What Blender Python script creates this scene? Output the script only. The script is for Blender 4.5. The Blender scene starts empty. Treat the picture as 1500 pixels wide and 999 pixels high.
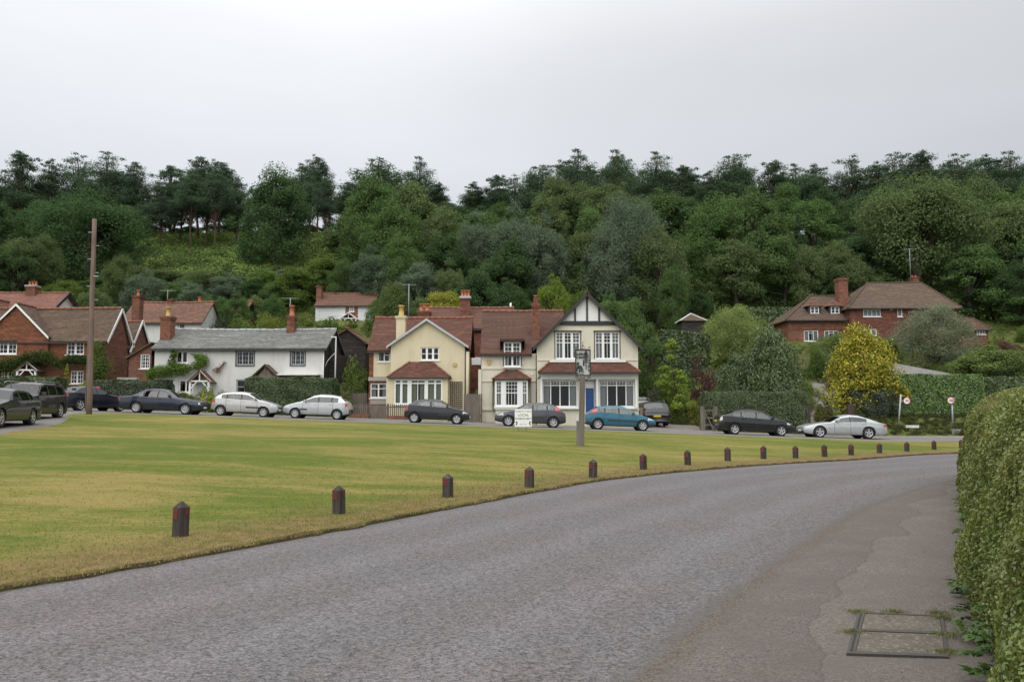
import bpy, math, random
import numpy as np
from math import sin, cos, tan, pi, radians, atan, atan2, sqrt, exp
random.seed(7); RNG = np.random.default_rng(11)
scn = bpy.context.scene
COL = scn.collection

# ------------------------------------------------------------------ camera
F = 1200.0; EYE = 1.7
PITCH = atan(103.5 / F)
cam = bpy.data.cameras.new("camera"); camo = bpy.data.objects.new("camera", cam); COL.objects.link(camo)
cam.sensor_width = 36.0; cam.lens = 36.0 * F / 1500.0; cam.clip_start = 0.05; cam.clip_end = 3000
camo.location = (0, 0, EYE); camo.rotation_euler = (pi / 2 + PITCH, 0, 0)
scn.camera = camo

# ------------------------------------------------------------------ world: overcast sky over a Nishita sky
SUN_EL, SUN_AZ = radians(52), radians(205)      # azimuth clockwise from +Y
wd = bpy.data.worlds.new("World"); scn.world = wd; wd.use_nodes = True
nt = wd.node_tree; nt.nodes.clear()
def wn(t, **k):
    n = nt.nodes.new(t)
    for a, b in k.items(): setattr(n, a, b)
    return n
wo = wn('ShaderNodeOutputWorld'); bg = wn('ShaderNodeBackground'); sky = wn('ShaderNodeTexSky')
sky.sky_type = 'NISHITA'; sky.sun_disc = False; sky.sun_elevation = SUN_EL; sky.sun_rotation = SUN_AZ; sky.dust_density = 3
tc = wn('ShaderNodeTexCoord'); sep = wn('ShaderNodeSeparateXYZ'); nt.links.new(tc.outputs['Generated'], sep.inputs[0])
def wm(op, a, b, clamp=False):
    n = wn('ShaderNodeMath', operation=op); n.use_clamp = clamp
    for i, v in enumerate((a, b)):
        if isinstance(v, (int, float)): n.inputs[i].default_value = v
        else: nt.links.new(v, n.inputs[i])
    return n.outputs[0]
ramp = wn('ShaderNodeValToRGB'); nt.links.new(sep.outputs['Z'], ramp.inputs[0])
cr = ramp.color_ramp
for p, c in ((0.0, (.60, .62, .66)), (0.22, (.64, .66, .70)), (0.42, (.77, .78, .805)), (0.7, (1.30, 1.32, 1.34)), (1.0, (2.05, 2.05, 2.05))):
    e = cr.elements.new(p) if p not in (0.0, 1.0) else cr.elements[0 if p == 0.0 else -1]
    e.color = (c[0], c[1], c[2], 1)
cn = wn('ShaderNodeTexNoise'); cn.inputs['Scale'].default_value = 1.6; cn.inputs['Detail'].default_value = 5; cn.inputs['Roughness'].default_value = .45
mp = wn('ShaderNodeMapping'); mp.inputs['Scale'].default_value = (1, 1, 3.0); mp.inputs['Location'].default_value = (3.1, .4, 1.2)
nt.links.new(tc.outputs['Generated'], mp.inputs[0]); nt.links.new(mp.outputs[0], cn.inputs['Vector'])
cl = wm('ADD', wm('MULTIPLY', cn.outputs[0], .34), .83)                     # 0.9..1.1 cloud mottling
lr = wm('ADD', 1.0, wm('MULTIPLY', sep.outputs['X'], -.16))                 # brighter to the left
bk = wm('ADD', 1.0, wm('MULTIPLY', wm('MAXIMUM', wm('MULTIPLY', sep.outputs['Y'], -1), 0), .8))   # sky brightened behind the camera, added to light the house fronts
gl = wm('POWER', wm('MAXIMUM', wm('ADD', wm('ADD', wm('MULTIPLY', sep.outputs['X'], -.27), wm('MULTIPLY', sep.outputs['Y'], .84)), wm('MULTIPLY', sep.outputs['Z'], .47)), 0), 14)
gl = wm('ADD', 1.0, wm('MULTIPLY', gl, .30))
tot = wm('MULTIPLY', wm('MULTIPLY', wm('MULTIPLY', cl, lr), bk), gl)
vm = wn('ShaderNodeVectorMath', operation='SCALE'); nt.links.new(ramp.outputs[0], vm.inputs[0]); nt.links.new(wm('MULTIPLY', tot, 10.0), vm.inputs['Scale'])
mx = wn('ShaderNodeMix', data_type='RGBA'); mx.inputs[0].default_value = .93
nt.links.new(sky.outputs[0], mx.inputs[6]); nt.links.new(vm.outputs[0], mx.inputs[7])
nt.links.new(mx.outputs[2], bg.inputs[0]); bg.inputs[1].default_value = 0.1
nt.links.new(bg.outputs[0], wo.inputs[0])
sl = bpy.data.lights.new("sun", 'SUN'); sl.energy = 1.2; sl.angle = radians(75); sl.color = (1, .96, .9)
so = bpy.data.objects.new("sun", sl); COL.objects.link(so)
sdir = (sin(SUN_AZ) * cos(SUN_EL), cos(SUN_AZ) * cos(SUN_EL), sin(SUN_EL))
from mathutils import Vector, Matrix
so.rotation_euler = Vector(sdir).to_track_quat('Z', 'Y').to_euler()
scn.view_settings.view_transform = 'Standard'; scn.view_settings.look = 'None'
scn.view_settings.exposure = 0.0; scn.view_settings.gamma = 1.0
cy = scn.cycles; cy.max_bounces = 5; cy.diffuse_bounces = 3; cy.glossy_bounces = 2; cy.transmission_bounces = 3; cy.transparent_max_bounces = 6
cy.caustics_reflective = False; cy.caustics_refractive = False
try: cy.use_denoising = True
except Exception: pass

# ------------------------------------------------------------------ projection of the photograph's measurements into the place
CT, ST = cos(PITCH), sin(PITCH)
def P(px, py, Y):
    dx, dy = (px - 750) / F, (499.5 - py) / F
    t = Y / (CT - dy * ST)
    return (dx * t, Y, EYE + (ST + dy * CT) * t)
def G(px, py, z=0.0):
    dx, dy = (px - 750) / F, (499.5 - py) / F
    t = (z - EYE) / (ST + dy * CT)
    return (dx * t, (CT - dy * ST) * t)
def PX(x, y, z):                                       # world -> photo pixel (for planning only)
    d = y * CT + (z - EYE) * ST; u = -y * ST + (z - EYE) * CT
    return 750 + F * x / d, 499.5 - F * u / d
def Zp(py, Y): return P(750, py, Y)[2]
def Xp(px, Y, py=550): return P(px, py, Y)[0]

# ------------------------------------------------------------------ noise + terrain
def sstep(t): t = np.clip(t, 0, 1); return t * t * (3 - 2 * t)
def catmull(pts, n):
    pts = np.array(pts, float); out = []
    P0 = np.vstack([2 * pts[0] - pts[1], pts, 2 * pts[-1] - pts[-2]])
    for i in range(len(pts) - 1):
        a, b, c, d = P0[i:i + 4]
        for k in range(n):
            t = k / n
            out.append(.5 * ((2 * b) + (-a + c) * t + (2 * a - 5 * b + 4 * c - d) * t * t + (-a + 3 * b - 3 * c + d) * t ** 3))
    out.append(pts[-1]); out = np.array(out)
    return out
def resample(c, step):
    d = np.r_[0, np.cumsum(np.linalg.norm(np.diff(c, axis=0), axis=1))]
    n = max(2, int(d[-1] / step) + 1); s = np.linspace(0, d[-1], n)
    return np.stack([np.interp(s, d, c[:, k]) for k in range(c.shape[1])], 1), s
FAR = catmull([(-16, -9), (-8.2, 3.2), G(0, 866), G(400, 796), G(700, 738), G(900, 702), G(1100, 683), G(1250, 674), G(1400, 664.5), (30, 37.3), (46, 41), (75, 44)], 24)
NEAR = catmull([(-7.5, -9), (-1.9, 0), G(930, 999), G(1010, 925), G(1100, 852), G(1250, 752), G(1330, 722), G(1408, 703), (17, 24.6), (26, 29), (44, 33.5), (75, 37)], 24)
def dist_far(x, y):
    x = np.asarray(x, float); y = np.asarray(y, float); sh = x.shape
    p = np.stack([x.ravel(), y.ravel()], 1); c = FAR[::4]
    best = np.full(len(p), 1e9); sg = np.ones(len(p))
    for a, b in zip(c[:-1], c[1:]):
        ab = b - a; t = np.clip(((p - a) @ ab) / (ab @ ab), 0, 1); q = a + t[:, None] * ab
        d = np.linalg.norm(p - q, axis=1); s = ab[0] * (p[:, 1] - a[1]) - ab[1] * (p[:, 0] - a[0])
        m = d < best; best[m] = d[m]; sg[m] = np.sign(s[m])
    return (best * sg).reshape(sh)
def wav(x, y):
    return (np.sin(x * .13 + 1.3) * np.cos(y * .11 - .4) + .5 * np.sin(x * .31 - y * .22 + 2.1) + .25 * np.sin(x * .73 + y * .57))
def lane_z(x): return np.clip(.81 - .0364 * np.asarray(x, float), .04, 1.78)
def gz(x, y):
    x = np.asarray(x, float); y = np.asarray(y, float)
    d = dist_far(x, y) if np.any(y < 60) else np.full(x.shape, 99.)
    L = lane_z(x)
    u = np.clip((y - 10) / 36, 0, 1) ** .7
    g = .05 * sstep(d / .4) + (L - .05) * u * sstep(d / 10)
    g = np.where(d <= 0, 0, g)
    g = g + np.where(d > 1, .025 * wav(x * 2.2, y * 2.2) * sstep((d - 1) / 4) * (y < 44), 0)
    g = g + .045 * np.clip(y - 52.5, 0, 10)
    bank = sstep((x - 21.5) / 2) * sstep((y - 52.6) / 3.4) * 1.15
    g = g + bank
    h1 = np.clip(y - 62, 0, 33) * .30; h2 = np.clip(y - 95, 0, 62) * .385
    h3 = np.clip(y - 157, 0, 13); h3 = .385 * (h3 - h3 * h3 / 26); h4 = np.clip(y - 172, 0, 1e4) * -.10
    hill = h1 + h2 + h3 + h4
    g = g + hill + .5 * wav(x, y) * sstep((y - 66) / 20)
    g = np.maximum(g, -6 - .0 * y) if np.any(y > 300) else g
    return g
def gzf(x, y): return float(gz(np.array([x]), np.array([y]))[0])

# ------------------------------------------------------------------ materials
def newmat(name):
    m = bpy.data.materials.new(name); m.use_nodes = True; t = m.node_tree; t.nodes.clear()
    return m, t
class NT:
    def __init__(s, t): s.t = t
    def n(s, typ, ins=None, **k):
        n = s.t.nodes.new(typ)
        for a, b in k.items(): setattr(n, a, b)
        for a, b in (ins or {}).items():
            if hasattr(b, 'is_output') or hasattr(b, 'links'): s.t.links.new(b, n.inputs[a])
            else: n.inputs[a].default_value = b
        return n
    def noise(s, vec, scale, detail=3, rough=.55, dist=0):
        return s.n('ShaderNodeTexNoise', {'Vector': vec, 'Scale': scale, 'Detail': detail, 'Roughness': rough, 'Distortion': dist}).outputs[0]
    def math(s, op, a, b=0.0, clamp=False):
        n = s.n('ShaderNodeMath', {0: a, 1: b}, operation=op); n.use_clamp = clamp; return n.outputs[0]
    def rng(s, v, a, b, c=0., d=1.):
        return s.n('ShaderNodeMapRange', {0: v, 1: a, 2: b, 3: c, 4: d}).outputs[0]
    def mix(s, f, a, b, mode='MIX'):
        n = s.n('ShaderNodeMix', data_type='RGBA', blend_type=mode)
        for i, v in ((0, f), (6, a), (7, b)):
            if hasattr(v, 'links'): s.t.links.new(v, n.inputs[i])
            elif i == 0: n.inputs[0].default_value = v
            else: n.inputs[i].default_value = (v[0], v[1], v[2], 1)
        return n.outputs[2]
    def bump(s, h, strength=.5, dist=.02):
        return s.n('ShaderNodeBump', {'Height': h, 'Strength': strength, 'Distance': dist}).outputs[0]
    def map(s, vec, sc): return s.n('ShaderNodeMapping', {'Vector': vec, 'Scale': sc}).outputs[0]
    def out(s, col, rough=.8, nrm=None, metal=0., coat=0., spec=.5, emit=None):
        b = s.n('ShaderNodeBsdfPrincipled')
        for k, v in (('Base Color', col), ('Roughness', rough), ('Metallic', metal), ('Coat Weight', coat), ('Specular IOR Level', spec)):
            if hasattr(v, 'links'): s.t.links.new(v, b.inputs[k])
            elif k == 'Base Color': b.inputs[k].default_value = (v[0], v[1], v[2], 1)
            else: b.inputs[k].default_value = v
        if nrm is not None: s.t.links.new(nrm, b.inputs['Normal'])
        o = s.n('ShaderNodeOutputMaterial', {0: b.outputs[0]}); return b
def lum(c, k): return tuple(x * k for x in c)
def plain(name, c, rough=.7, var=.12, scale=3., metal=0., coat=0., bump=0., spec=.5, stain=0., stainc=(.1, .09, .07)):
    m, t = newmat(name); s = NT(t); pos = s.n('ShaderNodeNewGeometry').outputs['Position']
    n1 = s.noise(pos, scale, 5); n2 = s.noise(pos, scale * 9, 2)
    f = s.math('ADD', s.math('MULTIPLY', n1, .65), s.math('MULTIPLY', n2, .35))
    col = s.mix(s.rng(f, .3, .7), lum(c, 1 - var), lum(c, 1 + var))
    if stain:
        st = s.noise(s.map(pos, (1.5, 1.5, .35)), 1.3, 6, .65)
        col = s.mix(s.math('MULTIPLY', s.rng(st, .5, .78), stain), col, stainc)
    s.out(col, rough, s.bump(n2, .35, bump) if bump else None, metal, coat, spec)
    return m
def masonry(name, c1, c2, mortar, bw, bh, ms=.01, patch=.35, patchc=None, pscale=.7, rough=.85, bump=.015, offs=.5, streak=True):
    m, t = newmat(name); s = NT(t)
    uv = s.n('ShaderNodeTexCoord').outputs['UV']; pos = s.n('ShaderNodeNewGeometry').outputs['Position']
    b = s.n('ShaderNodeTexBrick', {'Vector': uv, 'Color1': (*c1, 1), 'Color2': (*c2, 1), 'Mortar': (*mortar, 1), 'Scale': 1.0, 'Mortar Size': ms, 'Mortar Smooth': .3, 'Bias': 0.0, 'Brick Width': bw, 'Row Height': bh})
    b.offset = offs
    col = b.outputs[0]
    n1 = s.noise(pos, pscale, 6, .65); n2 = s.noise(s.map(uv, (1 / bw, 1 / bh, 1)), .9, 2, .6)
    col = s.mix(s.math('MULTIPLY', s.rng(n1, .45, .68), patch), col, patchc or lum(c1, .55))
    if streak:
        n3 = s.noise(s.map(uv, (.5, 2.6, 1)), 1., 4, .8); n4 = s.noise(s.map(uv, (1.7, 3.2, 1)), 1.3, 4, .75)
        col = s.mix(s.rng(n3, .48, .62, .0, .7), col, lum(c1, 1.6)); col = s.mix(s.rng(n4, .47, .64, 0, .75), col, lum(c2, .45))
    col = s.mix(s.rng(n2, .3, .7, 0, .5), col, lum(c1, .6))
    s.out(col, rough, s.bump(s.math('SUBTRACT', 1.0, b.outputs[1]), .6, bump), spec=.3)
    return m
MT = {}
MT['brick'] = masonry('red_brick', (.24, .092, .055), (.17, .068, .045), (.26, .2, .15), .225, .075, .009, .3)
MT['brick_dark'] = masonry('old_brick', (.22, .085, .052), (.14, .06, .042), (.2, .16, .12), .225, .075, .009, .45)
MT['tilehung'] = masonry('tile_hung', (.26, .098, .05), (.17, .068, .04), (.08, .035, .022), .165, .13, .010, .4, (.16, .065, .04))
MT['tilehung_dull'] = masonry('tile_hung_dull', (.20, .080, .052), (.15, .062, .042), (.09, .04, .03), .165, .13, .010, .4, (.14, .06, .045))
MT['clay'] = masonry('clay_tile', (.118, .058, .040), (.080, .045, .034), (.06, .03, .022), .17, .15, .012, .45, (.10, .06, .04))
MT['clay_bright'] = masonry('clay_tile_bright', (.142, .061, .040), (.090, .046, .035), (.07, .03, .02), .17, .14, .012, .35, (.11, .055, .035))
MT['clay_brown'] = masonry('clay_tile_brown', (.125, .082, .058), (.095, .066, .048), (.045, .03, .022), .17, .15, .012, .4, (.13, .10, .05))
MT['clay_old'] = masonry('clay_tile_old', (.19, .09, .06), (.125, .075, .055), (.05, .035, .025), .17, .15, .012, .55, (.10, .085, .05))
MT['clay_pink'] = masonry('clay_tile_pink', (.21, .095, .068), (.175, .082, .062), (.12, .06, .045), .17, .15, .012, .3, (.17, .09, .07))
MT['slate'] = masonry('stone_slate', (.185, .187, .175), (.12, .122, .117), (.06, .06, .055), .30, .24, .018, .5, (.11, .115, .095), 1.1)
MT['weatherboard_dark'] = masonry('dark_board', (.05, .042, .036), (.035, .03, .027), (.01, .009, .008), 6., .18, .014, .3)
MT['weatherboard_white'] = masonry('white_board', (.74, .75, .74), (.68, .69, .69), (.28, .29, .30), 9., .2, .02, .1, (.5, .52, .48), streak=False)
MT['ridge'] = plain('ridge_tile', (.22, .088, .056), .8, .25, 4)
MT['ridge_grey'] = plain('ridge_grey', (.36, .37, .37), .8, .25, 4)
MT['white'] = plain('white_paint', (.78, .78, .76), .5, .04, 2)
MT['limewash'] = plain('limewash', (.60, .595, .57), .9, .06, 1.2, bump=.01, stain=.6, stainc=(.42, .40, .35))
MT['cream'] = plain('cream_render', (.62, .55, .375), .9, .05, 1.2, bump=.012, stain=.5, stainc=(.45, .38, .25))
MT['ivory'] = plain('ivory_render', (.63, .59, .475), .9, .05, 1.2, bump=.02, stain=.55, stainc=(.5, .45, .34))
MT['black'] = plain('black_paint', (.02, .02, .022), .5, .2, 3)
MT['darkbrown'] = plain('dark_brown_paint', (.05, .028, .02), .6, .2, 3)
MT['blue_door'] = plain('blue_paint', (.015, .07, .24), .4, .08, 3)
MT['curtain'] = plain('curtain', (.38, .40, .26), .9, .2, 9)
MT['net'] = plain('net_curtain', (.48, .49, .49), .9, .12, 9)
MT['redcurtain'] = plain('red_curtain', (.17, .05, .045), .9, .2, 9)
MT['pot'] = plain('chimney_pot', (.42, .14, .07), .8, .15, 6)
MT['pot_buff'] = plain('buff_pot', (.50, .34, .13), .8, .25, 6)
MT['metal'] = plain('grey_metal', (.42, .43, .44), .45, .08, 3, metal=.6)
MT['galv'] = plain('galvanised', (.38, .40, .42), .5, .1, 3, metal=.3)
MT['gutter'] = plain('gutter_dark', (.03, .028, .027), .5, .1)
MT['wood'] = plain('weathered_wood', (.17, .135, .11), .9, .28, 5, bump=.02)
MT['wood_light'] = plain('light_wood', (.33, .26, .18), .85, .15, 6)
MT['concrete'] = plain('concrete', (.34, .32, .29), .9, .12, 5, bump=.01)
MT['lead'] = plain('lead_flashing', (.42, .43, .45), .6, .15, 4)
MT['interior'] = plain('room_shade_black', (.03, .028, .026), .9, .1)  # near-black colour standing in for the shade of unlit rooms

def m_pole(name, c, c2):
    m, t = newmat(name); s = NT(t); pos = s.n('ShaderNodeNewGeometry').outputs['Position']
    n = s.noise(s.map(pos, (14, 14, .7)), 1.0, 4, .6); n2 = s.noise(s.map(pos, (1, 1, .4)), 1.5, 3)
    col = s.mix(s.rng(n, .3, .7), c, c2); col = s.mix(s.rng(n2, .4, .7, 0, .5), col, lum(c, .6))
    s.out(col, .9, s.bump(n, .6, .02), spec=.2); return m
MT['pole'] = m_pole('pole_wood', (.14, .095, .075), (.24, .185, .15))
MT['oak'] = m_pole('grey_oak', (.13, .11, .095), (.24, .205, .175))
MT['bollardwood'] = m_pole('bollard_wood', (.035, .030, .028), (.095, .082, .072))
MT['picket'] = m_pole('picket_wood', (.12, .10, .085), (.22, .185, .155))

def m_glass():
    m, t = newmat('window_glass'); s = NT(t)
    fr = s.n('ShaderNodeFresnel', {'IOR': 1.5}).outputs[0]
    tr = s.n('ShaderNodeBsdfTransparent', {'Color': (.72, .76, .75, 1)}); gl = s.n('ShaderNodeBsdfGlossy', {'Roughness': .03, 'Color': (.9, .9, .9, 1)})
    mi = s.n('ShaderNodeMixShader', {0: s.math('MULTIPLY', fr, .8), 1: tr.outputs[0], 2: gl.outputs[0]})
    s.n('ShaderNodeOutputMaterial', {0: mi.outputs[0]}); return m
MT['glass'] = m_glass()

def m_leaf(name, trans=.32, tint=(1, 1, 1), nscale=.55, amp=.36, gloss=.0, alt=None, altamt=.0, altri=.35):
    m, t = newmat(name); s = NT(t)
    oi = s.n('ShaderNodeObjectInfo'); geo = s.n('ShaderNodeNewGeometry')
    base = oi.outputs['Color']; pos = geo.outputs['Position']; ri = geo.outputs['Random Per Island']
    n = s.noise(pos, nscale, 3, .6)
    f = s.math('ADD', s.math('MULTIPLY', s.rng(n, .3, .7), .55), s.math('MULTIPLY', ri, .45))
    dark = s.mix(1.0, base, (1 - amp, 1 - amp * .92, 1 - amp * .8), 'MULTIPLY')
    lite = s.mix(1.0, base, (1 + amp * 1.25, 1 + amp * 1.15, 1 + amp * .5), 'MULTIPLY')
    col = s.mix(f, dark, lite)
    if alt is not None:
        w = s.noise(pos, nscale * 1.7, 3, .6)
        k = s.math('MULTIPLY', s.rng(s.math('ADD', w, s.math('MULTIPLY', ri, altri)), .52, .75), altamt)
        col = s.mix(k, col, alt)
    d = s.n('ShaderNodeBsdfDiffuse', {'Color': col})
    tr = s.n('ShaderNodeBsdfTranslucent', {'Color': col})
    mi = s.n('ShaderNodeMixShader', {0: trans, 1: d.outputs[0], 2: tr.outputs[0]}).outputs[0]
    if gloss:
        g = s.n('ShaderNodeBsdfGlossy', {'Roughness': .38, 'Color': (.9, .95, 1, 1)})
        mi = s.n('ShaderNodeMixShader', {0: gloss, 1: mi, 2: g.outputs[0]}).outputs[0]
    s.n('ShaderNodeOutputMaterial', {0: mi}); return m
MT['leaf'] = m_leaf('foliage')
MT['leaf_gold'] = m_leaf('foliage_golden', alt=(.62, .54, .09), altamt=.9, nscale=2.3, amp=.6, altri=.28)
MT['leaf_hedge'] = m_leaf('foliage_hedge', gloss=.05, nscale=1.4, alt=(.25, .17, .045), altamt=.0)
MT['leaf_near'] = m_leaf('foliage_privet', gloss=.05, nscale=1.1, amp=.38, alt=(.24, .20, .05), altamt=.35, trans=.3)
MT['bark'] = m_pole('bark', (.05, .04, .032), (.10, .082, .066))
MT['bark_pine'] = m_pole('bark_pine', (.07, .046, .036), (.125, .078, .054))

# ------------------------------------------------------------------ mesh building
class MB:
    def __init__(s): s.v = []; s.f = []; s.m = []; s.sm = []
    def vert(s, p): s.v.append(tuple(p)); return len(s.v) - 1
    def face(s, pts, m=0, sm=False):
        i0 = len(s.v); s.v.extend(tuple(p) for p in pts); s.f.append(tuple(range(i0, i0 + len(pts)))); s.m.append(m); s.sm.append(sm)
    def box(s, x0, x1, y0, y1, z0, z1, m=0):
        i = len(s.v)
        s.v += [(x0, y0, z0), (x1, y0, z0), (x1, y1, z0), (x0, y1, z0), (x0, y0, z1), (x1, y0, z1), (x1, y1, z1), (x0, y1, z1)]
        for q in ((0, 3, 2, 1), (4, 5, 6, 7), (0, 1, 5, 4), (1, 2, 6, 5), (2, 3, 7, 6), (3, 0, 4, 7)):
            s.f.append(tuple(i + k for k in q)); s.m.append(m); s.sm.append(False)
    def prism(s, pts, off, m=0):                       # polygon pts (3D) extruded by vector off
        n = len(pts); i = len(s.v)
        s.v += [tuple(p) for p in pts] + [(p[0] + off[0], p[1] + off[1], p[2] + off[2]) for p in pts]
        s.f.append(tuple(range(i, i + n))); s.f.append(tuple(range(i + 2 * n - 1, i + n - 1, -1)))
        for k in range(n):
            j = (k + 1) % n; s.f.append((i + k, i + n + k, i + n + j, i + j))
        s.m += [m] * (n + 2); s.sm += [False] * (n + 2)
    def bar(s, p, q, w, h=None, m=0, up=(0, 0, 1)):    # rectangular bar between two points
        h = h or w; p = Vector(p); q = Vector(q); d = (q - p).normalized(); u = Vector(up)
        a = d.cross(u)
        if a.length < 1e-3: a = d.cross(Vector((0, 1, 0)))
        a.normalize(); b = a.cross(d).normalized()
        c = [a * (sx * w / 2) + b * (sz * h / 2) for sx, sz in ((-1, -1), (1, -1), (1, 1), (-1, 1))]
        s.prism([tuple(p + k) for k in c], tuple(q - p), m)
    def tube(s, pts, rad, n=8, m=0, cap=True):
        pts = [Vector(p) for p in pts]; k = len(pts)
        if not hasattr(rad, '__len__'): rad = [rad] * k
        i0 = len(s.v); ref = Vector((0.03, 1, 0.05)).normalized()
        for j, p in enumerate(pts):
            d = (pts[min(j + 1, k - 1)] - pts[max(j - 1, 0)]).normalized()
            a = d.cross(ref)
            if a.length < .1: a = d.cross(Vector((1, 0, 0)))
            a.normalize(); b = d.cross(a)
            for i in range(n):
                t = 2 * pi * i / n; s.v.append(tuple(p + (a * cos(t) + b * sin(t)) * rad[j]))
        for j in range(k - 1):
            for i in range(n):
                i2 = (i + 1) % n; s.f.append((i0 + j * n + i, i0 + j * n + i2, i0 + (j + 1) * n + i2, i0 + (j + 1) * n + i)); s.m.append(m); s.sm.append(True)
        if cap:
            s.f.append(tuple(i0 + n - 1 - i for i in range(n))); s.f.append(tuple(i0 + (k - 1) * n + i for i in range(n))); s.m += [m, m]; s.sm += [False, False]
    def slab(s, q, th, m=0):                           # roof slab: quad q (outer face) thickened downwards
        a, b, c = Vector(q[0]), Vector(q[1]), Vector(q[2]); n = (b - a).cross(c - a).normalized()
        if n.z < 0: n = -n
        s.prism(q, tuple(-n * th), m)
    def build(s, name, mats, parent=None, loc=None):
        if not isinstance(mats, (list, tuple)): mats = [mats]
        o3 = Vector(loc) if loc is not None else (root_loc(parent) if parent else Vector((0, 0, 0)))
        me = bpy.data.meshes.new(name)
        me.from_pydata([(x - o3.x, y - o3.y, z - o3.z) for x, y, z in s.v], [], s.f)
        for mt in mats: me.materials.append(MT[mt] if isinstance(mt, str) else mt)
        me.polygons.foreach_set('material_index', s.m); me.polygons.foreach_set('use_smooth', s.sm)
        uv = me.uv_layers.new(name='UVMap'); D = np.empty((len(me.loops), 2)); k = 0
        for p, f in zip(me.polygons, s.f):
            n = p.normal
            if abs(n.z) > .96: u = Vector((1, 0, 0)); w = Vector((0, 1, 0))
            else:
                u = Vector((-n.y, n.x, 0)).normalized(); w = n.cross(u)
                if w.z < 0: w = -w
            for i in f:
                c = s.v[i]; D[k, 0] = c[0] * u.x + c[1] * u.y + c[2] * u.z; D[k, 1] = c[0] * w.x + c[1] * w.y + c[2] * w.z; k += 1
        uv.data.foreach_set('uv', D.ravel()); me.update()
        o = bpy.data.objects.new(name, me); COL.objects.link(o)
        if parent: o.parent = parent
        elif loc is not None: o.location = loc
        return o
def root_loc(o):
    v = Vector((0, 0, 0))
    while o: v += Vector(o.location); o = o.parent
    return v
def tag(o, label=None, cat=None, group=None, kind=None):
    for k, v in (('label', label), ('category', cat), ('group', group), ('kind', kind)):
        if v: o[k] = v
    return o
def thing(name, loc, label, cat, group=None, rz=0):
    o = bpy.data.objects.new(name, None); COL.objects.link(o); o.location = loc; o.rotation_euler = (0, 0, rz); o.empty_display_size = .2
    return tag(o, label, cat, group)
def copy_tree(o, parent=None):
    c = o.copy(); COL.objects.link(c)
    if parent: c.parent = parent
    for ch in o.children: copy_tree(ch, c)
    return c
def npmesh(name, co, nper, mat, smooth=False, uvs=None):            # co: (N*nper,3), faces of nper verts in order
    N = len(co) // nper; me = bpy.data.meshes.new(name)
    me.vertices.add(len(co)); me.vertices.foreach_set('co', np.ascontiguousarray(co, dtype=np.float32).ravel())
    me.loops.add(N * nper); me.loops.foreach_set('vertex_index', np.arange(N * nper, dtype=np.int32))
    me.polygons.add(N); me.polygons.foreach_set('loop_start', np.arange(0, N * nper, nper, dtype=np.int32))
    try: me.polygons.foreach_set('loop_total', np.full(N, nper, dtype=np.int32))
    except Exception: pass
    me.materials.append(MT[mat] if isinstance(mat, str) else mat); me.update(calc_edges=True); return me
def gridmesh(name, X, mat, uv=None, smooth=True):                    # X: (r,c,3)
    r, c, _ = X.shape; me = bpy.data.meshes.new(name); me.vertices.add(r * c)
    me.vertices.foreach_set('co', np.ascontiguousarray(X, dtype=np.float32).ravel())
    i = np.arange(r * c).reshape(r, c); q = np.stack([i[:-1, :-1], i[:-1, 1:], i[1:, 1:], i[1:, :-1]], -1).reshape(-1, 4)
    N = len(q); me.loops.add(N * 4); me.loops.foreach_set('vertex_index', q.ravel().astype(np.int32))
    me.polygons.add(N); me.polygons.foreach_set('loop_start', np.arange(0, N * 4, 4, dtype=np.int32))
    try: me.polygons.foreach_set('loop_total', np.full(N, 4, dtype=np.int32))
    except Exception: pass
    me.polygons.foreach_set('use_smooth', np.ones(N, bool) if smooth else np.zeros(N, bool))
    me.materials.append(mat if not isinstance(mat, str) else MT[mat]); me.update(calc_edges=True)
    if uv is not None:
        l = me.uv_layers.new(name='UVMap'); l.data.foreach_set('uv', uv.reshape(-1, 2)[q.ravel()].astype(np.float32).ravel())
    o = bpy.data.objects.new(name, me); COL.objects.link(o); return o
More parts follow.
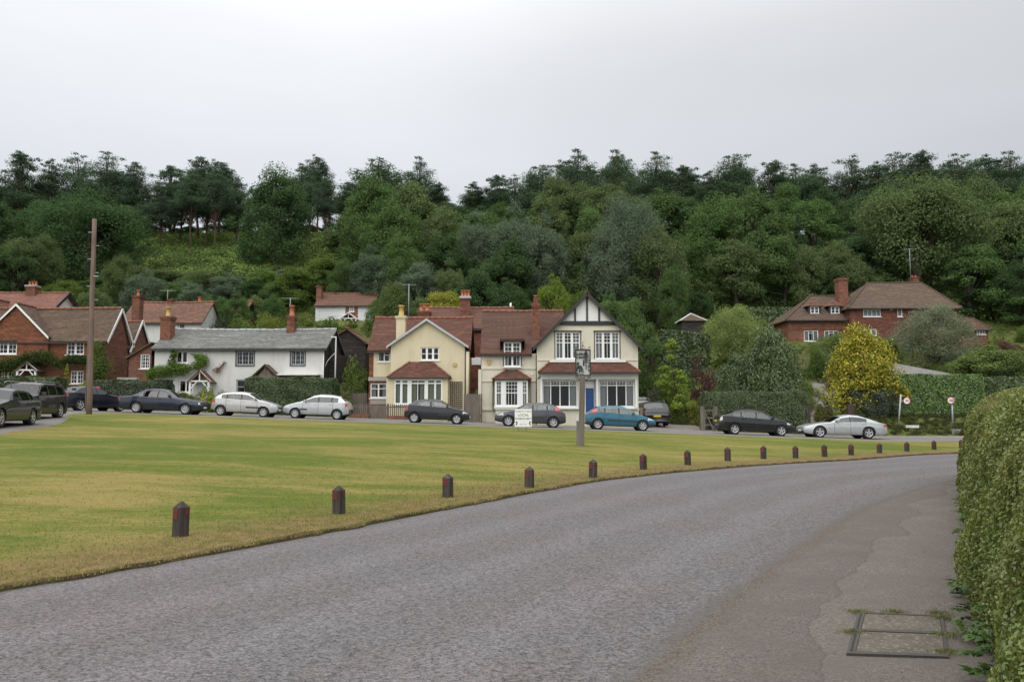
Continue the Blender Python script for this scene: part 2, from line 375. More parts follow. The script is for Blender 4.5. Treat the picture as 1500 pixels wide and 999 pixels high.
# ================================================================== THE GROUND
def m_ground():
    m, t = newmat('ground_hill'); s = NT(t); pos = s.n('ShaderNodeNewGeometry').outputs['Position']
    n1 = s.noise(pos, .12, 5, .6); n2 = s.noise(pos, 1.6, 5, .7); n3 = s.noise(pos, .35, 3)
    col = s.mix(s.rng(n1, .35, .65), (.085, .115, .028), (.13, .16, .04)); col = s.mix(s.rng(n2, .35, .7), col, (.06, .065, .025))
    col = s.mix(s.rng(n3, .5, .7, 0, .5), col, (.16, .15, .06))
    s.out(col, .95, s.bump(n2, .8, .15), spec=.1); return m
def m_lawn():
    m, t = newmat('lawn'); s = NT(t); pos = s.n('ShaderNodeNewGeometry').outputs['Position']
    uv = s.n('ShaderNodeTexCoord').outputs['UV']
    a = s.noise(s.map(pos, (.10, .20, 1)), 1.0, 5, .62, .6); b = s.noise(s.map(pos, (.28, 1.1, 1)), 1.0, 5, .65, .4)
    c = s.noise(pos, 4.0, 5, .7); d = s.noise(pos, 38., 3, .7); e = s.noise(s.map(pos, (5, 12, 5)), 1.0, 5, .75)
    g = s.mix(s.rng(a, .35, .65), (.138, .170, .028), (.215, .212, .042))
    g = s.mix(s.rng(c, .35, .7), g, (.11, .155, .028))
    k = s.math('ADD', s.math('MULTIPLY', a, .5), s.math('MULTIPLY', b, .5))
    straw = s.rng(s.math('ADD', k, s.math('MULTIPLY', s.math('SUBTRACT', e, .5), .35)), .455, .60)
    g = s.mix(s.math('MULTIPLY', straw, .8), g, (.36, .27, .105))
    # dry worn verge along the road (uv.x = metres from the road edge)
    ux = s.n('ShaderNodeSeparateXYZ', {0: uv}).outputs[0]
    vv = s.math('ADD', ux, s.math('MULTIPLY', s.math('SUBTRACT', s.noise(pos, .9, 4, .6), .5), -2.6))
    verge = s.rng(vv, .55, 2.3, .95, 0)
    g = s.mix(verge, g, s.mix(s.rng(c, .35, .65), (.29, .20, .095), (.17, .12, .055)))
    soil = s.rng(s.math('ADD', ux, s.math('MULTIPLY', s.math('SUBTRACT', s.noise(pos, 3., 3), .5), -.2)), .02, .14, .9, 0)
    g = s.mix(soil, g, (.06, .045, .028))
    tr = s.rng(s.noise(s.map(pos, (.7, .9, 1)), 1.2, 6, .7, .5), .69, .76, 0, .6)
    g = s.mix(tr, g, (.10, .085, .045))
    g = s.mix(s.rng(d, .3, .7, .0, .85), g, s.mix(1.0, g, (.45, .5, .4), 'MULTIPLY'))
    g = s.mix(s.rng(e, .55, .8, .0, .45), g, s.mix(1.0, g, (1.5, 1.4, 1.3), 'MULTIPLY'))
    s.out(g, .95, s.bump(s.math('ADD', d, s.math('MULTIPLY', e, 1.5)), .7, .03), spec=.12); return m
MT['lawn'] = m_lawn()
def m_road():
    m, t = newmat('road_chippings'); s = NT(t); pos = s.n('ShaderNodeNewGeometry').outputs['Position']
    uv = s.n('ShaderNodeTexCoord').outputs['UV']; u = s.n('ShaderNodeSeparateXYZ', {0: uv}).outputs[0]
    v = s.n('ShaderNodeTexVoronoi', {'Vector': pos, 'Scale': 85.}); v2 = s.n('ShaderNodeTexVoronoi', {'Vector': pos, 'Scale': 42.})
    r = s.n('ShaderNodeSeparateXYZ', {0: v.outputs['Color']}).outputs[0]; r2 = s.n('ShaderNodeSeparateXYZ', {0: v2.outputs['Color']}).outputs[0]
    f = s.math('ADD', s.math('MULTIPLY', r, .5), s.math('MULTIPLY', r2, .5))
    col = s.mix(s.rng(f, .1, .9), (.040, .039, .040), (.205, .198, .203))
    rn = s.n('ShaderNodeSeparateXYZ', {0: v.outputs['Color']}).outputs[2]
    col = s.mix(s.rng(rn, .76, .92, 0, .6), col, (.17, .135, .12))
    big = s.noise(s.map(pos, (.35, .35, 1)), 1., 5, .6); col = s.mix(s.rng(big, .42, .62, 0, .4), col, s.mix(1.0, col, (1.04, .88, .85), 'MULTIPLY'))
    w = s.math('ADD', u, s.math('MULTIPLY', s.math('SUBTRACT', s.noise(pos, .25, 3), .5), .16))
    sw = s.math('SINE', s.math('MULTIPLY', w, 25.1))
    col = s.mix(s.rng(sw, -.2, 1, 0, .42), col, s.mix(1.0, col, (1.32, 1.32, 1.36), 'MULTIPLY'))
    edge = s.math('MINIMUM', u, s.math('SUBTRACT', 1.0, u)); en = s.math('ADD', edge, s.math('MULTIPLY', s.math('SUBTRACT', s.noise(pos, 1.5, 4), .5), .05))
    col = s.mix(s.rng(en, .0, .035, .75, 0), col, s.mix(s.noise(pos, 25., 2), (.035, .035, .036), (.16, .14, .115)))
    s.out(col, .85, s.bump(s.math('ADD', v.outputs['Distance'], v2.outputs['Distance']), .9, .006), spec=.35); return m
def m_pave():
    m, t = newmat('pavement_tarmac'); s = NT(t); pos = s.n('ShaderNodeNewGeometry').outputs['Position']
    uv = s.n('ShaderNodeTexCoord').outputs['UV']; u = s.n('ShaderNodeSeparateXYZ', {0: uv}).outputs[0]
    v = s.n('ShaderNodeTexVoronoi', {'Vector': pos, 'Scale': 85.}); r = s.n('ShaderNodeSeparateXYZ', {0: v.outputs['Color']}).outputs[0]
    n = s.noise(pos, 1.3, 5, .65); fine = s.noise(pos, 30., 3, .6)
    col = s.mix(s.rng(r, 0, 1), (.078, .069, .061), (.225, .197, .172)); col = s.mix(s.rng(n, .35, .7), col, (.13, .112, .098))
    ub = s.math('ADD', u, s.math('ADD', s.math('MULTIPLY', s.math('SUBTRACT', s.noise(pos, .5, 2, .4), .5), .75), s.math('MULTIPLY', s.math('SUBTRACT', s.noise(pos, 7., 4, .7), .5), .05)))
    strip = s.rng(ub, .40, .415, 1, 0)
    col = s.mix(strip, col, s.mix(1.0, col, (.86, .86, .88), 'MULTIPLY'))
    ln = s.math('ABSOLUTE', s.math('SUBTRACT', ub, .407)); col = s.mix(s.rng(ln, .0, .010, .38, 0), col, (.05, .045, .04))
    cv = s.n('ShaderNodeTexVoronoi', {'Vector': s.n('ShaderNodeVectorMath', {0: pos, 1: s.n('ShaderNodeTexNoise', {'Vector': pos, 'Scale': 2.}).outputs[1]}, operation='ADD').outputs[0], 'Scale': .38}, feature='DISTANCE_TO_EDGE')
    col = s.mix(s.rng(cv.outputs[0], .0, .004, .22, 0), col, (.06, .055, .05))
    sp = s.n('ShaderNodeTexVoronoi', {'Vector': pos, 'Scale': 9.}); sr = s.n('ShaderNodeSeparateXYZ', {0: sp.outputs['Color']}).outputs[0]
    dot = s.math('MULTIPLY', s.rng(sp.outputs['Distance'], .06, .10, 1, 0), s.rng(sr, .86, .88))
    col = s.mix(s.math('MULTIPLY', dot, .7), col, (.04, .035, .03))
    dirt = s.rng(s.math('ADD', u, s.math('ADD', s.math('MULTIPLY', s.math('SUBTRACT', s.noise(pos, 1.6, 6, .75), .5), .34), s.math('MULTIPLY', s.math('SUBTRACT', s.noise(pos, 16., 3, .7), .5), .16))), .045, .10, .85, 0)
    col = s.mix(dirt, col, s.mix(s.rng(s.noise(pos, 45., 2, .6), .35, .65), (.060, .048, .038), (.165, .138, .112)))
    d2 = s.rng(s.math('ADD', u, s.math('MULTIPLY', s.math('SUBTRACT', s.noise(pos, 2.7, 5, .7), .5), .3)), .84, 1., 0, .85)
    col = s.mix(d2, col, s.mix(fine, (.07, .05, .034), (.15, .11, .075)))
    s.out(col, .9, s.bump(s.math('ADD', fine, v.outputs['Distance']), .6, .006), spec=.25); return m
def m_lane(name, c):
    m, t = newmat(name); s = NT(t); pos = s.n('ShaderNodeNewGeometry').outputs['Position']
    n = s.noise(pos, .5, 5, .6); f = s.noise(pos, 20., 3, .7)
    col = s.mix(s.rng(n, .35, .65), lum(c, .85), lum(c, 1.15)); col = s.mix(s.rng(f, .3, .7), col, lum(c, .7))
    s.out(col, .9, s.bump(f, .5, .01), spec=.3); return m

# far ground sheet
gx = np.unique(np.r_[np.linspace(-900, -130, 14), np.linspace(-130, -60, 36), np.linspace(-60, 60, 121), np.linspace(60, 130, 36), np.linspace(130, 900, 14)])
gy = np.unique(np.r_[np.linspace(-80, 0, 17), np.linspace(0, 50, 51), np.linspace(50, 64, 29), np.linspace(64, 190, 90), np.linspace(190, 1400, 30)])
GX, GY = np.meshgrid(gx, gy); GZ = gz(GX, GY)
GZ = np.maximum(GZ, -8); GZ = GZ - .16 * (1 - sstep((GY - 51.5) / 1.5))
GZ = np.where(GY < 51, np.minimum(GZ, np.where(dist_far(GX, GY) < .8, -.12, 99)), GZ)
tag(gridmesh('ground', np.stack([GX, GY, GZ], -1), m_ground()), kind='structure')

def strip(name, A, B, n_across, zf, mat, step=.25, uvreal=False):
    A, s1 = resample(A, step); n = len(A); d = np.r_[0, np.cumsum(np.linalg.norm(np.diff(B, axis=0), axis=1))]
    Bn = np.stack([np.interp(np.linspace(0, d[-1], n), d, B[:, k]) for k in range(2)], 1)
    v = np.linspace(0, 1, n_across); X = A[:, None] * (1 - v[None, :, None]) + Bn[:, None] * v[None, :, None]
    Z = zf(X[..., 0], X[..., 1], v[None, :] + 0 * X[..., 0])
    uv = np.stack([np.broadcast_to(v, X.shape[:2]), np.broadcast_to(s1[:, None], X.shape[:2])], -1)
    return gridmesh(name, np.concatenate([X, Z[..., None]], -1), mat, uv)
# road between the two edges; pair them by arclength over the same span
road = strip('road', FAR, NEAR, 14, lambda x, y, v: 0.0 * x + .03 * np.sin(v * pi) - .0, m_road(), .2)
tag(road, kind='structure')
# pavement: from the near edge to under the hedge
HB = catmull([(-4.9, -9), (.75, 0.3), G(1488, 999), G(1456, 860), G(1440, 780), G(1430, 730), (12.3, 21.3), (18.6, 24.8), (27, 27.6), (44, 31.5), (75, 35)], 24)   # hedge foot line
HBo = HB + np.array([.35, -.15])
def pave_z(x, y, v): return .004 + .045 * sstep(v / .16) + .006 * np.sin(x * 3 + y * 4) * sstep(v / .05) * (1 - v)
tag(strip('pavement', NEAR, HBo, 40, pave_z, m_pave(), .2), kind='structure')
# lawn of the village green
A, sA = resample(FAR, .22); nA = len(A); jag = .045 * np.sin(sA * 5.1 + np.sin(sA * 2.3) * 2) + .05 * np.sin(sA * 1.7) + .02 * RNG.standard_normal(nA)
tg = np.gradient(A, axis=0); nl = np.stack([-tg[:, 1], tg[:, 0]], 1); nl /= np.linalg.norm(nl, axis=1)[:, None]
tgt = catmull([(-62, -9), (-62, 20), (-60, 40), (-40, 50), (-10, 50), (10, 50), (30, 50), (50, 50), (78, 50)], 20); tgt, _ = resample(tgt, .3)
tt = np.linspace(0, 1, nA) ** .9; Bt = np.stack([np.interp(tt, np.linspace(0, 1, len(tgt)), tgt[:, k]) for k in range(2)], 1)
vv = np.r_[0, .03, .06, .12, .2, .35, .6, .9, 1.3, 1.8, 2.4, 3.2]; fr = np.linspace(0, 1, 60)[1:] ** 1.25
E = A + nl * jag[:, None]
R1 = E[:, None] + nl[:, None] * vv[None, :, None]; S = R1[:, -1:]
R2 = S * (1 - fr[None, :, None]) + Bt[:, None] * fr[None, :, None]; LX = np.concatenate([R1, R2], 1)
LZ = gz(LX[..., 0], LX[..., 1]); LZ[:, 0] = -.05; LZ[:, 1] = .035 + .012 * RNG.standard_normal(nA); LZ[:, 2:5] = np.maximum(LZ[:, 2:5], .045 + .012 * RNG.standard_normal((nA, 3)))
dd = np.concatenate([np.broadcast_to(vv, R1.shape[:2]), 3.2 + np.linalg.norm(R2 - S, axis=-1)], 1)
green_o = gridmesh('village_green', np.concatenate([LX, LZ[..., None]], -1), 'lawn', np.stack([dd, np.broadcast_to(sA[:, None], dd.shape)], -1))
tag(green_o, kind='structure')

# grass blades on the nearest turf, one object
def blades():
    N = 230000; s = RNG.integers(0, nA - 1, N); w = (A[s, 1] > 4) & (A[s, 1] < 34); s = s[w]; N = len(s)
    d = RNG.random(N) ** 1.6 * 9; f = RNG.random(N)[:, None]
    p = E[s] * (1 - f) + E[s + 1] * f + nl[s] * d[:, None]
    keep = (p[:, 0] / np.maximum(p[:, 1], 1) > -.72) & (RNG.random(N) < np.clip(1 - (p[:, 1] - 8) / 20, .0, 1) * np.clip(1.1 - d / 9, 0, 1)); p = p[keep]; d = d[keep]; N = len(p)
    z = gz(p[:, 0], p[:, 1]); z = np.where(d < .25, np.maximum(z, .03), z)
    h = (.016 + .020 * RNG.random(N)) * np.where(d < .5, 1.35 - d * .7, 1.0) * (1 + p[:, 1] * .02)
    a = RNG.random(N) * 2 * pi; wd_ = .0035 + .004 * RNG.random(N) + .0003 * p[:, 1]; ln = h * RNG.uniform(.1, .9, N); la = RNG.random(N) * 2 * pi
    b = np.stack([p[:, 0], p[:, 1], z - .004], 1); t = np.stack([np.cos(a) * wd_, np.sin(a) * wd_, 0 * a], 1)
    tip = b + np.stack([np.cos(la) * ln, np.sin(la) * ln, h], 1)
    co = np.stack([b - t, b + t, tip], 1).reshape(-1, 3)
    return co
def m_blade():
    m, t = newmat('grass_blade'); s = NT(t); geo = s.n('ShaderNodeNewGeometry'); pos = geo.outputs['Position']; ri = geo.outputs['Random Per Island']
    a = s.noise(s.map(pos, (.10, .20, 1)), 1.0, 5, .62, .6); b = s.noise(s.map(pos, (.28, 1.1, 1)), 1.0, 5, .65, .4)
    k = s.math('ADD', s.math('MULTIPLY', a, .5), s.math('MULTIPLY', b, .5)); k = s.math('ADD', k, s.math('MULTIPLY', s.math('SUBTRACT', ri, .5), .16))
    g = s.mix(ri, (.17, .21, .045), (.27, .28, .07)); ux = s.noise(pos, .9, 4, .6)
    g = s.mix(s.rng(k, .46, .62, 0, .9), g, s.mix(ri, (.34, .26, .12), (.50, .40, .20)))
    d = s.n('ShaderNodeBsdfDiffuse', {'Color': g}); tr = s.n('ShaderNodeBsdfTranslucent', {'Color': g})
    s.n('ShaderNodeOutputMaterial', {0: s.n('ShaderNodeMixShader', {0: .5, 1: d.outputs[0], 2: tr.outputs[0]}).outputs[0]}); return m
gb = bpy.data.objects.new('grass', npmesh('grass', blades(), 3, m_blade())); COL.objects.link(gb); tag(gb, kind='stuff')

# lanes and drives
def flat_strip(name, A, B, mat, lift=.045, na=26, step=.5):
    return tag(strip(name, np.array(A, float), np.array(B, float), na, lambda x, y, v: gz(x, y) + lift * sstep(v / .04) * sstep((1 - v) / .04) - .03 * (np.minimum(v, 1 - v) <= 1e-6), mat, step), kind='structure')
lane_m = m_lane('lane_tarmac', (.20, .185, .17))
lane = flat_strip('lane', catmull([(-27.5, 46.6), (-22, 46.4), (-10, 46), (5, 46), (20, 46), (40, 46.3), (70, 47)], 20), catmull([(-34, 52.2), (-22, 52.2), (-10, 52.2), (5, 52.2), (20, 52.2), (40, 52.4), (70, 53)], 20), lane_m)
EDGE = catmull([(-11, 8), (-13.2, 15), (-15.3, 22), (-17.0, 27), (-18.1, 31), (-19.2, 35), (-21.2, 39.5), (-23.2, 43.5), (-22, 47.2)], 14)
flat_strip('side_lane', EDGE, catmull([(-18, 6), (-20.5, 15), (-22.5, 22), (-24, 27), (-25.2, 31), (-26.3, 35), (-28, 40), (-30, 45), (-33, 52)], 14), lane_m, .055)
kb = MB()
for i in range(120):
    x0 = -30 + i * .8; x1 = x0 + .79
    za, zb = gzf(x0, 52.3) + .0, gzf(x1, 52.3)
    kb.prism([(x0, 52.25, za - .1), (x1, 52.25, zb - .1), (x1, 52.25, zb + .13), (x0, 52.25, za + .13)], (0, .13, 0))
tag(kb.build('kerb', 'concrete', loc=(0, 0, 0)), kind='structure')
drv = m_lane('drive_tarmac', (.22, .195, .175))
flat_strip('driveway', [(8.7, 52.3), (8.9, 58), (8.8, 66)], [(12.25, 52.3), (13.0, 56), (13.6, 60), (11.4, 66)], drv, .07)
flat_strip('house_drive', catmull([(19.6, 52.3), (19.6, 56), (20.4, 61), (22.6, 66), (25.8, 72)], 10), catmull([(22.6, 52.3), (22.8, 56), (23.0, 60.5), (25.4, 65), (29, 71)], 10), drv, .09)

# inspection cover in the pavement
def cover():
    q = [np.array([*G(1257, 896, .06), .06]), np.array([*G(1381, 901, .06), .06]), np.array([*G(1390, 962, .06), .06]), np.array([*G(1240, 957, .06), .06])]
    o = thing('inspection_cover', tuple((q[0] + q[2]) / 2), 'rectangular steel-framed cover with two concrete panels set in the pavement', 'manhole cover')
    def bl(u, v, z): 
        p = q[0] * (1 - u) * (1 - v) + q[1] * u * (1 - v) + q[2] * u * v + q[3] * (1 - u) * v; return (p[0], p[1], z)
    b = MB()
    def rect(mb, u0, u1, v0, v1, z0, z1, m=0): mb.prism([bl(u0, v0, z0), bl(u1, v0, z0), bl(u1, v1, z0), bl(u0, v1, z0)], (0, 0, z1 - z0), m)
    rect(b, 0, 1, 0, .035, .03, .0645); rect(b, 0, 1, .955, 1, .03, .0645); rect(b, 0, .03, .035, .955, .03, .0645); rect(b, .965, 1, .035, .955, .03, .0645)
    rect(b, .03, .965, .455, .505, .03, .067); rect(b, .055, .085, .035, .955, .03, .0665)
    for k in range(40):
        v = .05 + k * .0225; rect(b, .031, .054, v, v + .010, .03, .066)
    b.build('frame', MT['steel_rust'], o)
    for v0, v1 in ((.045, .448), (.512, .945)):
        c = MB(); rect(c, .088, .96, v0, v1, .03, .062); c.build('panel', MT['cover_panel'], o)
def m_cov():
    m, t = newmat('cover_panel'); s = NT(t); pos = s.n('ShaderNodeNewGeometry').outputs['Position']
    v = s.n('ShaderNodeTexVoronoi', {'Vector': pos, 'Scale': 60.}); r = s.n('ShaderNodeSeparateXYZ', {0: v.outputs['Color']}).outputs[0]
    col = s.mix(s.rng(s.noise(pos, 5., 4), .3, .7), (.105, .092, .076), (.15, .132, .108)); col = s.mix(s.rng(r, .8, .95, 0, .7), col, (.28, .25, .20))
    s.out(col, .9, s.bump(v.outputs['Distance'], .6, .004), spec=.2); return m
MT['cover_panel'] = m_cov(); MT['steel_rust'] = plain('cast_iron', (.075, .068, .062), .55, .3, 30, metal=.3, bump=.004)
cover()
# ================================================================== BUILDINGS
def wall_holes(mb, poly, holes, y, depth=.14, m=0, mr=None):
    """Vertical wall facing -Y at y. poly: convex-ish outline [(x,z)..]; holes [(x0,x1,z0,z1)], cut as real openings."""
    mr = m if mr is None else mr
    def xint(z):
        xs = []
        n = len(poly)
        for i in range(n):
            (xa, za), (xb, zb) = poly[i], poly[(i + 1) % n]
            if abs(za - zb) < 1e-9: continue
            if min(za, zb) - 1e-9 <= z <= max(za, zb) + 1e-9: xs.append(xa + (xb - xa) * (z - za) / (zb - za))
        return (min(xs), max(xs))
    zs = sorted(set([round(p[1], 5) for p in poly] + [round(h[k], 5) for h in holes for k in (2, 3)]))
    e = 1e-4
    for za, zb in zip(zs[:-1], zs[1:]):
        if zb - za < 1e-3: continue
        a = xint(za + e); b = xint(zb - e); zm = (za + zb) / 2
        L = (a[0], b[0])
        for h in sorted([h for h in holes if h[2] < zm < h[3]]):
            mb.face([(L[0], y, za), (h[0], y, za), (h[0], y, zb), (L[1], y, zb)], m); L = (h[1], h[1])
        mb.face([(L[0], y, za), (a[1], y, za), (b[1], y, zb), (L[1], y, zb)], m)
    for x0, x1, z0, z1 in holes:
        Y = y + depth
        mb.face([(x0, y, z0), (x0, Y, z0), (x0, Y, z1), (x0, y, z1)], mr); mb.face([(x1, y, z0), (x1, y, z1), (x1, Y, z1), (x1, Y, z0)], mr)
        mb.face([(x0, y, z1), (x0, Y, z1), (x1, Y, z1), (x1, y, z1)], mr); mb.face([(x0, y, z0), (x1, y, z0), (x1, Y, z0), (x0, Y, z0)], mr)
def shell(mb, x0, x1, y0, y1, z0, z1, m=0, sides='lrb'):
    if 'l' in sides: mb.face([(x0, y1, z0), (x0, y0, z0), (x0, y0, z1), (x0, y1, z1)], m)
    if 'r' in sides: mb.face([(x1, y0, z0), (x1, y1, z0), (x1, y1, z1), (x1, y0, z1)], m)
    if 'b' in sides: mb.face([(x1, y1, z0), (x0, y1, z0), (x0, y1, z1), (x1, y1, z1)], m)
def surroundless(par): return par.name.startswith('dormer')
def window(par, h, y, vb=(), hb=(), top=None, frame='white', fw=.07, curtain=None, open_=.45, sill=True, inset=.07, name='window', sillm=None, surround=None, bars=()):
    """vb: [(fraction, width)] uprights; hb: [(fraction from bottom, width, x fraction a, b)] crossbars."""
    x0, x1, z0, z1 = h; w = x1 - x0; hh = z1 - z0; ya, yb = y + inset, y + inset + .06
    b = MB()
    b.box(x0, x1, ya, yb, z0, z0 + fw); b.box(x0, x1, ya, yb, z1 - fw, z1); b.box(x0, x0 + fw, ya + .001, yb - .001, z0 + fw, z1 - fw); b.box(x1 - fw, x1, ya + .001, yb - .001, z0 + fw, z1 - fw)
    for f, t in vb: b.box(x0 + w * f - t / 2, x0 + w * f + t / 2, ya + .004, yb - .004, z0 + fw, z1 - fw)
    for q in hb:
        f, t = q[0], q[1]; a, c = (q[2], q[3]) if len(q) > 2 else (0, 1)
        b.box(x0 + w * a + (fw if a == 0 else 0), x0 + w * c - (fw if c == 1 else 0), ya + .008, yb - .008, z0 + hh * f - t / 2, z0 + hh * f + t / 2)
    for q in bars: b.box(*q)
    o = b.build(name, frame, par)
    g = MB(); g.face([(x0, y + inset + .035, z0), (x1, y + inset + .035, z0), (x1, y + inset + .035, z1), (x0, y + inset + .035, z1)]); g.build('pane', 'glass', o)
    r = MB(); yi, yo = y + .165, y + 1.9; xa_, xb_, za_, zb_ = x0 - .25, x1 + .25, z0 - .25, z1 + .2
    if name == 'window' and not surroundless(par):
        r.face([(xa_, yo, za_), (xb_, yo, za_), (xb_, yo, zb_), (xa_, yo, zb_)]); r.face([(xa_, yi, za_), (xa_, yo, za_), (xa_, yo, zb_), (xa_, yi, zb_)]); r.face([(xb_, yi, za_), (xb_, yo, za_), (xb_, yo, zb_), (xb_, yi, zb_)]); r.face([(xa_, yi, za_), (xb_, yi, za_), (xb_, yo, za_), (xa_, yo, za_)]); r.face([(xa_, yi, zb_), (xb_, yi, zb_), (xb_, yo, zb_), (xa_, yo, zb_)]); r.build('room_shade_box', 'interior', o)  # dark box added behind the glass; its colour supplies the room's shade
    if curtain:
        yc = y + .24
        spans = [(x0, x1)] if curtain[1] == 'full' else [(x0, x0 + w * open_ / 2), (x1 - w * open_ / 2, x1)]
        for a, d in spans:
            c = MB(); k = max(4, int((d - a) / .09))
            for i in range(k):
                u0, u1 = a + (d - a) * i / k, a + (d - a) * (i + 1) / k
                c.face([(u0, yc + .03 * (i % 2), z0 - .02), (u1, yc + .03 * ((i + 1) % 2), z0 - .02), (u1, yc + .03 * ((i + 1) % 2), z1 + .02), (u0, yc + .03 * (i % 2), z1 + .02)])
            c.build('curtain', curtain[0], o)
    if sill:
        c = MB(); c.box(x0 - .06, x1 + .06, y - .07, y + inset - .002, z0 - .07, z0 - .001); c.build('sill', sillm or frame, o)
    if surround:
        c = MB(); t = .06
        c.box(x0 - t, x0 - .001, y - .03, y + .01, z0, z1); c.box(x1 + .001, x1 + t, y - .03, y + .01, z0, z1); c.box(x0 - t * 1.6, x1 + t * 1.6, y - .07, y + .01, z1 + .001, z1 + t * 1.3)
        c.build('surround', surround, o)
    return o
def ridge_tiles(mb, p, q, r=.11, m=1):
    p, q = Vector(p), Vector(q); n = max(1, int((q - p).length / .42)); 
    for i in range(n):
        a, b = p.lerp(q, i / n), p.lerp(q, (i + .97) / n); k = r * random.uniform(.94, 1.08); dz = random.uniform(-.012, .012)
        mb.tube([a + Vector((0, 0, dz)), b + Vector((0, 0, dz))], k, 7, m)
def gable_x(par, x0, x1, y0, y1, ze, zr, mat='clay', rmat='ridge', th=.13, ov=.25, verge=.18, sag=.05, name='roof', back=True, fascia='gutter', yr=None):
    """Ridge along X."""
    ym = (y0 + y1) / 2 if yr is None else yr; b = MB(); sl = (zr - ze) / (ym - y0); zf = ze - ov * sl; n = 8
    for i in range(n):
        a, c = x0 - verge + (x1 - x0 + 2 * verge) * i / n, x0 - verge + (x1 - x0 + 2 * verge) * (i + 1) / n
        s0, s1 = -sag * sin(pi * i / n), -sag * sin(pi * (i + 1) / n)
        b.slab([(a, y0 - ov, zf + .13), (c, y0 - ov, zf + .13), (c, ym, zr + .13 + s1), (a, ym, zr + .13 + s0)], th)
        if back: b.slab([(a, ym, zr + .13 + s0), (c, ym, zr + .13 + s1), (c, y1 + ov, ze - ov * (zr - ze) / (y1 - ym) + .13), (a, y1 + ov, ze - ov * (zr - ze) / (y1 - ym) + .13)], th)
        ridge_tiles(b, (a, ym, zr + .14 + s0), (c, ym, zr + .14 + s1))
    o = b.build(name, [mat, rmat], par)
    if fascia:
        g = MB(); g.box(x0 - verge, x1 + verge, y0 - ov - .11, y0 - ov - .005, zf - .05, zf + .06); g.build('gutter', fascia, par)
    return o
def gable_y(par, x0, x1, y0, y1, ze, zr, mat='clay', rmat='ridge', th=.13, ov=.25, verge=.3, name='roof', barge=None, bw=.22, xm=None):
    """Ridge along Y, gable facing the camera."""
    xm = (x0 + x1) / 2 if xm is None else xm; b = MB(); sl = (zr - ze) / (xm - x0); sr = (zr - ze) / (x1 - xm)
    A = (x0 - ov, ze - ov * sl); C = (x1 + ov, ze - ov * sr); t = .12
    for (ex, ez) in (A, C):
        b.slab([(ex, y0 - verge, ez + t), (ex, y1 + .1, ez + t), (xm, y1 + .1, zr + t), (xm, y0 - verge, zr + t)], th)
    ridge_tiles(b, (xm, y0 - verge, zr + t + .01), (xm, y1 + .1, zr + t + .01))
    o = b.build(name, [mat, rmat], par)
    if barge:
        for (ex, ez), s in ((A, sl), (C, sr)):
            g = MB(); g.prism([(ex, y0 - verge - .06, ez + t - .02), (xm, y0 - verge - .06, zr + t - .02), (xm, y0 - verge - .06, zr + t - bw), (ex, y0 - verge - .06, ez + t - bw * .9)], (0, .055, 0)); g.build('bargeboard', barge, par)
    return o
def hip_lean(par, xa, xb, xc, xd, y0, y1, z0, z1, mat, name='roof', th=.08, under='white'):
    """lean-to roof hipped both ends: bottom xa..xb at y0,z0; top xc..xd at y1,z1"""
    b = MB(); b.slab([(xa, y0, z0), (xb, y0, z0), (xd, y1, z1), (xc, y1, z1)], th)
    b.prism([(xa, y0, z0), (xc, y1, z1), (xa, y1, z0)], (.02, 0, -.06)); b.prism([(xb, y0, z0), (xb, y1, z0), (xd, y1, z1)], (-.02, 0, -.06))
    ridge_tiles(b, (xa, y0, z0 + .02), (xc, y1, z1 + .02), .07); ridge_tiles(b, (xb, y0, z0 + .02), (xd, y1, z1 + .02), .07)
    return b.build(name, [mat, 'ridge'], par)
def chimney(par, x0, x1, y, d, z0, z1, mat='brick', pots=1, pot='pot', cap=.12, flash=None, ph=.55, stone=None, pr=.12, shape=0):
    b = MB(); b.box(x0, x1, y, y + d, z0, z1 - cap * 2); e = .05
    b.box(x0 - e, x1 + e, y - e, y + d + e, z1 - cap * 2 + .001, z1 - cap); b.box(x0 - e * 1.8, x1 + e * 1.8, y - e * 1.8, y + d + e * 1.8, z1 - cap + .001, z1, 1 if stone else 0)
    o = b.build('chimney', [mat, stone or mat], par)
    w = x1 - x0
    for i in range(pots):
        xc = x0 + w * (i + .5) / pots; p = MB()
        p.tube([(xc, y + d / 2, z1 - .01), (xc, y + d / 2, z1 + ph * .15), (xc, y + d / 2, z1 + ph * .2), (xc, y + d / 2, z1 + ph * .88), (xc, y + d / 2, z1 + ph * .9), (xc, y + d / 2, z1 + ph)], [pr * 1.15, pr * 1.1, pr * .9, pr * .8, pr * 1.1, pr * 1.1], 10)
        p.build('chimney_pot', pot, o)
    if flash:
        f = MB(); f.box(x0 - .08, x1 + .08, y - .03, y - .003, flash - .22, flash); f.build('flashing', 'lead', o)
    return o
def pipe(par, pts, r=.04, mat='gutter', name='drainpipe'):
    b = MB(); b.tube(pts, r, 8); return b.build(name, mat, par)
def aerial(par, x, y, z0, z1, w=1.2, kind=0):
    b = MB(); b.tube([(x, y, z0), (x, y, z1)], .025, 6); b.tube([(x - w / 2, y, z1 - .06), (x + w / 2, y + .1, z1 - .06)], .014, 5)
    for i in range(7):
        k = x - w / 2 + w * i / 6; b.tube([(k, y - .22 + .0 * i, z1 - .05), (k, y + .22, z1 - .05)], .008, 4)
    if kind:
        b.tube([(x - w * .35, y, z1 - w), (x + w * .35, y, z1 - w)], .012, 4)
    return b.build('aerial', 'galv', par)
def X_(px, Y, py=550): return P(px, py, Y)[0]

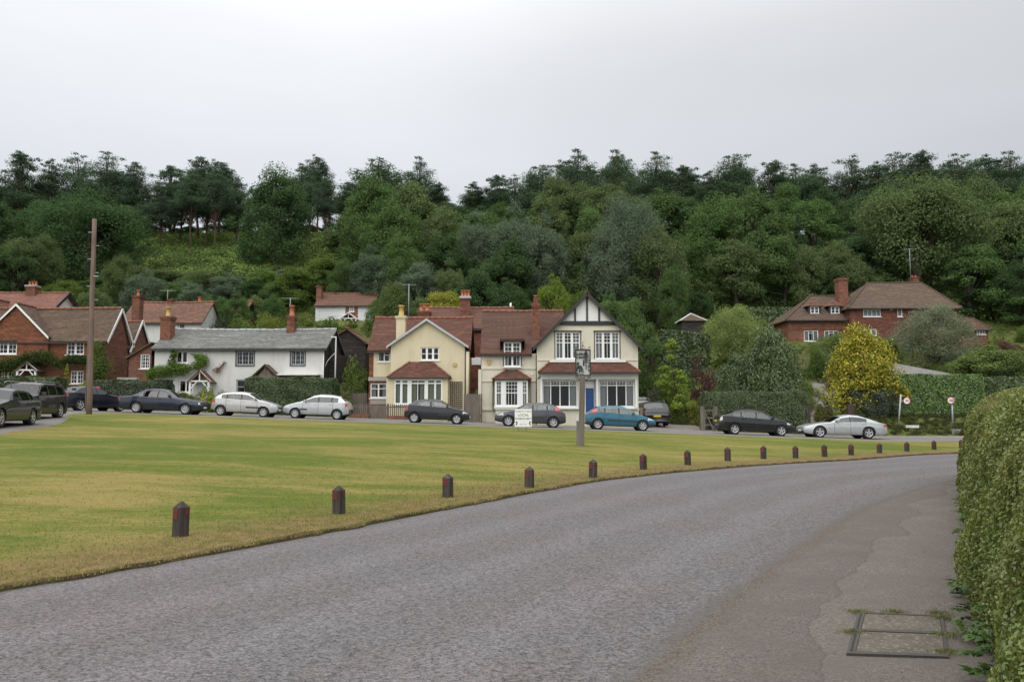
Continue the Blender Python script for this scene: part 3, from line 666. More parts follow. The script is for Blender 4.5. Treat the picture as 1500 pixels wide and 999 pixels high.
# ---------------------------------------------------------------- house with black timbered gable
def tudor_house():
    Y = 55.0; x = lambda p, py=550: X_(p, Y, py); z = lambda p: Zp(p, Y)
    gb = gzf(3, Y) - .35; D = 8.5
    o = thing('gabled_house', (x(818), Y + D / 2, gb), 'cream rendered house with black timbered gable, blue door and tiled shopfront canopy', 'house')
    xa, xb = x(786.5), x(935); xl = x(705)
    # front wall of the gabled wing
    zev = z(506); zap = z(431); xm = x(860.5)
    sl = (zap - zev) / (xb - xm)
    W1 = (x(813.5, 505), x(850, 505), z(526), z(486)); W2 = (x(871.5, 505), x(907.5, 505), z(526), z(486))
    S1 = (x(794), x(846.5), z(596.5), z(556.5)); S2 = (x(877), x(929.5), z(596.5), z(556.5)); DR = (x(852.5), x(872), z(607) - .3, z(556.5))
    b = MB()
    wall_holes(b, [(xa, gb), (xb, gb), (xb, zev), (xm, zap), (xa, zap - sl * (xm - xa))], [W1, W2, S1, S2, DR], Y, .16)
    shell(b, xa, xb, Y, Y + D, gb, zev); b.face([(xa, Y + D, zev), (xm, Y + D, zap), (xb, Y + D, zev)])
    # left wing
    zel = z(517.5)
    V1 = (x(738, 520), x(763, 520), z(537), z(500.5)); V2 = (x(729), x(768), z(596), z(558))
    wall_holes(b, [(xl, gb), (xa, gb), (xa, zel), (xl, zel)], [(V1[0], V1[1], V1[2], zel), V2], Y + .25, .16)
    shell(b, xl, xa, Y + .25, Y + D, gb, zel, 0, 'lb')
    b.face([(xl, Y + .25, zel), (xl, Y + D, zel), (xl, Y + 4.4, z(456) + .45)])
    b.build('wall', 'ivory', o)
    # buttress left edge, string courses, plinth
    b = MB(); b.box(x(700.5), xl - .002, Y + .1, Y + .8, gb, z(541)); b.build('buttress', 'ivory', o)
    b = MB(); b.box(xl, xa - .08, Y + .19, Y + .247, z(540.5), z(538.5)); b.box(xl, xa - .08, Y + .19, Y + .247, z(558.8), z(557.4)); b.box(xa + .06, xb, Y - .05, Y - .003, z(528.4), z(526.8)); b.box(xa - .04, DR[0] - .03, Y - .07, Y - .003, z(601), z(598)); b.box(DR[1] + .03, xb + .03, Y - .07, Y - .003, z(601), z(598)); b.box(xl, xa - .05, Y + .17, Y + .247, z(601), z(598)); b.build('string_course', 'ivory', o)
    # windows
    mull = [(1 / 3, .17), (2 / 3, .17)]; thin = [(1 / 3 - .165, .03), (.5, .03), (2 / 3 + .165, .03)]
    for W in (W1, W2):
        window(o, W, Y, mull + thin, [(.60, .06), (.735, .03), (.865, .03)], curtain=('net', 'half'), open_=.75, surround='black', fw=.09)
    for S in (S1, S2):
        window(o, S, Y, [(.24, .07), (.5, .07), (.76, .07)], [(.80, .07), (.895, .03)], curtain=('net', 'half'), open_=.42, fw=.10, bars=[(S[0] + (S[1] - S[0]) * f - .014, S[0] + (S[1] - S[0]) * f + .014, Y + .085, Y + .12, S[2] + (S[3] - S[2]) * .84, S[3] - .1) for f in (.08, .16, .325, .41, .585, .67, .84, .92)])
    # dormer-headed window of left wing breaking the eaves
    yw = Y + .12
    window(o, V1, yw, [(.5, .13), (.25, .025), (.75, .025)], [(.46, .09), (.63, .03), (.79, .03)], curtain=('net', 'half'), open_=.5, surround='black', fw=.09, inset=.06)
    b = MB(); b.box(V1[0] - .02, V1[1] + .02, yw + .13, Y + 2.6, zel - .3, V1[3] + .05); b.build('dormer_cheek', 'darkbrown', o)
    b = MB(); b.slab([(V1[0] - .2, yw - .2, V1[3] + .12), (V1[1] + .2, yw - .2, V1[3] + .12), (V1[1] + .2, Y + 3.2, V1[3] + .5), (V1[0] - .2, Y + 3.2, V1[3] + .5)], .1); b.build('dormer_roof', 'clay', o)
    # ground floor bay with its small hipped roof
    bx0, bx1 = x(725), x(773); yb = Y - .35
    W3 = (x(740.5), x(758.5), z(594), z(558.5)); WL = (x(727), x(734.8), z(594), z(558.5)); WR = (x(765), x(772), z(594), z(558.5))
    b = MB(); wall_holes(b, [(bx0, z(600)), (bx1, z(600)), (bx1, z(556)), (bx0, z(556))], [W3, WL, WR], yb, .1); shell(b, bx0, bx1, yb, Y + .25, z(600), z(556), 0, 'lr')
    b.face([(bx0, yb, z(556)), (bx1, yb, z(556)), (bx1, Y + .25, z(556)), (bx0, Y + .25, z(556))]); b.face([(bx0, yb, z(600)), (bx0, Y + .25, z(600)), (bx1, Y + .25, z(600)), (bx1, yb, z(600))])
    b.box(bx0 - .05, bx1 + .05, yb - .06, yb - .003, z(597.5), z(595.2))
    bay = b.build('bay', 'white', o)
    b = MB(); b.box(bx0 + .05, bx1 - .05, yb + .1, Y + .2, gb, z(600) - .003); b.build('bay_base', 'ivory', o)
    window(bay, W3, yb, [(.25, .025), (.5, .025), (.75, .025)], [(.52, .06), (.68, .025), (.84, .025)], sill=False, fw=.05, inset=.03)
    for W in (WL, WR): window(bay, W, yb, [(.5, .025)], [(.52, .06), (.68, .025), (.84, .025)], sill=False, fw=.05, inset=.03, curtain=('net', 'half'), open_=.8)
    hip_lean(o, x(721.5), x(778), x(742), x(757), yb - .2, Y + .25, z(555.8), z(541.5), 'clay', 'bay_roof')
    # canopy over the shopfront
    hip_lean(o, x(788), x(936), x(805.5, 530), x(917, 530), Y - .85, Y - .01, z(546.8) + .03, z(530.5), 'clay_bright', 'canopy')
    b = MB(); b.box(x(788.5), x(935.5), Y - .93, Y - .86, z(548), z(546)); b.build('canopy_gutter', 'black', o)
    b = MB(); b.box(x(805), x(917), Y - .12, Y - .003, z(530.6), z(528.6)); b.build('flashing', 'white', o)
    b = MB(); b.box(x(792), x(931), Y - .30, Y - .003, z(555.7), z(547.2)); b.build('fascia', 'white', o)
    for p in (792.6, 849.0, 874.2, 931): 
        b = MB(); b.box(x(p) - .07, x(p) + .07, Y - .28, Y - .003, z(597.5), z(555.8)); b.build('pilaster', 'white', o)
    for S in (S1, S2):
        b = MB(); b.box(S[0] - .12, S[1] + .12, Y - .22, Y - .075, z(599), z(597)); b.build('sill', 'white', o)
    # door
    b = MB(); xd0, xd1 = x(858.3), x(870.3); b.box(xd0, xd1, Y + .3, Y + .35, gb + .2, z(568.5))
    for a in (.12, .56):
        for c in (.08, .53): b.box(xd0 + (xd1 - xd0) * a, xd0 + (xd1 - xd0) * (a + .32), Y + .285, Y + .30, gb + .35 + 1.9 * c, gb + .35 + 1.9 * (c + .38))
    d = b.build('door', 'blue_door', o); b = MB(); b.tube([(xd0 + .1, Y + .28, gb + 1.2), (xd0 + .1, Y + .23, gb + 1.2)], .03, 6); b.build('handle', 'metal', d)
    b = MB(); b.box(DR[0], xd0 - .003, Y + .28, Y + .36, gb, DR[3]); b.box(xd1 + .003, DR[1], Y + .28, Y + .36, gb, DR[3]); b.box(xd0 - .002, xd1 + .002, Y + .28, Y + .36, z(568.3), DR[3]); b.build('door_frame', 'white', o)
    # roofs
    gable_y(o, xa, xb, Y, Y + D, zev, zap, 'clay', ov=.28, verge=.38, barge='black', bw=.30, xm=xm)
    b = MB(); b.tube([(xm, Y - .42, zap - .1), (xm, Y - .42, zap + .45)], [.06, .02], 6); b.build('finial', 'black', o)
    zrw = Zp(458.5, Y + 4.4); sw = (zrw - zel) / 4.15
    gable_x(o, xl, xa - .42, Y + .25, Y + D, zel, zrw, 'clay', yr=Y + 4.4, verge=.08, sag=.03, name='wing_roof', ov=.22)
    gable_x(o, xa - .33, x(832), Y + .75, Y + D, zel + sw * .5, zrw, 'clay', yr=Y + 4.4, verge=.01, sag=0, name='cross_roof', ov=.1, fascia=None)
    # timbering
    b = MB(); yt0, yt1 = Y - .09, Y - .002
    zt, zb_ = z(471.5), z(476.5); w_ = lambda zz: (xm - (zap - zz) / sl, xm + (zap - zz) / sl)
    l, r = w_(zb_); b.box(l + .05, r - .05, yt0, yt1, zb_, zt)
    for p in (842.3, 859.8, 877.4): 
        xx = x(p, 455); top = zap - abs(xx - xm) * sl - .05; b.box(xx - .06, xx + .06, yt0 + .01, yt1, zt + .001, top)
    for i in range(22): b.box(l + .6 + i * (r - l - 1.2) / 22, l + .6 + i * (r - l - 1.2) / 22 + .11, yt0 - .02, yt0 - .001, zt - .02, zt + .05)
    b.build('timbering', 'black', o)
    b = MB(); zz = z(470.8); l2, r2 = w_(zz); b.face([(l2 + .25, Y - .012, zz), (r2 - .25, Y - .012, zz), (xm, Y - .012, zap - .22)]); b.build('gable_panel', 'white', o)
    # chimney rising through the wing roof
    c = chimney(o, x(781), x(792), Y + 1.6, .7, z(500), Zp(444.5, Y + 1.6), 'brick', 1, 'pot', .14, z(494.5), ph=.6, pr=.15)
    b = MB(); b.box(x(782.6), x(790.4), Y + 1.75, Y + 2.15, Zp(444.5, Y + 1.6) + .001, Zp(436, Y + 1.6)); b.build('chimney_head', 'brick_dark', c)
    pipe(o, [(x(786.2), Y + .12, z(519)), (x(786.2), Y + .12, gb + .3)], .05, 'darkbrown'); pipe(o, [(x(786.2), Y + .1, z(556)), (x(792), Y - .2, z(551))], .035, 'darkbrown')
    b = MB(); b.prism([(x(713), Y + .16, z(526.5)), (x(719.5), Y + .16, z(526.5)), (x(719), Y + .16, z(532)), (x(716.2), Y + .16, z(534.8)), (x(713.5), Y + .16, z(532))], (0, .08, 0)); b.build('alarm_box', 'pot_buff', o)
    b = MB(); b.box(x(778), x(780.5), Y + .18, Y + .246, z(549), z(547)); b.build('lamp', 'white', o)
    return o
tudor_house()

# ---------------------------------------------------------------- cream house
def cream_house():
    Y = 56.0; x = lambda p, py=550: X_(p, Y, py); z = lambda p: Zp(p, Y); gb = gzf(-6, Y) - .35; D = 7.4
    o = thing('cream_house', (x(620), Y + D / 2, gb), 'pale yellow gabled house with big white bay window and brown trellis', 'house')
    xa, xb, xm = x(572), x(680.5), x(624.6); zev = z(505.5); zap = z(469); Y2 = Y + 1.3; x2 = lambda p, py=550: X_(p, Y2, py); z2 = lambda p: Zp(p, Y2)
    W = (x(616, 520), x(643.3, 520), z(527.6), z(508.6))
    b = MB(); slL = (zap - zev) / (xm - xa); wall_holes(b, [(xa, gb), (xb, gb), (xb, zev), (xm, zap), (xa, zev)], [W, (x(580), x(648), z(593), z(556))], Y, .14)
    shell(b, xa, xb, Y, Y + D, gb, zev); b.face([(xa, Y + D, zev), (xm, Y + D, zap), (xb, Y + D, zev)]); b.build('wall', 'cream', o)
    window(o, W, Y, [(1 / 3, .14), (2 / 3, .14)], [(.5, .04)], fw=.08)
    # set-back left wing
    xl = x2(540.5); zel = z2(512); U = (x2(553), x2(571), z2(530), z2(514)); Lw = (x2(542.5), x2(567.5), z2(583), z2(561)); Lw2 = (x2(569), x2(571.8), z2(583), z2(561))
    b = MB(); zsp = z2(552)
    wall_holes(b, [(x2(547), zsp), (xa + .0, zsp), (xa, zel), (x2(547), zel)], [U], Y2, .14); b.build('wing_wall', 'cream', o)
    b = MB(); b.face([(xl, Y2, zsp), (x2(547), Y2, zsp), (x2(547), Y2, zel), (xl, Y2, zel)]); wall_holes(b, [(xl, gb), (xa, gb), (xa, zsp), (xl, zsp)], [Lw], Y2, .14)
    shell(b, xl, xa, Y2, Y + D, gb, zel, 0, 'lb'); b.face([(xl, Y2, zel), (xl, Y + D, zel), (xl, Y2 + 3, z2(467) + .3)]); b.build('brick_wall', 'tilehung', o)
    b = MB(); b.box(xl - .03, xa - .01, Y2 - .08, Y2 - .002, z2(558), z2(552.5)); b.box(xl + .1, xa - .01, Y2 - .04, Y2 - .002, z2(592), z2(585.5)); b.build('band', 'concrete', o)
    window(o, U, Y2, [(.52, .08)], [(.62, .05, .52, 1)], fw=.07, curtain=('net', 'half'))
    window(o, Lw, Y2, [(.48, .10)], [(.62, .05)], fw=.09, curtain=('net', 'half'), open_=.6)
    gable_x(o, xl, x2(687), Y2, Y + D, zel, Zp(468, Y2 + 3.0), 'clay_bright', yr=Y2 + 3.0, verge=.12, sag=.04, name='wing_roof')
    gable_y(o, xa, xb, Y, Y2 + 2.9, zev, zap, 'clay_bright', ov=.28, verge=.25, barge='lead', bw=.2, xm=xm)
    # bay
    yb = Y - .95; xb0, xb1 = X_(576, yb), X_(649.5, yb); zb0, zb1 = Zp(594, yb), Zp(554, yb)
    edges = [576.5, 589, 599.5, 612.5, 624.5, 637, 649]; hs = []
    hole = (X_(577, yb) + .03, X_(649, yb) - .03, Zp(592.5, yb), Zp(555.5, yb))
    b = MB(); wall_holes(b, [(xb0 - .45, gb), (xb1 + .3, gb), (xb1 + .3, zb1 + .05), (xb0 - .45, zb1 + .05)], [hole], yb, .12); shell(b, xb0 - .45, xb1 + .3, yb, Y - .003, gb, zb1 + .05, 0, 'lr')
    b.face([(xb0 - .45, yb, zb1 + .05), (xb1 + .3, yb, zb1 + .05), (xb1 + .3, Y - .003, zb1 + .05), (xb0 - .45, Y - .003, zb1 + .05)]); bay = b.build('bay', 'cream', o)
    w = hole[1] - hole[0]
    vb = [((X_(p, yb) - hole[0]) / w, t) for p, t in ((588, .16), (600, .28), (624.5, .24), (637.5, .12))] + [((X_(612, yb) - hole[0]) / w, .05)]
    wn_ = window(bay, hole, yb, vb, [(.84, .09)], fw=.10, inset=.02)
    c = MB(); zt = hole[2] + (hole[3] - hole[2]) * .98; k = 44
    for i in range(k):
        if 20 <= i <= 22: continue
        u0, u1 = hole[0] + w * i / k, hole[0] + w * (i + 1) / k; c.face([(u0, yb + .2 + .05 * (i % 2), hole[2]), (u1, yb + .2 + .05 * ((i + 1) % 2), hole[2]), (u1, yb + .2 + .05 * ((i + 1) % 2), zt), (u0, yb + .2 + .05 * (i % 2), zt)])
    c.build('curtain', 'curtain', wn_)
    hip_lean(o, X_(567.5, yb), X_(660.5, yb), x(600.5, 530), x(632.5, 530), yb - .18, Y - .01, Zp(552.8, yb), z(530), 'clay_bright', 'bay_roof')
    b = MB(); b.box(X_(568, yb), X_(660, yb), yb - .26, yb - .19, Zp(553.5, yb) - .03, Zp(552.6, yb)); b.build('bay_gutter', 'gutter', o)
    # trellis
    b = MB(); xt0, xt1, zt0, zt1 = x(660), x(677), z(598), z(559.5)
    for i in range(7): k = xt0 + (xt1 - xt0) * i / 6; b.box(k - .02, k + .02, Y - .06, Y - .035, zt0, zt1)
    for i in range(14): k = zt0 + (zt1 - zt0) * i / 13; b.box(xt0 - .02, xt1 + .02, Y - .034, Y - .012, k - .02, k + .02)
    b.build('trellis', 'darkbrown', o)
    pipe(o, [(x(683.5), Y + .1, z(515)), (x(683.5), Y + .1, gb + .1)], .17, 'cream', 'flue'); pipe(o, [(x(680.5) + .06, Y - .05, z(507)), (x(680.5) + .06, Y - .05, gb + .2)], .045)
    c = chimney(o, x(577.5, 480), x(591, 480), Y + .9, .65, z(500), Zp(463, Y + .9), 'cream', 1, 'pot_buff', .10, ph=.78, pr=.2)
    aerial(o, x(592.8, 445), Y + 2.2, Zp(468, Y + 2.2), Zp(416, Y + 2.2), 1.0)
    b = MB(); b.prism([(x(663.5), Y - .1, z(531.5)), (x(668.5), Y - .1, z(531.5)), (x(669), Y - .1, z(535)), (x(666), Y - .1, z(537.5)), (x(663), Y - .1, z(535))], (0, .095, 0)); b.build('alarm_box', 'pot_buff', o)
cream_house()

# ---------------------------------------------------------------- brick house behind with long red roof
def rear_brick_house():
    Y = 65.0; x = lambda p, py=500: X_(p, Y, py); z = lambda p: Zp(p, Y); gb = gzf(-3, Y) - .4; D = 8
    o = thing('brick_house', (x(690), Y + D / 2, gb), 'red tile-hung house seen in the gap between cream house and timbered house', 'house')
    xa, xb = x(612), x(752); ze = z(481.5)
    b = MB(); wall_holes(b, [(xa, gb), (xb, gb), (xb, ze), (xa, ze)], [], Y); shell(b, xa, xb, Y, Y + D, gb, ze)
    for X in (xa, xb): b.face([(X, Y, ze), (X, Y + D, ze), (X, Y + 4, Zp(452, Y + 4))])
    b.build('wall', 'tilehung_dull', o)
    gable_x(o, xa, xb, Y, Y + D, ze, Zp(453, Y + 4), 'clay_bright', yr=Y + 4, verge=.1)
    b = MB(); b.box(x(691), x(704.5), Y - .06, Y - .002, z(534.5), z(523.5)); b.build('sign_board', 'white', o)
    chimney(o, x(672, 450), x(686, 450), Y + 2.2, .8, z(475), Zp(434, Y + 2.2), 'brick_dark', 3, 'pot', .16, z(462), ph=.55, stone='lead', pr=.13)
    chimney(o, x(609, 450), x(626.5, 450), Y + 1.5, .8, z(485), Zp(455.5, Y + 1.5), 'brick_dark', 2, 'pot', .14, ph=.62, pr=.17)
    pipe(o, [(X_(748, Y + 4, 445), Y + 4, Zp(456, Y + 4)), (X_(748, Y + 4, 445), Y + 4, Zp(444, Y + 4))], .08, 'white', 'flue')
    b = MB(); b.prism([(x(636, 465), Y + 1.2, z(467)), (x(640, 465), Y + 1.2, z(463.5)), (x(644, 465), Y + 1.2, z(467)), (x(644, 465), Y + 1.2, z(468)), (x(636, 465), Y + 1.2, z(468))], (0, 1.2, 0)); b.build('roof_vent', 'white', o)
rear_brick_house()

# ---------------------------------------------------------------- long white cottage
def porch(par, xc, w, y, d, zb, ze, za, post='white', roof='clay_old', brace=True):
    b = MB(); p = .07
    for s in (-1, 1):
        b.box(xc + s * w / 2 - p, xc + s * w / 2 + p, y - d, y - d + 2 * p, zb, ze)
        b.bar((xc + s * (w / 2 + .12), y - d + .03, ze - .06), (xc, y - d + .03, za), .1, .1)
        if brace: b.bar((xc + s * w / 2, y - d + .07, ze - .6), (xc + s * w * .1, y - d + .07, ze + .02), .07, .07)
    b.bar((xc - w / 2, y - d + .05, ze), (xc + w / 2, y - d + .05, ze), .1, .1)
    b.box(xc - .035, xc + .035, y - d + .02, y - d + .08, ze + .05, za - .05)
    o = b.build('porch', post, par)
    r = MB()
    for s in (-1, 1): r.slab([(xc + s * (w / 2 + .22), y - d - .12, ze - .1), (xc + s * (w / 2 + .22), y, ze - .1), (xc, y, za + .06), (xc, y - d - .12, za + .06)], .07)
    r.build('porch_roof', roof, o); return o
def white_cottage():
    Y = 60.0; x = lambda p, py=550: X_(p, Y, py); z = lambda p: Zp(p, Y); gb = gzf(-20, Y) - .3; D = 6.4
    o = thing('white_cottage', (x(350), Y + D / 2, gb), 'long low whitewashed cottage with grey slate roof and two porches', 'cottage')
    xa, xb = x(225.5), x(474); ze = z(510.5); yr = Y + 3.2; zr = Zp(485, yr)
    U = [(x(258, 520), x(275, 520), z(532), z(514)), (x(346.3, 520), x(372.3, 520), z(534.8), z(514.5)), (x(426, 520), x(446.8, 520), z(534.8), z(513))]
    Lw = [(x(243), x(255), z(575), z(556)), (x(262), x(283), z(575), z(556)), (x(346.5), x(371), z(577), z(556))]
    b = MB(); wall_holes(b, [(xa, gb), (xb, gb), (xb, ze), (xa, ze)], U + Lw, Y, .14); shell(b, xa, xb, Y, Y + D, gb, ze, 0, 'lb'); b.face([(xa, Y, ze), (xa, Y + D, ze), (xa, yr, zr)]); b.build('wall', 'limewash', o)
    b = MB(); shell(b, xa, xb, Y + .01, Y + D, gb, ze, 0, 'r'); b.face([(xb, Y, ze), (xb, Y + D, ze), (xb, yr, zr)])
    xq = x(483.5); wall_holes(b, [(xb + .01, gb), (xq, gb), (xq, z(520)), (xb + .01, ze + .5)], [], Y + 1.6); shell(b, xb, xq, Y + 1.6, Y + D, gb, z(515), 0, 'rb'); b.build('boarded_end', 'weatherboard_dark', o)
    window(o, U[0], Y, [(.5, .12)], [], fw=.09, curtain=('redcurtain', 'half'), open_=.5)
    for W in U[1:]: window(o, W, Y, [(1 / 3, .07), (2 / 3, .07), (1 / 6, .02), (.5, .02), (5 / 6, .02)], [(.33, .02), (.66, .02)], frame='galv', fw=.08, curtain=('redcurtain', 'half'), open_=.25, sillm='darkbrown', surround='darkbrown')
    for W in Lw[:2]: window(o, W, Y, [(.5, .1)], [], fw=.1, curtain=('redcurtain', 'half'), open_=.4)
    window(o, Lw[2], Y, [(.5, .07)], [(.5, .04)], frame='galv', fw=.08)
    gable_x(o, xa, xb, Y, Y + D, ze, zr, 'slate', 'ridge_grey', yr=yr, verge=.22, sag=.07)
    chimney(o, x(405.8, 475), x(417, 475), Y + 2.6, .7, z(492), Zp(463, Y + 2.6), 'brick_dark', 1, 'pot', .13, z(487.5), ph=.85, pr=.2)
    b = MB(); b.box(x(219), x(232.5), Y + .9, Y + 2.2, gb, z(500)); b.build('chimney_breast', 'brick', o)
    chimney(o, x(224.5, 475), x(239.5, 475), Y + 1.2, .9, z(501), Zp(463, Y + 1.2), 'brick', 1, 'pot_buff', .14, ph=.75, pr=.16)
    porch(o, x(300.5), 1.35, Y - .003, 1.1, gb + .2, z(559), z(544.5))
    p2 = porch(o, x(394), 1.75, Y - .003, 1.0, gb + .2, z(552.5), z(535.5), 'wood', 'clay_brown', False)
    b = MB(); b.face([(x(383), Y - .9, z(552)), (x(405), Y - .9, z(552)), (x(394), Y - .9, z(538))]); b.build('boarding', 'wood', p2)
    b = MB(); b.box(x(411), x(470), Y - .95, Y - .003, z(550.2), z(548.4)); b.build('flat_canopy', 'white', o)
    b = MB(); b.box(x(412), x(469), Y - .6, Y - .1, gb, z(550.5)); b.build('lean_to', 'wood', o)
    pipe(o, [(x(473.6), Y - .05, ze), (x(473.6), Y - .05, gb)], .04, 'white'); aerial(o, x(409, 440), Y + 3.0, Zp(462, Y + 3), Zp(436, Y + 3), 1.3)
white_cottage()
def brick_outshot():
    Y = 61.2; x = lambda p, py=550: X_(p, Y, py); z = lambda p: Zp(p, Y); gb = gzf(-27, Y) - .3; D = 4.5
    o = thing('brick_outbuilding', (x(205), Y + D / 2, gb), 'small dark brick outbuilding with sloping roof between brick house and white cottage', 'outbuilding')
    W = (x(205, 530), x(219.5, 530), z(540), z(518.5)); xa, xb = x(188), x(221)
    b = MB(); wall_holes(b, [(xa, gb), (xb, gb), (xb, z(502)), (xa, z(521))], [W], Y, .14); shell(b, xa, xb, Y, Y + D, gb, z(521)); b.build('wall', 'brick_dark', o)
    window(o, W, Y, [(.25, .03), (.5, .05), (.75, .03)], [(.25, .03), (.5, .04), (.75, .03)], fw=.08)
    b = MB(); b.slab([(xa - .25, Y - .2, z(524)), (xb, Y - .2, z(501)), (xb, Y + D, z(501)), (xa - .25, Y + D, z(524))], .12); b.build('roof', 'clay_brown', o)
    b = MB(); b.box(x(196), x(224), Y - 2.6, Y - 2.3, gb, Zp(553, Y - 2.5)); tag(b.build('garden_wall', 'concrete', loc=(x(210), Y - 2.45, gb)), 'low pale coped garden wall in front of the dark brick outbuilding', 'garden wall')
brick_outshot()

# ---------------------------------------------------------------- red brick house at the left
def left_brick_house():
    Y = 62.0; x = lambda p, py=520: X_(p, Y, py); z = lambda p: Zp(p, Y); gb = gzf(-33, Y) - .35; D = 3.6
    o = thing('tile_hung_house', (x(75), Y + 3, gb), 'red brick and tile-hung house with white-edged front gable and climbers at left', 'house')
    xa, xb = x(-70), x(154.5); ze = z(497); gl, gr, gm = x(-22), x(72), x(24.6); zap = z(447.5); yr = Y + 2.1; zr = Zp(454, yr)
    U = [(x(.5, 510), x(27.5, 510), z(519), z(498.3)), (x(97, 510), x(123, 510), z(519.5), z(499))]
    L = [(x(2), x(22), z(562), z(545)), (x(104), x(123), z(562), z(543))]
    zt = z(531)
    b = MB(); wall_holes(b, [(xa, zt), (gr, zt), (gr, z(494)), (gm, zap), (gl, z(494)), (xa, z(494) - .01)][1:-1] + [(gl, zt)], [U[0]], Y - .25, .14)
    wall_holes(b, [(gr, zt), (xb, zt), (xb, ze), (gr, ze)], [U[1]], Y, .14); wall_holes(b, [(xa, zt), (gl, zt), (gl, ze), (xa, ze)], [], Y, .14)
    shell(b, gl, gr, Y - .25, Y, zt, z(494), 0, 'lr'); b.build('tile_hanging', 'tilehung', o)
    b = MB(); wall_holes(b, [(xa, gb), (xb, gb), (xb, zt), (xa, zt)], [L[0], L[1]], Y + .04, .14)
    shell(b, xa, xb, Y + .04, Y + D, gb, ze); b.face([(xb, Y, ze), (xb, Y + D, ze), (xb, yr, zr)]); b.face([(xa, Y, ze), (xa, Y + D, ze), (xa, yr, zr)])
    # rear range gable
    Y3, D3 = Y + D + .02, 4.2; b.face([(xb, Y3, gb), (xb, Y3 + D3, gb), (xb, Y3 + D3, ze - .3), (xb, Y3 + D3 / 2, zr - .6), (xb, Y3, ze - .3)])
    b.build('wall', 'brick_dark', o)
    window(o, U[0], Y - .25, [(.5, .13), (.25, .03), (.75, .03)], [(.33, .03), (.66, .03)], fw=.1); window(o, U[1], Y, [(.5, .16), (.25, .03), (.75, .03)], [(.33, .03), (.66, .03)], fw=.1)
    window(o, L[0], Y + .04, [(.5, .12), (.25, .03), (.75, .03)], [(.33, .03), (.66, .03)], fw=.08); window(o, L[1], Y + .04, [(.5, .12), (.25, .03), (.75, .03)], [(.33, .03), (.66, .03)], fw=.08)
    gable_x(o, xa, xb, Y, Y + D, ze, zr, 'clay_brown', yr=yr, verge=.15, ov=.25, sag=.05)
    gable_x(o, xb - 3.0, xb, Y3, Y3 + D3, ze - .3, zr - .65, 'clay_brown', verge=.15, name='rear_roof', fascia=None)
    gable_y(o, gl, gr, Y - .25, Y + 2, z(494), zap, 'clay_brown', ov=.12, verge=.15, barge='white', bw=.2, xm=gm, name='gable_roof')
    for (ya, yb_, zc) in ((Y - .1, yr, 0), (Y3, Y3 + D3 / 2, -.5)):
        b = MB(); b.bar((xb + .17, ya, ze - .25 + zc), (xb + .17, yb_, zr + .02 + zc), .05, .2); b.bar((xb + .17, yb_, zr + .02 + zc), (xb + .17, 2 * yb_ - ya, ze - .25 + zc), .05, .2); b.build('bargeboard', 'white', o)
    porch(o, x(52), 1.35, Y, 1.1, gb + .3, z(543), z(532), 'white', 'clay_brown')
    chimney(o, x(138, 450), x(150, 450), Y3 + 2.5, .8, z(475), Zp(434, Y3 + 3), 'brick_dark', 1, 'pot', .1, ph=.5)
    pipe(o, [(xb + .06, Y + D + .1, ze - .2), (xb + .06, Y + D + .1, gb)], .05)
left_brick_house()

def back_left_house():
    Y = 80.0; x = lambda p, py=440: X_(p, Y, py); z = lambda p: Zp(p, Y); gb = gzf(-48, Y) - .4; D = 7
    o = thing('gabled_villa', (x(20), Y + D / 2, gb), 'white house with smooth pinkish tiled roof and black-edged gables behind the tile-hung house', 'house')
    xa, xb = x(-60), x(69); ze = z(458); yr = Y + 3.2; zr = Zp(431, yr)
    b = MB(); wall_holes(b, [(xa, gb), (xb, gb), (xb, ze), (xa, ze)], [], Y); shell(b, xa, xb, Y, Y + D, gb, ze); b.face([(xb, Y, ze), (xb, Y + D, ze), (xb, yr, zr)])
    wall_holes(b, [(x(-22), gb), (x(10.5), gb), (x(10.5), z(459)), (x(-1), z(443)), (x(-22), z(459))], [], Y - 1.2); shell(b, x(-22), x(10.5), Y - 1.2, Y, gb, z(459), 0, 'lr'); b.build('wall', 'white', o)
    gable_x(o, xa, xb, Y, Y + D, ze, zr, 'clay_pink', yr=yr, verge=.5, sag=0)
    b = MB(); b.bar((xb + .5, Y - .3, ze - .2), (xb + .5, yr, zr + .05), .06, .28); b.bar((xb + .5, yr, zr + .05), (xb + .5, Y + D, ze - .3), .06, .28); b.build('bargeboard', 'black', o)
    gable_y(o, x(-13), x(10.5), Y - 1.2, Y + 2.4, z(459), z(441), 'clay_pink', barge='black', bw=.28, xm=x(-1), name='gable_roof')
    chimney(o, x(14.5, 420), x(28.5, 420), Y + 2.6, .9, z(440), Zp(417.5, Y + 2.6), 'brick_dark', 3, 'pot', .16, ph=.42, stone='concrete')
back_left_house()

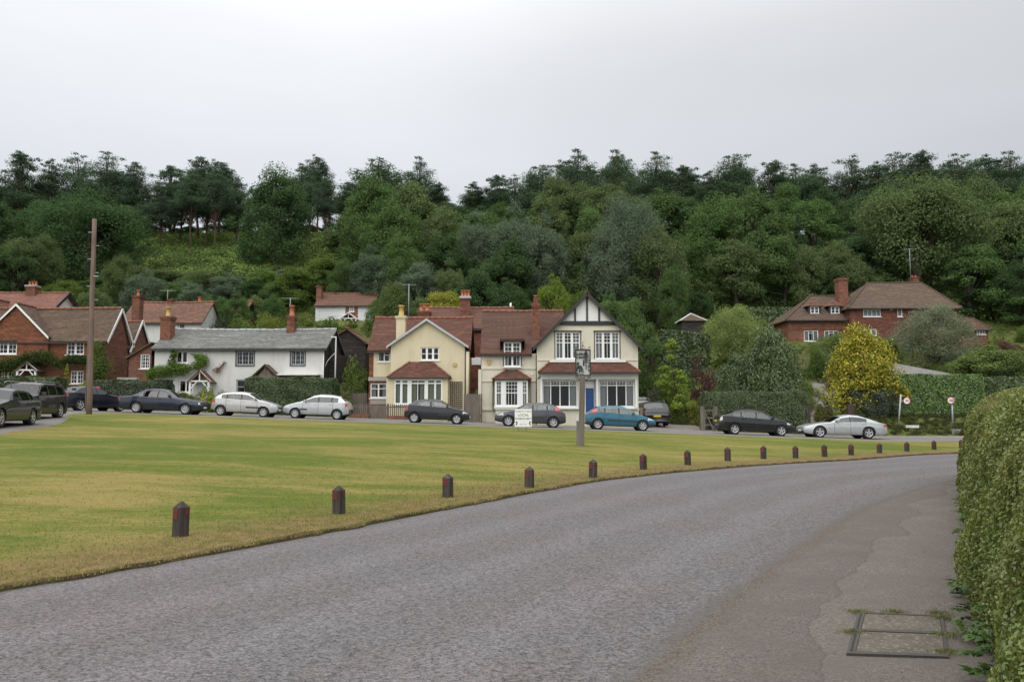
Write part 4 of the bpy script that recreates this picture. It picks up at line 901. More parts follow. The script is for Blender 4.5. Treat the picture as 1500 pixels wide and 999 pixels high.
def tiled_cottage():
    Y = 80.0; x = lambda p, py=460: X_(p, Y, py); z = lambda p: Zp(p, Y); gb = gzf(-35, Y) - 1; D = 5.6
    o = thing('tiled_cottage', (x(240), Y + D / 2, gb), 'cottage with mossy mottled tile roof and white boarded end just above the white cottage', 'cottage')
    xa, xb = x(180), x(295); ze = z(472); yr = Y + 2.8; zr = Zp(444, yr)
    U = [(x(197, 480), x(206, 480), z(484), z(475)), (x(260, 480), x(269, 480), z(484), z(473))]
    b = MB(); wall_holes(b, [(xa, gb), (xb, gb), (xb, ze), (xa, ze)], U, Y, .12); shell(b, xa, xb, Y, Y + D, gb, ze, 0, 'lb'); b.face([(xa, Y, ze), (xa, Y + D, ze), (xa, yr, zr)]); b.build('wall', 'limewash', o)
    b = MB(); b.face([(xb, Y, gb), (xb, Y + D, gb), (xb, Y + D, ze), (xb, yr, zr), (xb, Y, ze)]); b.build('boarded_end', 'weatherboard_white', o)
    b = MB(); b.box(x(264), x(270.5), Y - .03, Y - .002, z(484), z(472.5)); b.build('brick_panel', 'brick', o)
    window(o, U[0], Y, [(.5, .08)], [(.5, .04)], fw=.1)
    window(o, (x(258.5, 480), x(263.5, 480), z(484), z(473)), Y - .1, [(.5, .05)], [(.5, .04)], fw=.07)
    gable_x(o, xa, xb, Y, Y + D, ze, zr, 'clay_old', yr=yr, verge=.2, sag=.12)
    chimney(o, x(229, 440), x(236, 440), Y + 2.6, .6, z(450), Zp(438, Y + 2.6), 'brick_dark', 0, 'pot', .08); chimney(o, x(273, 440), x(276.5, 440), Y + 3, .3, z(446), Zp(435, Y + 3), 'pot', 0, cap=.04)
    aerial(o, x(228, 430), Y + 2.8, z(445), Zp(425, Y + 2.8), 1.6, 1)
    # roof end glimpsed behind the dark bush
    Y = 86.; gb = gzf(-27, Y); o = thing('low_cottage', (X_(357, Y, 450), Y + 2, gb), 'low brown tiled roof peeping out behind the round dark bush', 'cottage')
    xa, xb = X_(338, Y, 450), X_(360, Y, 450); b = MB(); wall_holes(b, [(xa, gb - 1), (xb, gb - 1), (xb, Zp(456, Y)), (xa, Zp(456, Y))], [], Y); shell(b, xa, xb, Y, Y + 4, gb - 1, Zp(456, Y)); b.build('wall', 'brick_dark', o)
    gable_x(o, xa, xb, Y, Y + 4, Zp(456, Y), Zp(443, Y + 2), 'clay_old', verge=.1)
tiled_cottage()

def boarded_house():
    Y = 95.0; x = lambda p, py=460: X_(p, Y, py); z = lambda p: Zp(p, Y); gb = gzf(-20, Y) - 1.2; D = 6
    o = thing('boarded_house', (x(503), Y + D / 2, gb), 'white weatherboarded house with brick centre bay high up behind the dark shed', 'house')
    xa, xb = x(462), x(547); ze = z(447.5); yr = Y + 3; zr = Zp(431, yr)
    W = (x(511.5, 452), x(519, 452), z(456.8), z(448.4)); W2 = (x(486, 452), x(489, 452), z(451.5), z(448.5)); W3 = (x(539.5, 475), x(545, 475), z(480), z(471.5))
    b = MB(); wall_holes(b, [(xa, gb), (x(506), gb), (x(506), ze), (xa, ze)], [W2], Y, .1); wall_holes(b, [(x(524), gb), (xb, gb), (xb, ze), (x(524), ze)], [W3], Y, .1); shell(b, xa, xb, Y, Y + D, gb, ze); b.build('boarding', 'weatherboard_white', o)
    b = MB(); wall_holes(b, [(x(506), gb), (x(524), gb), (x(524), ze), (x(506), ze)], [W], Y - .05, .12); b.face([(x(506), Y - .05, gb), (x(506), Y, gb), (x(506), Y, ze), (x(506), Y - .05, ze)]); b.face([(x(524), Y - .05, gb), (x(524), Y, gb), (x(524), Y, ze), (x(524), Y - .05, ze)]); b.build('brick_bay', 'brick', o)
    window(o, W, Y - .05, [(.5, .06)], [(.5, .06)], fw=.12); window(o, W3, Y, [(.5, .08)], [(.5, .05)], fw=.1); window(o, W2, Y, [], [], fw=.05, sill=False)
    gable_x(o, xa, xb, Y, Y + D, ze, zr, 'clay_old', yr=yr, verge=.1, sag=.06)
    porch(o, x(513.5), 1.7, Y - .06, 1.2, gb, z(468), z(460), 'white', 'white')
    chimney(o, x(459.5, 430), x(467, 430), Y + 1.2, .9, gb, Zp(419, Y + 1.2), 'brick', 0, cap=.1)
boarded_house()

def shed():
    Y = 67.0; x = lambda p, py=500: X_(p, Y, py); z = lambda p: Zp(p, Y); gb = gzf(-14, Y) - .5; D = 5
    o = thing('barn', (x(510), Y + D / 2, gb), 'black weatherboarded shed with mossy gabled roof between white cottage and cream house', 'shed')
    xa, xb, xm = x(489), x(536), x(508.5); b = MB(); wall_holes(b, [(xa, gb), (xb, gb), (xb, z(503)), (xm, z(483)), (xa, z(495))], [], Y); shell(b, xa, xb, Y, Y + D, gb, z(503)); b.build('wall', 'weatherboard_dark', o)
    b = MB(); t = .1
    b.slab([(xa - .3, Y - .25, z(497) + t), (xa - .3, Y + D, z(497) + t), (xm, Y + D, z(483) + t), (xm, Y - .25, z(483) + t)], .1); b.slab([(xb + .3, Y - .25, z(505.5) + t), (xb + .3, Y + D, z(505.5) + t), (xm, Y + D, z(483) + t), (xm, Y - .25, z(483) + t)], .1); ridge_tiles(b, (xm, Y - .25, z(483) + t), (xm, Y + D, z(483) + t), .1); b.build('roof', ['clay_old', 'ridge'], o)
shed()

# ---------------------------------------------------------------- big brick house on the right, hipped roofs
def hip(par, x0, x1, y0, y1, ze, xr0, xr1, yr, zr, mat, ov=.4, name='roof', rmat='clay_brown'):
    b = MB(); a, c, d, e = x0 - ov, x1 + ov, y0 - ov, y1 + ov; z0 = ze - .12
    Fq = [(a, d, z0), (c, d, z0), (xr1, yr, zr), (xr0, yr, zr)]; Bq = [(c, e, z0), (a, e, z0), (xr0, yr, zr), (xr1, yr, zr)]
    b.slab(Fq, .12); b.slab(Bq, .12)
    b.prism([(a, e, z0), (a, d, z0), (xr0, yr, zr)], (.02, 0, -.12)); b.prism([(c, d, z0), (c, e, z0), (xr1, yr, zr)], (-.02, 0, -.12))
    for p, q in (((xr0, yr, zr), (xr1, yr, zr)), ((a, d, z0), (xr0, yr, zr)), ((c, d, z0), (xr1, yr, zr))): ridge_tiles(b, p, q, .1)
    o = b.build(name, [mat, rmat], par)
    g = MB(); g.box(a, c, d - .1, d - .003, z0 - .12, z0 - .01); g.build('gutter', 'gutter', par); return o
def right_house():
    Y = 85.0; x = lambda p, py=470: X_(p, Y, py); z = lambda p: Zp(p, Y); gb = gzf(36, Y) - 2.5; D = 9
    o = thing('hipped_house', (x(1300), Y + D / 2, gb), 'large brick house with brown hipped roofs and two small dormers up the right slope', 'house')
    xa, xb = x(1246), x(1402); ze = z(450)
    W = [(x(1264.5, 458), x(1290.5, 458), z(464), z(452.8)), (x(1314.5, 458), x(1322, 458), z(464), z(451)), (x(1262), x(1284), z(492), z(481.5))]
    b = MB(); wall_holes(b, [(xa, gb), (xb, gb), (xb, ze), (xa, ze)], W, Y, .12); shell(b, xa, xb, Y, Y + D, gb, ze); b.build('wall', 'tilehung_dull', o)
    window(o, W[0], Y, [(.25, .05), (.5, .05), (.75, .05)], [(.72, .04, .25, .5)], fw=.09, curtain=('net', 'full')); window(o, W[1], Y, [], [], fw=.1, curtain=('net', 'full')); window(o, W[2], Y, [(.33, .05), (.66, .05)], [], fw=.09, curtain=('net', 'full'))
    hip(o, xa, xb, Y, Y + D, ze, X_(1271, Y + 4.5, 420), X_(1350, Y + 4.5, 420), Y + 4.5, Zp(414.5, Y + 4.5), 'clay_brown')
    # lower left wing
    Y2 = Y + .9; x2 = lambda p, py=480: X_(p, Y2, py); z2 = lambda p: Zp(p, Y2); xl, xr = x2(1155), xa; zl = z2(467.5)
    V = [(x2(1177.5, 490), x2(1199, 490), z2(500), z2(484)), (x2(1207.5, 490), x2(1229, 490), z2(500), z2(484))]
    b = MB(); wall_holes(b, [(xl, gb), (xr, gb), (xr, zl), (xl, zl)], V, Y2, .12); shell(b, xl, xr, Y2, Y2 + 6.5, gb, zl, 0, 'lb'); b.build('wing_wall', 'brick', o)
    b = MB(); b.box(xl - .02, xr, Y2 - .04, Y2 - .002, z2(483) + .01, z2(482) + .05); b.build('string_course', 'brick_dark', o)
    for v in V: window(o, v, Y2, [(.33, .06), (.66, .06)], [(.75, .05, .33, .66)], fw=.1, curtain=('net', 'half'), open_=.9)
    hip(o, xl, xr + .5, Y2, Y2 + 6.5, zl, X_(1187, Y2 + 3.2, 435), X_(1246, Y2 + 3.2, 435), Y2 + 3.2, Zp(433.5, Y2 + 3.2), 'clay_brown', name='wing_roof')
    for p0, p1 in ((1187, 1199.5), (1217, 1229.5)):
        yd = Y2 + .55; h = (X_(p0, yd, 454), X_(p1, yd, 454), Zp(459.5, yd), Zp(449.2, yd)); b = MB(); b.box(h[0] - .22, h[0] - .001, yd, yd + 2.6, h[2] - .1, h[3] + .12); b.box(h[1] + .001, h[1] + .22, yd, yd + 2.6, h[2] - .1, h[3] + .12); b.box(h[0] - .22, h[1] + .22, yd + .3, yd + 2.6, h[2] - .1, h[3] + .1)
        d = b.build('dormer', 'black', o)
        window(d, h, yd, [(.5, .12)], [(.5, .03)], fw=.09, inset=.0, curtain=('net', 'half'), open_=.6)
        r = MB(); xm = (h[0] + h[1]) / 2; zt = h[3] + .85
        for s, e in ((-1, h[0] - .45), (1, h[1] + .45)): r.slab([(e, yd - .25, h[3] + .05), (e, yd + 3, h[3] + .05), (xm, yd + 3, zt), (xm, yd + .35, zt)], .09)
        r.prism([(h[0] - .45, yd - .25, h[3] + .05), (h[1] + .45, yd - .25, h[3] + .05), (xm, yd + .35, zt)], (0, .03, -.05)); r.build('dormer_roof', 'clay_old', d)
    chimney(o, X_(1229, Y + 1.6, 430), X_(1242.5, Y + 1.6, 430), Y + 1.6, 1.1, z(452), Zp(407.5, Y + 1.6), 'brick', 0, cap=.14)
    chimney(o, X_(1334, Y + 5, 410), X_(1343.5, Y + 5, 410), Y + 4.6, .8, z(425), Zp(406, Y + 4.6), 'brick_dark', 2, 'pot', .08, ph=.25)
    aerial(o, X_(1333, Y + 4.4, 385), Y + 4.4, Zp(412, Y + 4.4), Zp(364.5, Y + 4.4), 1.3, 1)
    b = MB(); b.box(x(1303.2, 452), x(1306.5, 452), Y - .15, Y - .002, z(454.5), z(451.5)); b.build('alarm_box', 'white', o)
right_house()
def small_buildings():
    # summerhouse roof
    Y = 90.; gb = gzf(X_(1007, Y, 470), Y) - .6; xc = X_(1012, Y, 465)
    o = thing('summerhouse', (xc, Y, gb), 'small dark summerhouse with pyramid roof and white hip edges at the top of the gardens', 'summerhouse')
    w = 1.45; b = MB(); ze = Zp(471.5, Y); b.box(xc - w * .85, xc + w * .85, Y - w * .85, Y + w * .85, gb, ze); b.build('wall', 'weatherboard_dark', o)
    zt = Zp(459.5, Y); c = [(xc - w, Y - w), (xc + w, Y - w), (xc + w, Y + w), (xc - w, Y + w)]; r = MB()
    for i in range(4):
        p, q = c[i], c[(i + 1) % 4]; r.prism([(p[0], p[1], ze), (q[0], q[1], ze), (xc, Y, zt)], (0, 0, -.06))
    for p in c: r.bar((p[0], p[1], ze + .02), (xc, Y, zt + .03), .1, .07, 1)
    r.build('roof', ['clay_brown', 'white'], o)
    # far right small house
    Y = 88.; x = lambda p, py=475: X_(p, Y, py); z = lambda p: Zp(p, Y); gb = gzf(x(1435), Y) - 2
    o = thing('bungalow', (x(1435), Y + 3, gb), 'low house with dark red roof half hidden right of the grey-green willow', 'house')
    xa, xb = x(1402), x(1447); W = (x(1430), x(1443.5), z(490), z(483.5)); b = MB(); wall_holes(b, [(xa, gb), (xb, gb), (xb, z(482)), (xa, z(482))], [W], Y, .1); shell(b, xa, xb, Y, Y + 5, gb, z(482)); b.build('wall', 'brick_dark', o)
    window(o, W, Y, [(.4, .1), (.7, .1)], [], fw=.12)
    hip(o, xa, xb, Y, Y + 5, z(481.5), X_(1405, Y + 2.5, 460), X_(1424, Y + 2.5, 460), Y + 2.5, Zp(466, Y + 2.5), 'clay', ov=.3)
    # garage roof behind the right hedge
    Y = 62.; x = lambda p, py=540: X_(p, Y, py); gb = gzf(x(1360), Y) - .4
    o = thing('garage', (x(1362), Y + 2, gb), 'garage with shallow grey roof just behind the tall bright hedge', 'garage')
    b = MB(); b.box(x(1322), x(1402), Y, Y + 5, gb, Zp(551, Y)); b.build('wall', 'brick_dark', o)
    b = MB(); zf = Zp(550.5, Y - .2); a, c = x(1312), x(1408); b.slab([(a, Y - .2, zf), (c, Y - .2, zf), (x(1352), Y + 3.6, Zp(533.5, Y + 3.6)), (x(1318), Y + 3.6, Zp(530, Y + 3.6))], .12); b.slab([(x(1318), Y + 3.6, Zp(530, Y + 3.6)), (x(1352), Y + 3.6, Zp(533.5, Y + 3.6)), (c, Y + 6, zf), (a, Y + 6, zf)], .12)
    b.prism([(c, Y - .2, zf), (c, Y + 6, zf), (x(1352), Y + 3.6, Zp(533.5, Y + 3.6))], (0, 0, -.1)); b.build('roof', MT['felt'], o)
MT['felt'] = plain('grey_shingle', (.165, .15, .15), .95, .35, 3, bump=.02)
small_buildings()
# ================================================================== VEGETATION
def unit(v): return v / np.maximum(np.linalg.norm(v, axis=-1, keepdims=True), 1e-9)
def rdir(n, r): return unit(r.standard_normal((n, 3)))
def leafquads(c, nrm, size, asp, r, down=0.0):
    n = len(c); t = unit(np.cross(nrm, rdir(n, r))); 
    if down: t = unit(t * (1 - down) + np.array([0, 0, -1.]) * down); nrm = unit(np.cross(t, rdir(n, r)))
    b = np.cross(nrm, t); s = size[:, None]; a = np.asarray(asp)
    return np.stack([c - t * s, c + b * s * a, c + t * s, c - b * s * a], 1)
def lobe_leaves(cs, rs, squash, nper, size, asp, r, outward=None, shell=(.72, 1.06), down=0., up=.35, hemi=-.35):
    out = []
    for c, rad, n in zip(cs, rs, nper):
        d = rdir(int(n * 1.6), r)
        if outward is not None: d = d[(d @ unit(outward(c)[None])[0]) > hemi]
        d = d[:n]; k = len(d)
        p = c + d * (r.uniform(*shell, (k, 1))) * rad * np.array([1, 1, squash]) + r.normal(0, .04, (k, 3)) * rad
        nr = unit(d * .7 + rdir(k, r) * .75 + np.array([0, 0, up]))
        out.append(leafquads(p, nr, size * r.uniform(.65, 1.35, k), asp, r, down))
    return np.concatenate(out).reshape(-1, 3)
def limbs(mb, h, r0, tips, r, base=.25, bend=.4, top=None):
    top = h if top is None else top
    pts = [(bend * .3 * sin(k * 1.9 + r.random() * .3), bend * .3 * cos(k * 1.3), top * k / 7) for k in range(8)]
    mb.tube(pts, [r0 * (1.25 if k == 0 else 1 - .11 * k) for k in range(8)], 8)
    for tp in tips:
        z0 = max(base * h, tp[2] * r.uniform(.45, .75)); k = min(6.9, z0 / top * 7); i = int(k); a = np.array(pts[i]) * (1 - k + i) + np.array(pts[min(i + 1, 7)]) * (k - i)
        m = (a + np.array(tp)) / 2 + np.array([0, 0, -.15 * (tp[2] - a[2])]); mb.tube([tuple(a), tuple(m), tuple(tp)], [r0 * .38, r0 * .24, r0 * .07], 5, cap=False)
KINDS_ = {}
def kind_broad(seed, H=13., W=9.5, zb=1.2, K=95, n=19000, size=.145, shape='egg', leaf='leaf', skirt=.15, sub=6):
    r = np.random.default_rng(seed); cz = zb + (H - zb) * .5; ctr = np.array([0, 0, cz]); hz = (H - zb) / 2
    d = rdir(K * 3, r); d[:, 2] = np.where(d[:, 2] < -.9, -d[:, 2] * .8, d[:, 2]); d = unit(d)[:K]; d[:, :2] *= (1 + .55 * np.clip(-d[:, 2], 0, 1))[:, None]
    k = r.uniform(.40, 1.03, K) ** .7
    cs = ctr + d * k[:, None] * np.array([W / 2 * .86, W / 2 * .86, hz * .9])
    if sub:
        sc = rdir(sub, r); sc[:, 2] = np.abs(sc[:, 2]) * r.uniform(.5, 1.3, sub) - .15; sc = ctr + sc * np.array([W * .33, W * .33, hz * .62]); h_ = K * 2 // 3; j = r.integers(0, sub, h_)
        o_ = rdir(h_, r); o_[:, 2] = np.abs(o_[:, 2]) - .3; rr_ = r.uniform(.5, 1., h_)[:, None]; cs[:h_] = sc[j] + o_ * rr_ * np.array([W * .20, W * .20, hz * .34])
        cs = cs[r.permutation(K)]
    if skirt:
        m = int(K * skirt); a = r.uniform(0, 6.28, m); q0 = r.uniform(.02, .5, m); rd = W / 2 * r.uniform(.45, .86, m) * (.86 + .3 * q0); cs[:m] = np.stack([np.cos(a) * rd, np.sin(a) * rd, zb + (H - zb) * (q0 + .04)], 1) / np.array([[1.1, 1.1, 1]])
    if shape == 'egg': q = np.clip((cs[:, 2] - zb) / (H - zb), 0, 1); cs[:, :2] *= (1.12 - .55 * q ** 1.5)[:, None]
    ph = r.uniform(0, 6.28); bump = 1 + .16 * np.sin(3 * np.arctan2(cs[:, 1], cs[:, 0]) + ph); cs[:, :2] *= bump[:, None]
    rs = (.055 + .13 * r.random(K) ** 1.6) * W; nper = (n * rs ** 1.7 / (rs ** 1.7).sum()).astype(int)
    co = lobe_leaves(cs, rs, .72, nper, size, .55, r, lambda c: c - ctr + np.array([0, 0, .25 * hz]), shell=(.45, 1.22))
    tips = [cs[i] for i in r.choice(K, 14, replace=False)]; mb = MB(); limbs(mb, H, W * .035, tips, r, .18, top=H * .8)
    return co, mb
def kind_feather(seed, H=13., W=8.5, zb=.6, K=130, n=18000, size=.15):
    r = np.random.default_rng(seed); ctr = np.array([0, 0, zb + (H - zb) * .48]); hz = (H - zb) / 2
    d = rdir(K * 2, r)[:K]; d[:, 2] = np.abs(d[:, 2]) * np.where(r.random(K) < .57, 1, -1)
    cs = ctr + d * (r.uniform(.45, .98, K))[:, None] * np.array([W / 2, W / 2, hz]) * .88
    q = np.clip((cs[:, 2] - zb) / (H - zb), 0, 1); cs[:, :2] *= (1.15 - .6 * q ** 1.3)[:, None]
    rs = r.uniform(.055, .12, K) * W; nper = (n * rs ** 1.6 / (rs ** 1.6).sum()).astype(int)
    co = lobe_leaves(cs, rs, 1.15, nper, size, .32, r, lambda c: c - ctr + np.array([0, 0, .3 * hz]), shell=(.4, 1.25), down=.35, up=.1)
    mb = MB(); limbs(mb, H, W * .028, [cs[i] for i in r.choice(K, 16, replace=False)], r, .15, top=H * .85); return co, mb
def kind_pine(seed, H=20., crown=.52, W=7., n=15000, plates=30, leanx=0.):
    r = np.random.default_rng(seed); zs = H * (1 - crown * np.linspace(0.02, 1, plates) ** 1.05); cs = []; rs = []
    for i, z in enumerate(zs):
        q = (H - z) / (H * crown); rad = W / 2 * (.16 + .95 * sin(min(1., q * 1.25 + .05) * pi * .60)) * r.uniform(.55, 1.1)
        a = i * 2.4 + r.uniform(-.5, .5); cs.append([cos(a) * rad * .62, sin(a) * rad * .62, z + r.uniform(-.4, .2)]); rs.append(max(.6, rad * r.uniform(.42, .66)))
    for k in range(plates):
        i = r.integers(1, plates); a = r.uniform(0, 6.28); cs.append([cs[i][0] + cos(a) * rs[i] * 1.3, cs[i][1] + sin(a) * rs[i] * 1.3, cs[i][2] + r.uniform(-.3, .5)]); rs.append(rs[i] * r.uniform(.5, .8))
    cs = np.array(cs); rs = np.array(rs); nper = (n * rs ** 1.7 / (rs ** 1.7).sum()).astype(int)
    co = lobe_leaves(cs, rs, .62, nper, .185, .34, r, lambda c: np.array([c[0] * .3, c[1] * .3, 1.]), shell=(.3, 1.25), up=.6, hemi=-.8)
    mb = MB(); limbs(mb, H, .27, [c - np.array([0, 0, .15]) for c in cs[:plates + 4]], r, .3, .5, top=H * .96)
    for k in range(7):
        z = H * r.uniform(.28, .55); a = r.uniform(0, 6.28); l = r.uniform(.5, 1.6); mb.tube([(0, 0, z), (cos(a) * l, sin(a) * l, z + l * .3)], [.05, .02], 4, cap=False)
    return co, mb
def kind_cone(seed, H=12., W=5., n=12000, size=.15, zb=.3, p=.85):
    r = np.random.default_rng(seed); K = 120; q = r.random(K) ** .8; z = zb + (H - zb) * (1 - q) * .96; a = r.uniform(0, 6.28, K); rad = W / 2 * q ** p * r.uniform(.6, .92, K)
    cs = np.stack([np.cos(a) * rad, np.sin(a) * rad, z], 1); rs = (.06 + .07 * q) * W * r.uniform(.8, 1.3, K); nper = (n * rs ** 2 / (rs ** 2).sum()).astype(int)
    co = lobe_leaves(cs, rs, .55, nper, size, .4, r, lambda c: np.array([c[0], c[1], .6 * W / 2]), shell=(.5, 1.15)); mb = MB(); limbs(mb, H, W * .03, cs[:10], r, .1, .1, top=H * .9); return co, mb
def kind_shrub(seed, H=2.2, W=3., n=6500, size=.065, K=46, squash=.8, asp=.5, down=0., zb=0.1, shell=(.7, 1.08), rr=(.10, .21)):
    r = np.random.default_rng(seed); d = rdir(K, r); d[:, 2] = np.abs(d[:, 2]) * 1.0 - .12; cs = np.array([0, 0, zb]) + d * r.uniform(.4, .92, (K, 1)) * np.array([W / 2 * .85, W / 2 * .85, (H - zb) * .86])
    cs[:, 2] = np.maximum(cs[:, 2], zb + .04 * H); rs = r.uniform(*rr, K) * min(W, H * 1.4); nper = (n * rs ** 2 / (rs ** 2).sum()).astype(int)
    co = lobe_leaves(cs, rs, squash, nper, size, asp, r, lambda c: c * np.array([1, 1, .7]) + np.array([0, 0, .35 * H]), shell=shell, down=down)
    mb = MB()
    for i in r.choice(K, 7, replace=False): mb.tube([(0, 0, -.05), tuple(cs[i] * np.array([.5, .5, .45])), tuple(cs[i])], [.045 * W / 3, .03 * W / 3, .01], 5, cap=False)
    return co, mb
def reg(k, gen, H, W, leaf='leaf', bark='bark', tn='trunk', cn='crown'):
    co, mb = gen; cm = npmesh(cn, co, 4, leaf); to = mb.build(tn, bark); tm = to.data; bpy.data.objects.remove(to)
    KINDS_.setdefault(k, []).append((cm, tm, H, W, cn, tn))
for sd in (1, 2, 3, 4): reg('broad', kind_broad(sd), 13., 9.5)
for sd in (5, 6, 7): reg('feather', kind_feather(sd), 13., 8.5)
for sd in (11, 12, 13, 14, 15): reg('pine', kind_pine(sd, crown=(.62, .55, .72, .66, .44)[sd - 11], W=(7, 6.5, 7.5, 6, 7)[sd - 11]), 20., 7., bark='bark_pine')
reg('tall', kind_broad(23, H=15, W=11, zb=.0, K=200, n=34000, size=.14, skirt=.4, sub=8), 15., 11.)
reg('huge', kind_broad(24, H=17, W=16, zb=.6, K=260, n=46000, size=.15, sub=11, skirt=.2), 17., 16.); reg('bigfeather', kind_feather(25, H=16, W=13, K=240, n=40000, size=.14), 16., 13.)
for sd in (31, 32): reg('fir', kind_cone(sd), 12., 5.)
for sd in (41, 42, 43, 44): reg('shrub', kind_shrub(sd), 2.2, 3., tn='stems', cn='foliage')
for sd in (45, 46): reg('wispy', kind_shrub(sd, n=5200, size=.07, asp=.28, K=60, down=.3, shell=(.3, 1.35), rr=(.08, .16)), 2.2, 3., tn='stems', cn='foliage')
reg('gold', kind_broad(51, H=6, W=5.6, zb=.1, K=210, n=21000, size=.08, shape='egg', skirt=.3, sub=0), 6., 5.8, leaf='leaf_gold')
reg('laurel', kind_broad(52, H=5.4, W=5.2, zb=.0, K=170, n=30000, size=.07, shape='egg', skirt=.35, sub=0), 5.4, 5.2, leaf='leaf_hedge')
reg('conelet', kind_cone(53, H=2.2, W=1.0, n=3000, size=.04), 2.2, 1., leaf='leaf')
def kind_layer(seed, H=4.2, W=3.6, n=9000):
    r = np.random.default_rng(seed); cs = []; rs = []
    for i in range(46):
        q = r.random(); z = .5 + (H - .6) * q; rad = W / 2 * (1.05 - .8 * q) * sqrt(r.random()); a = r.uniform(0, 6.28); cs.append([cos(a) * rad, sin(a) * rad, z]); rs.append(r.uniform(.35, .7) * (1.1 - .5 * q))
    cs = np.array(cs); rs = np.array(rs); nper = (n * rs ** 2 / (rs ** 2).sum()).astype(int)
    co = lobe_leaves(cs, rs, .28, nper, .075, .5, r, None, shell=(.2, 1.1), up=1.2); mb = MB(); limbs(mb, H, .09, cs[:14], r, .1, .2); return co, mb
reg('layer', kind_layer(61), 4.2, 3.6); KSPEED = {}
REG = []                                                  # every plant: dict for the labels
def plant(kind, x, y, h, w, col, name=None, label=None, cat=None, group=None, var=None, rz=None, zoff=0., leaf=None):
    v = KINDS_[kind]; i = random.randrange(len(v)) if var is None else var % len(v); cm, tm, H, W, cn, tn = v[i]
    o = bpy.data.objects.new(name or 'tree', None); COL.objects.link(o); o.location = (x, y, gzf(x, y) - .08 + zoff); o.empty_display_size = .3
    o.rotation_euler = (0, 0, random.uniform(0, 6.28) if rz is None else rz); o.scale = (w / W, w / W, h / H)
    c = bpy.data.objects.new(cn, cm); t = bpy.data.objects.new(tn, tm)
    for q in (t, c): COL.objects.link(q); q.parent = o
    k = random.uniform(.92, 1.08) * 1.17; c.color = (col[0] * k, col[1] * k * random.uniform(.97, 1.03), col[2] * k, 1)
    o['category'] = cat or 'tree'; o['label'] = label or 'tree'
    if group: o['group'] = group
    return o
C_DK = (0.0589, 0.1014, 0.0452); C_MID = (0.0839, 0.1369, 0.0512); C_OLV = (0.1043, 0.1419, 0.0632); C_GREY = (0.1077, 0.1496, 0.1023); C_LT = (0.1002, 0.1500, 0.0387); C_PINE = (0.0634, 0.1014, 0.0613); C_YG = (.25, .26, .055); C_BR = (.14, .19, .04)
# label words: where along the photo a plant stands, told by what is in front of or below it
ZONES = [(60, 'above the far left villa roof'), (150, 'behind the tall wooden pole'), (230, 'above the mossy tiled cottage'), (330, 'above the white cottage left end'), (415, 'above the white cottage right end'), (480, 'left of the white boarded house'), (560, 'above the white boarded house'), (640, 'above the cream house'), (720, 'above the long red roof'), (800, 'left of the black timbered gable'), (880, 'straight above the black timbered gable'), (960, 'right of the black timbered gable'), (1040, 'above the little summerhouse'), (1130, 'above the upper garden hedge'), (1230, 'above the hipped house wing'), (1340, 'above the hipped brick house'), (1430, 'above the grey-green willow'), (9999, 'at the far right edge')]
def zone(px):
    for a, s in ZONES:
        if px < a: return s
def T(kind, px, ytop, Y, wpx, col, layer, desc, var=None, yb=None, group='trees of the wooded hillside', name=None, cat='tree'):
    x = Xp(px, Y, 420); g0 = gzf(x, Y); zt = Zp(ytop, Y); h = max(2., zt - g0 + .08)
    ww = wpx * Y / F
    if kind == 'broad' and ww > 10.5: kind = 'huge' if ww > 13.5 else 'tall'; var = 0
    if kind == 'feather' and ww > 10.5: kind = 'bigfeather'; var = 0
    o = plant(kind, x, Y, h, wpx * Y / F, col, name=name or {'pine': 'pine_tree', 'fir': 'fir_tree'}.get(kind, 'tree'), cat=cat, group=group, var=var)
    REG.append((o, px, ytop, Y, layer, desc, h)); return o
SKY = np.array([(-60, 232), (0, 232), (25, 222), (65, 232), (112, 224), (150, 224), (188, 236), (215, 262), (252, 243), (288, 228), (318, 236), (350, 262), (372, 262), (410, 240), (438, 238), (470, 230), (492, 300), (508, 268), (553, 233), (590, 255), (615, 230), (632, 268), (665, 264), (700, 268), (745, 250), (790, 240), (845, 219), (880, 246), (906, 221), (935, 246), (965, 223), (1000, 250), (1012, 240), (1048, 250), (1082, 227), (1102, 268), (1140, 236), (1168, 240), (1198, 240), (1225, 262), (1256, 230), (1285, 240), (1318, 224), (1355, 222), (1385, 236), (1412, 226), (1450, 228), (1488, 222), (1560, 230)], float)
def skyline(px): return float(np.interp(px, SKY[:, 0], SKY[:, 1]))
# skyline pines, each at its own peak
for px, yt, w, v in ((-30, 240, 60, 0), (22, 222, 62, 0), (64, 234, 48, 3), (106, 226, 58, 2), (150, 222, 56, 2), (190, 236, 46, 1), (246, 243, 56, 0), (286, 228, 56, 1), (318, 237, 54, 4), (438, 238, 36, 1), (463, 230, 42, 4), (506, 266, 40, 1), (552, 234, 84, 2), (613, 230, 42, 2), (640, 268, 40, 0), (692, 268, 42, 3), (728, 256, 40, 0), (790, 242, 60, 2), (848, 219, 52, 2), (905, 220, 50, 2), (965, 222, 46, 2), (1006, 242, 44, 0), (1040, 252, 40, 3), (1078, 226, 62, 2), (1138, 235, 46, 0), (1170, 240, 44, 2), (1200, 240, 50, 1), (1254, 230, 60, 2), (1290, 238, 44, 0), (1318, 223, 50, 2), (1356, 221, 56, 0), (1412, 227, 66, 2), (1452, 228, 54, 0), (1488, 222, 52, 2), (1530, 228, 60, 0)):
    T('pine', px, yt, random.uniform(146, 158), w * (1.02 if px < 520 else 1.18), C_PINE, 'on the skyline', 'dark pine', var=v, group='pines along the ridge')
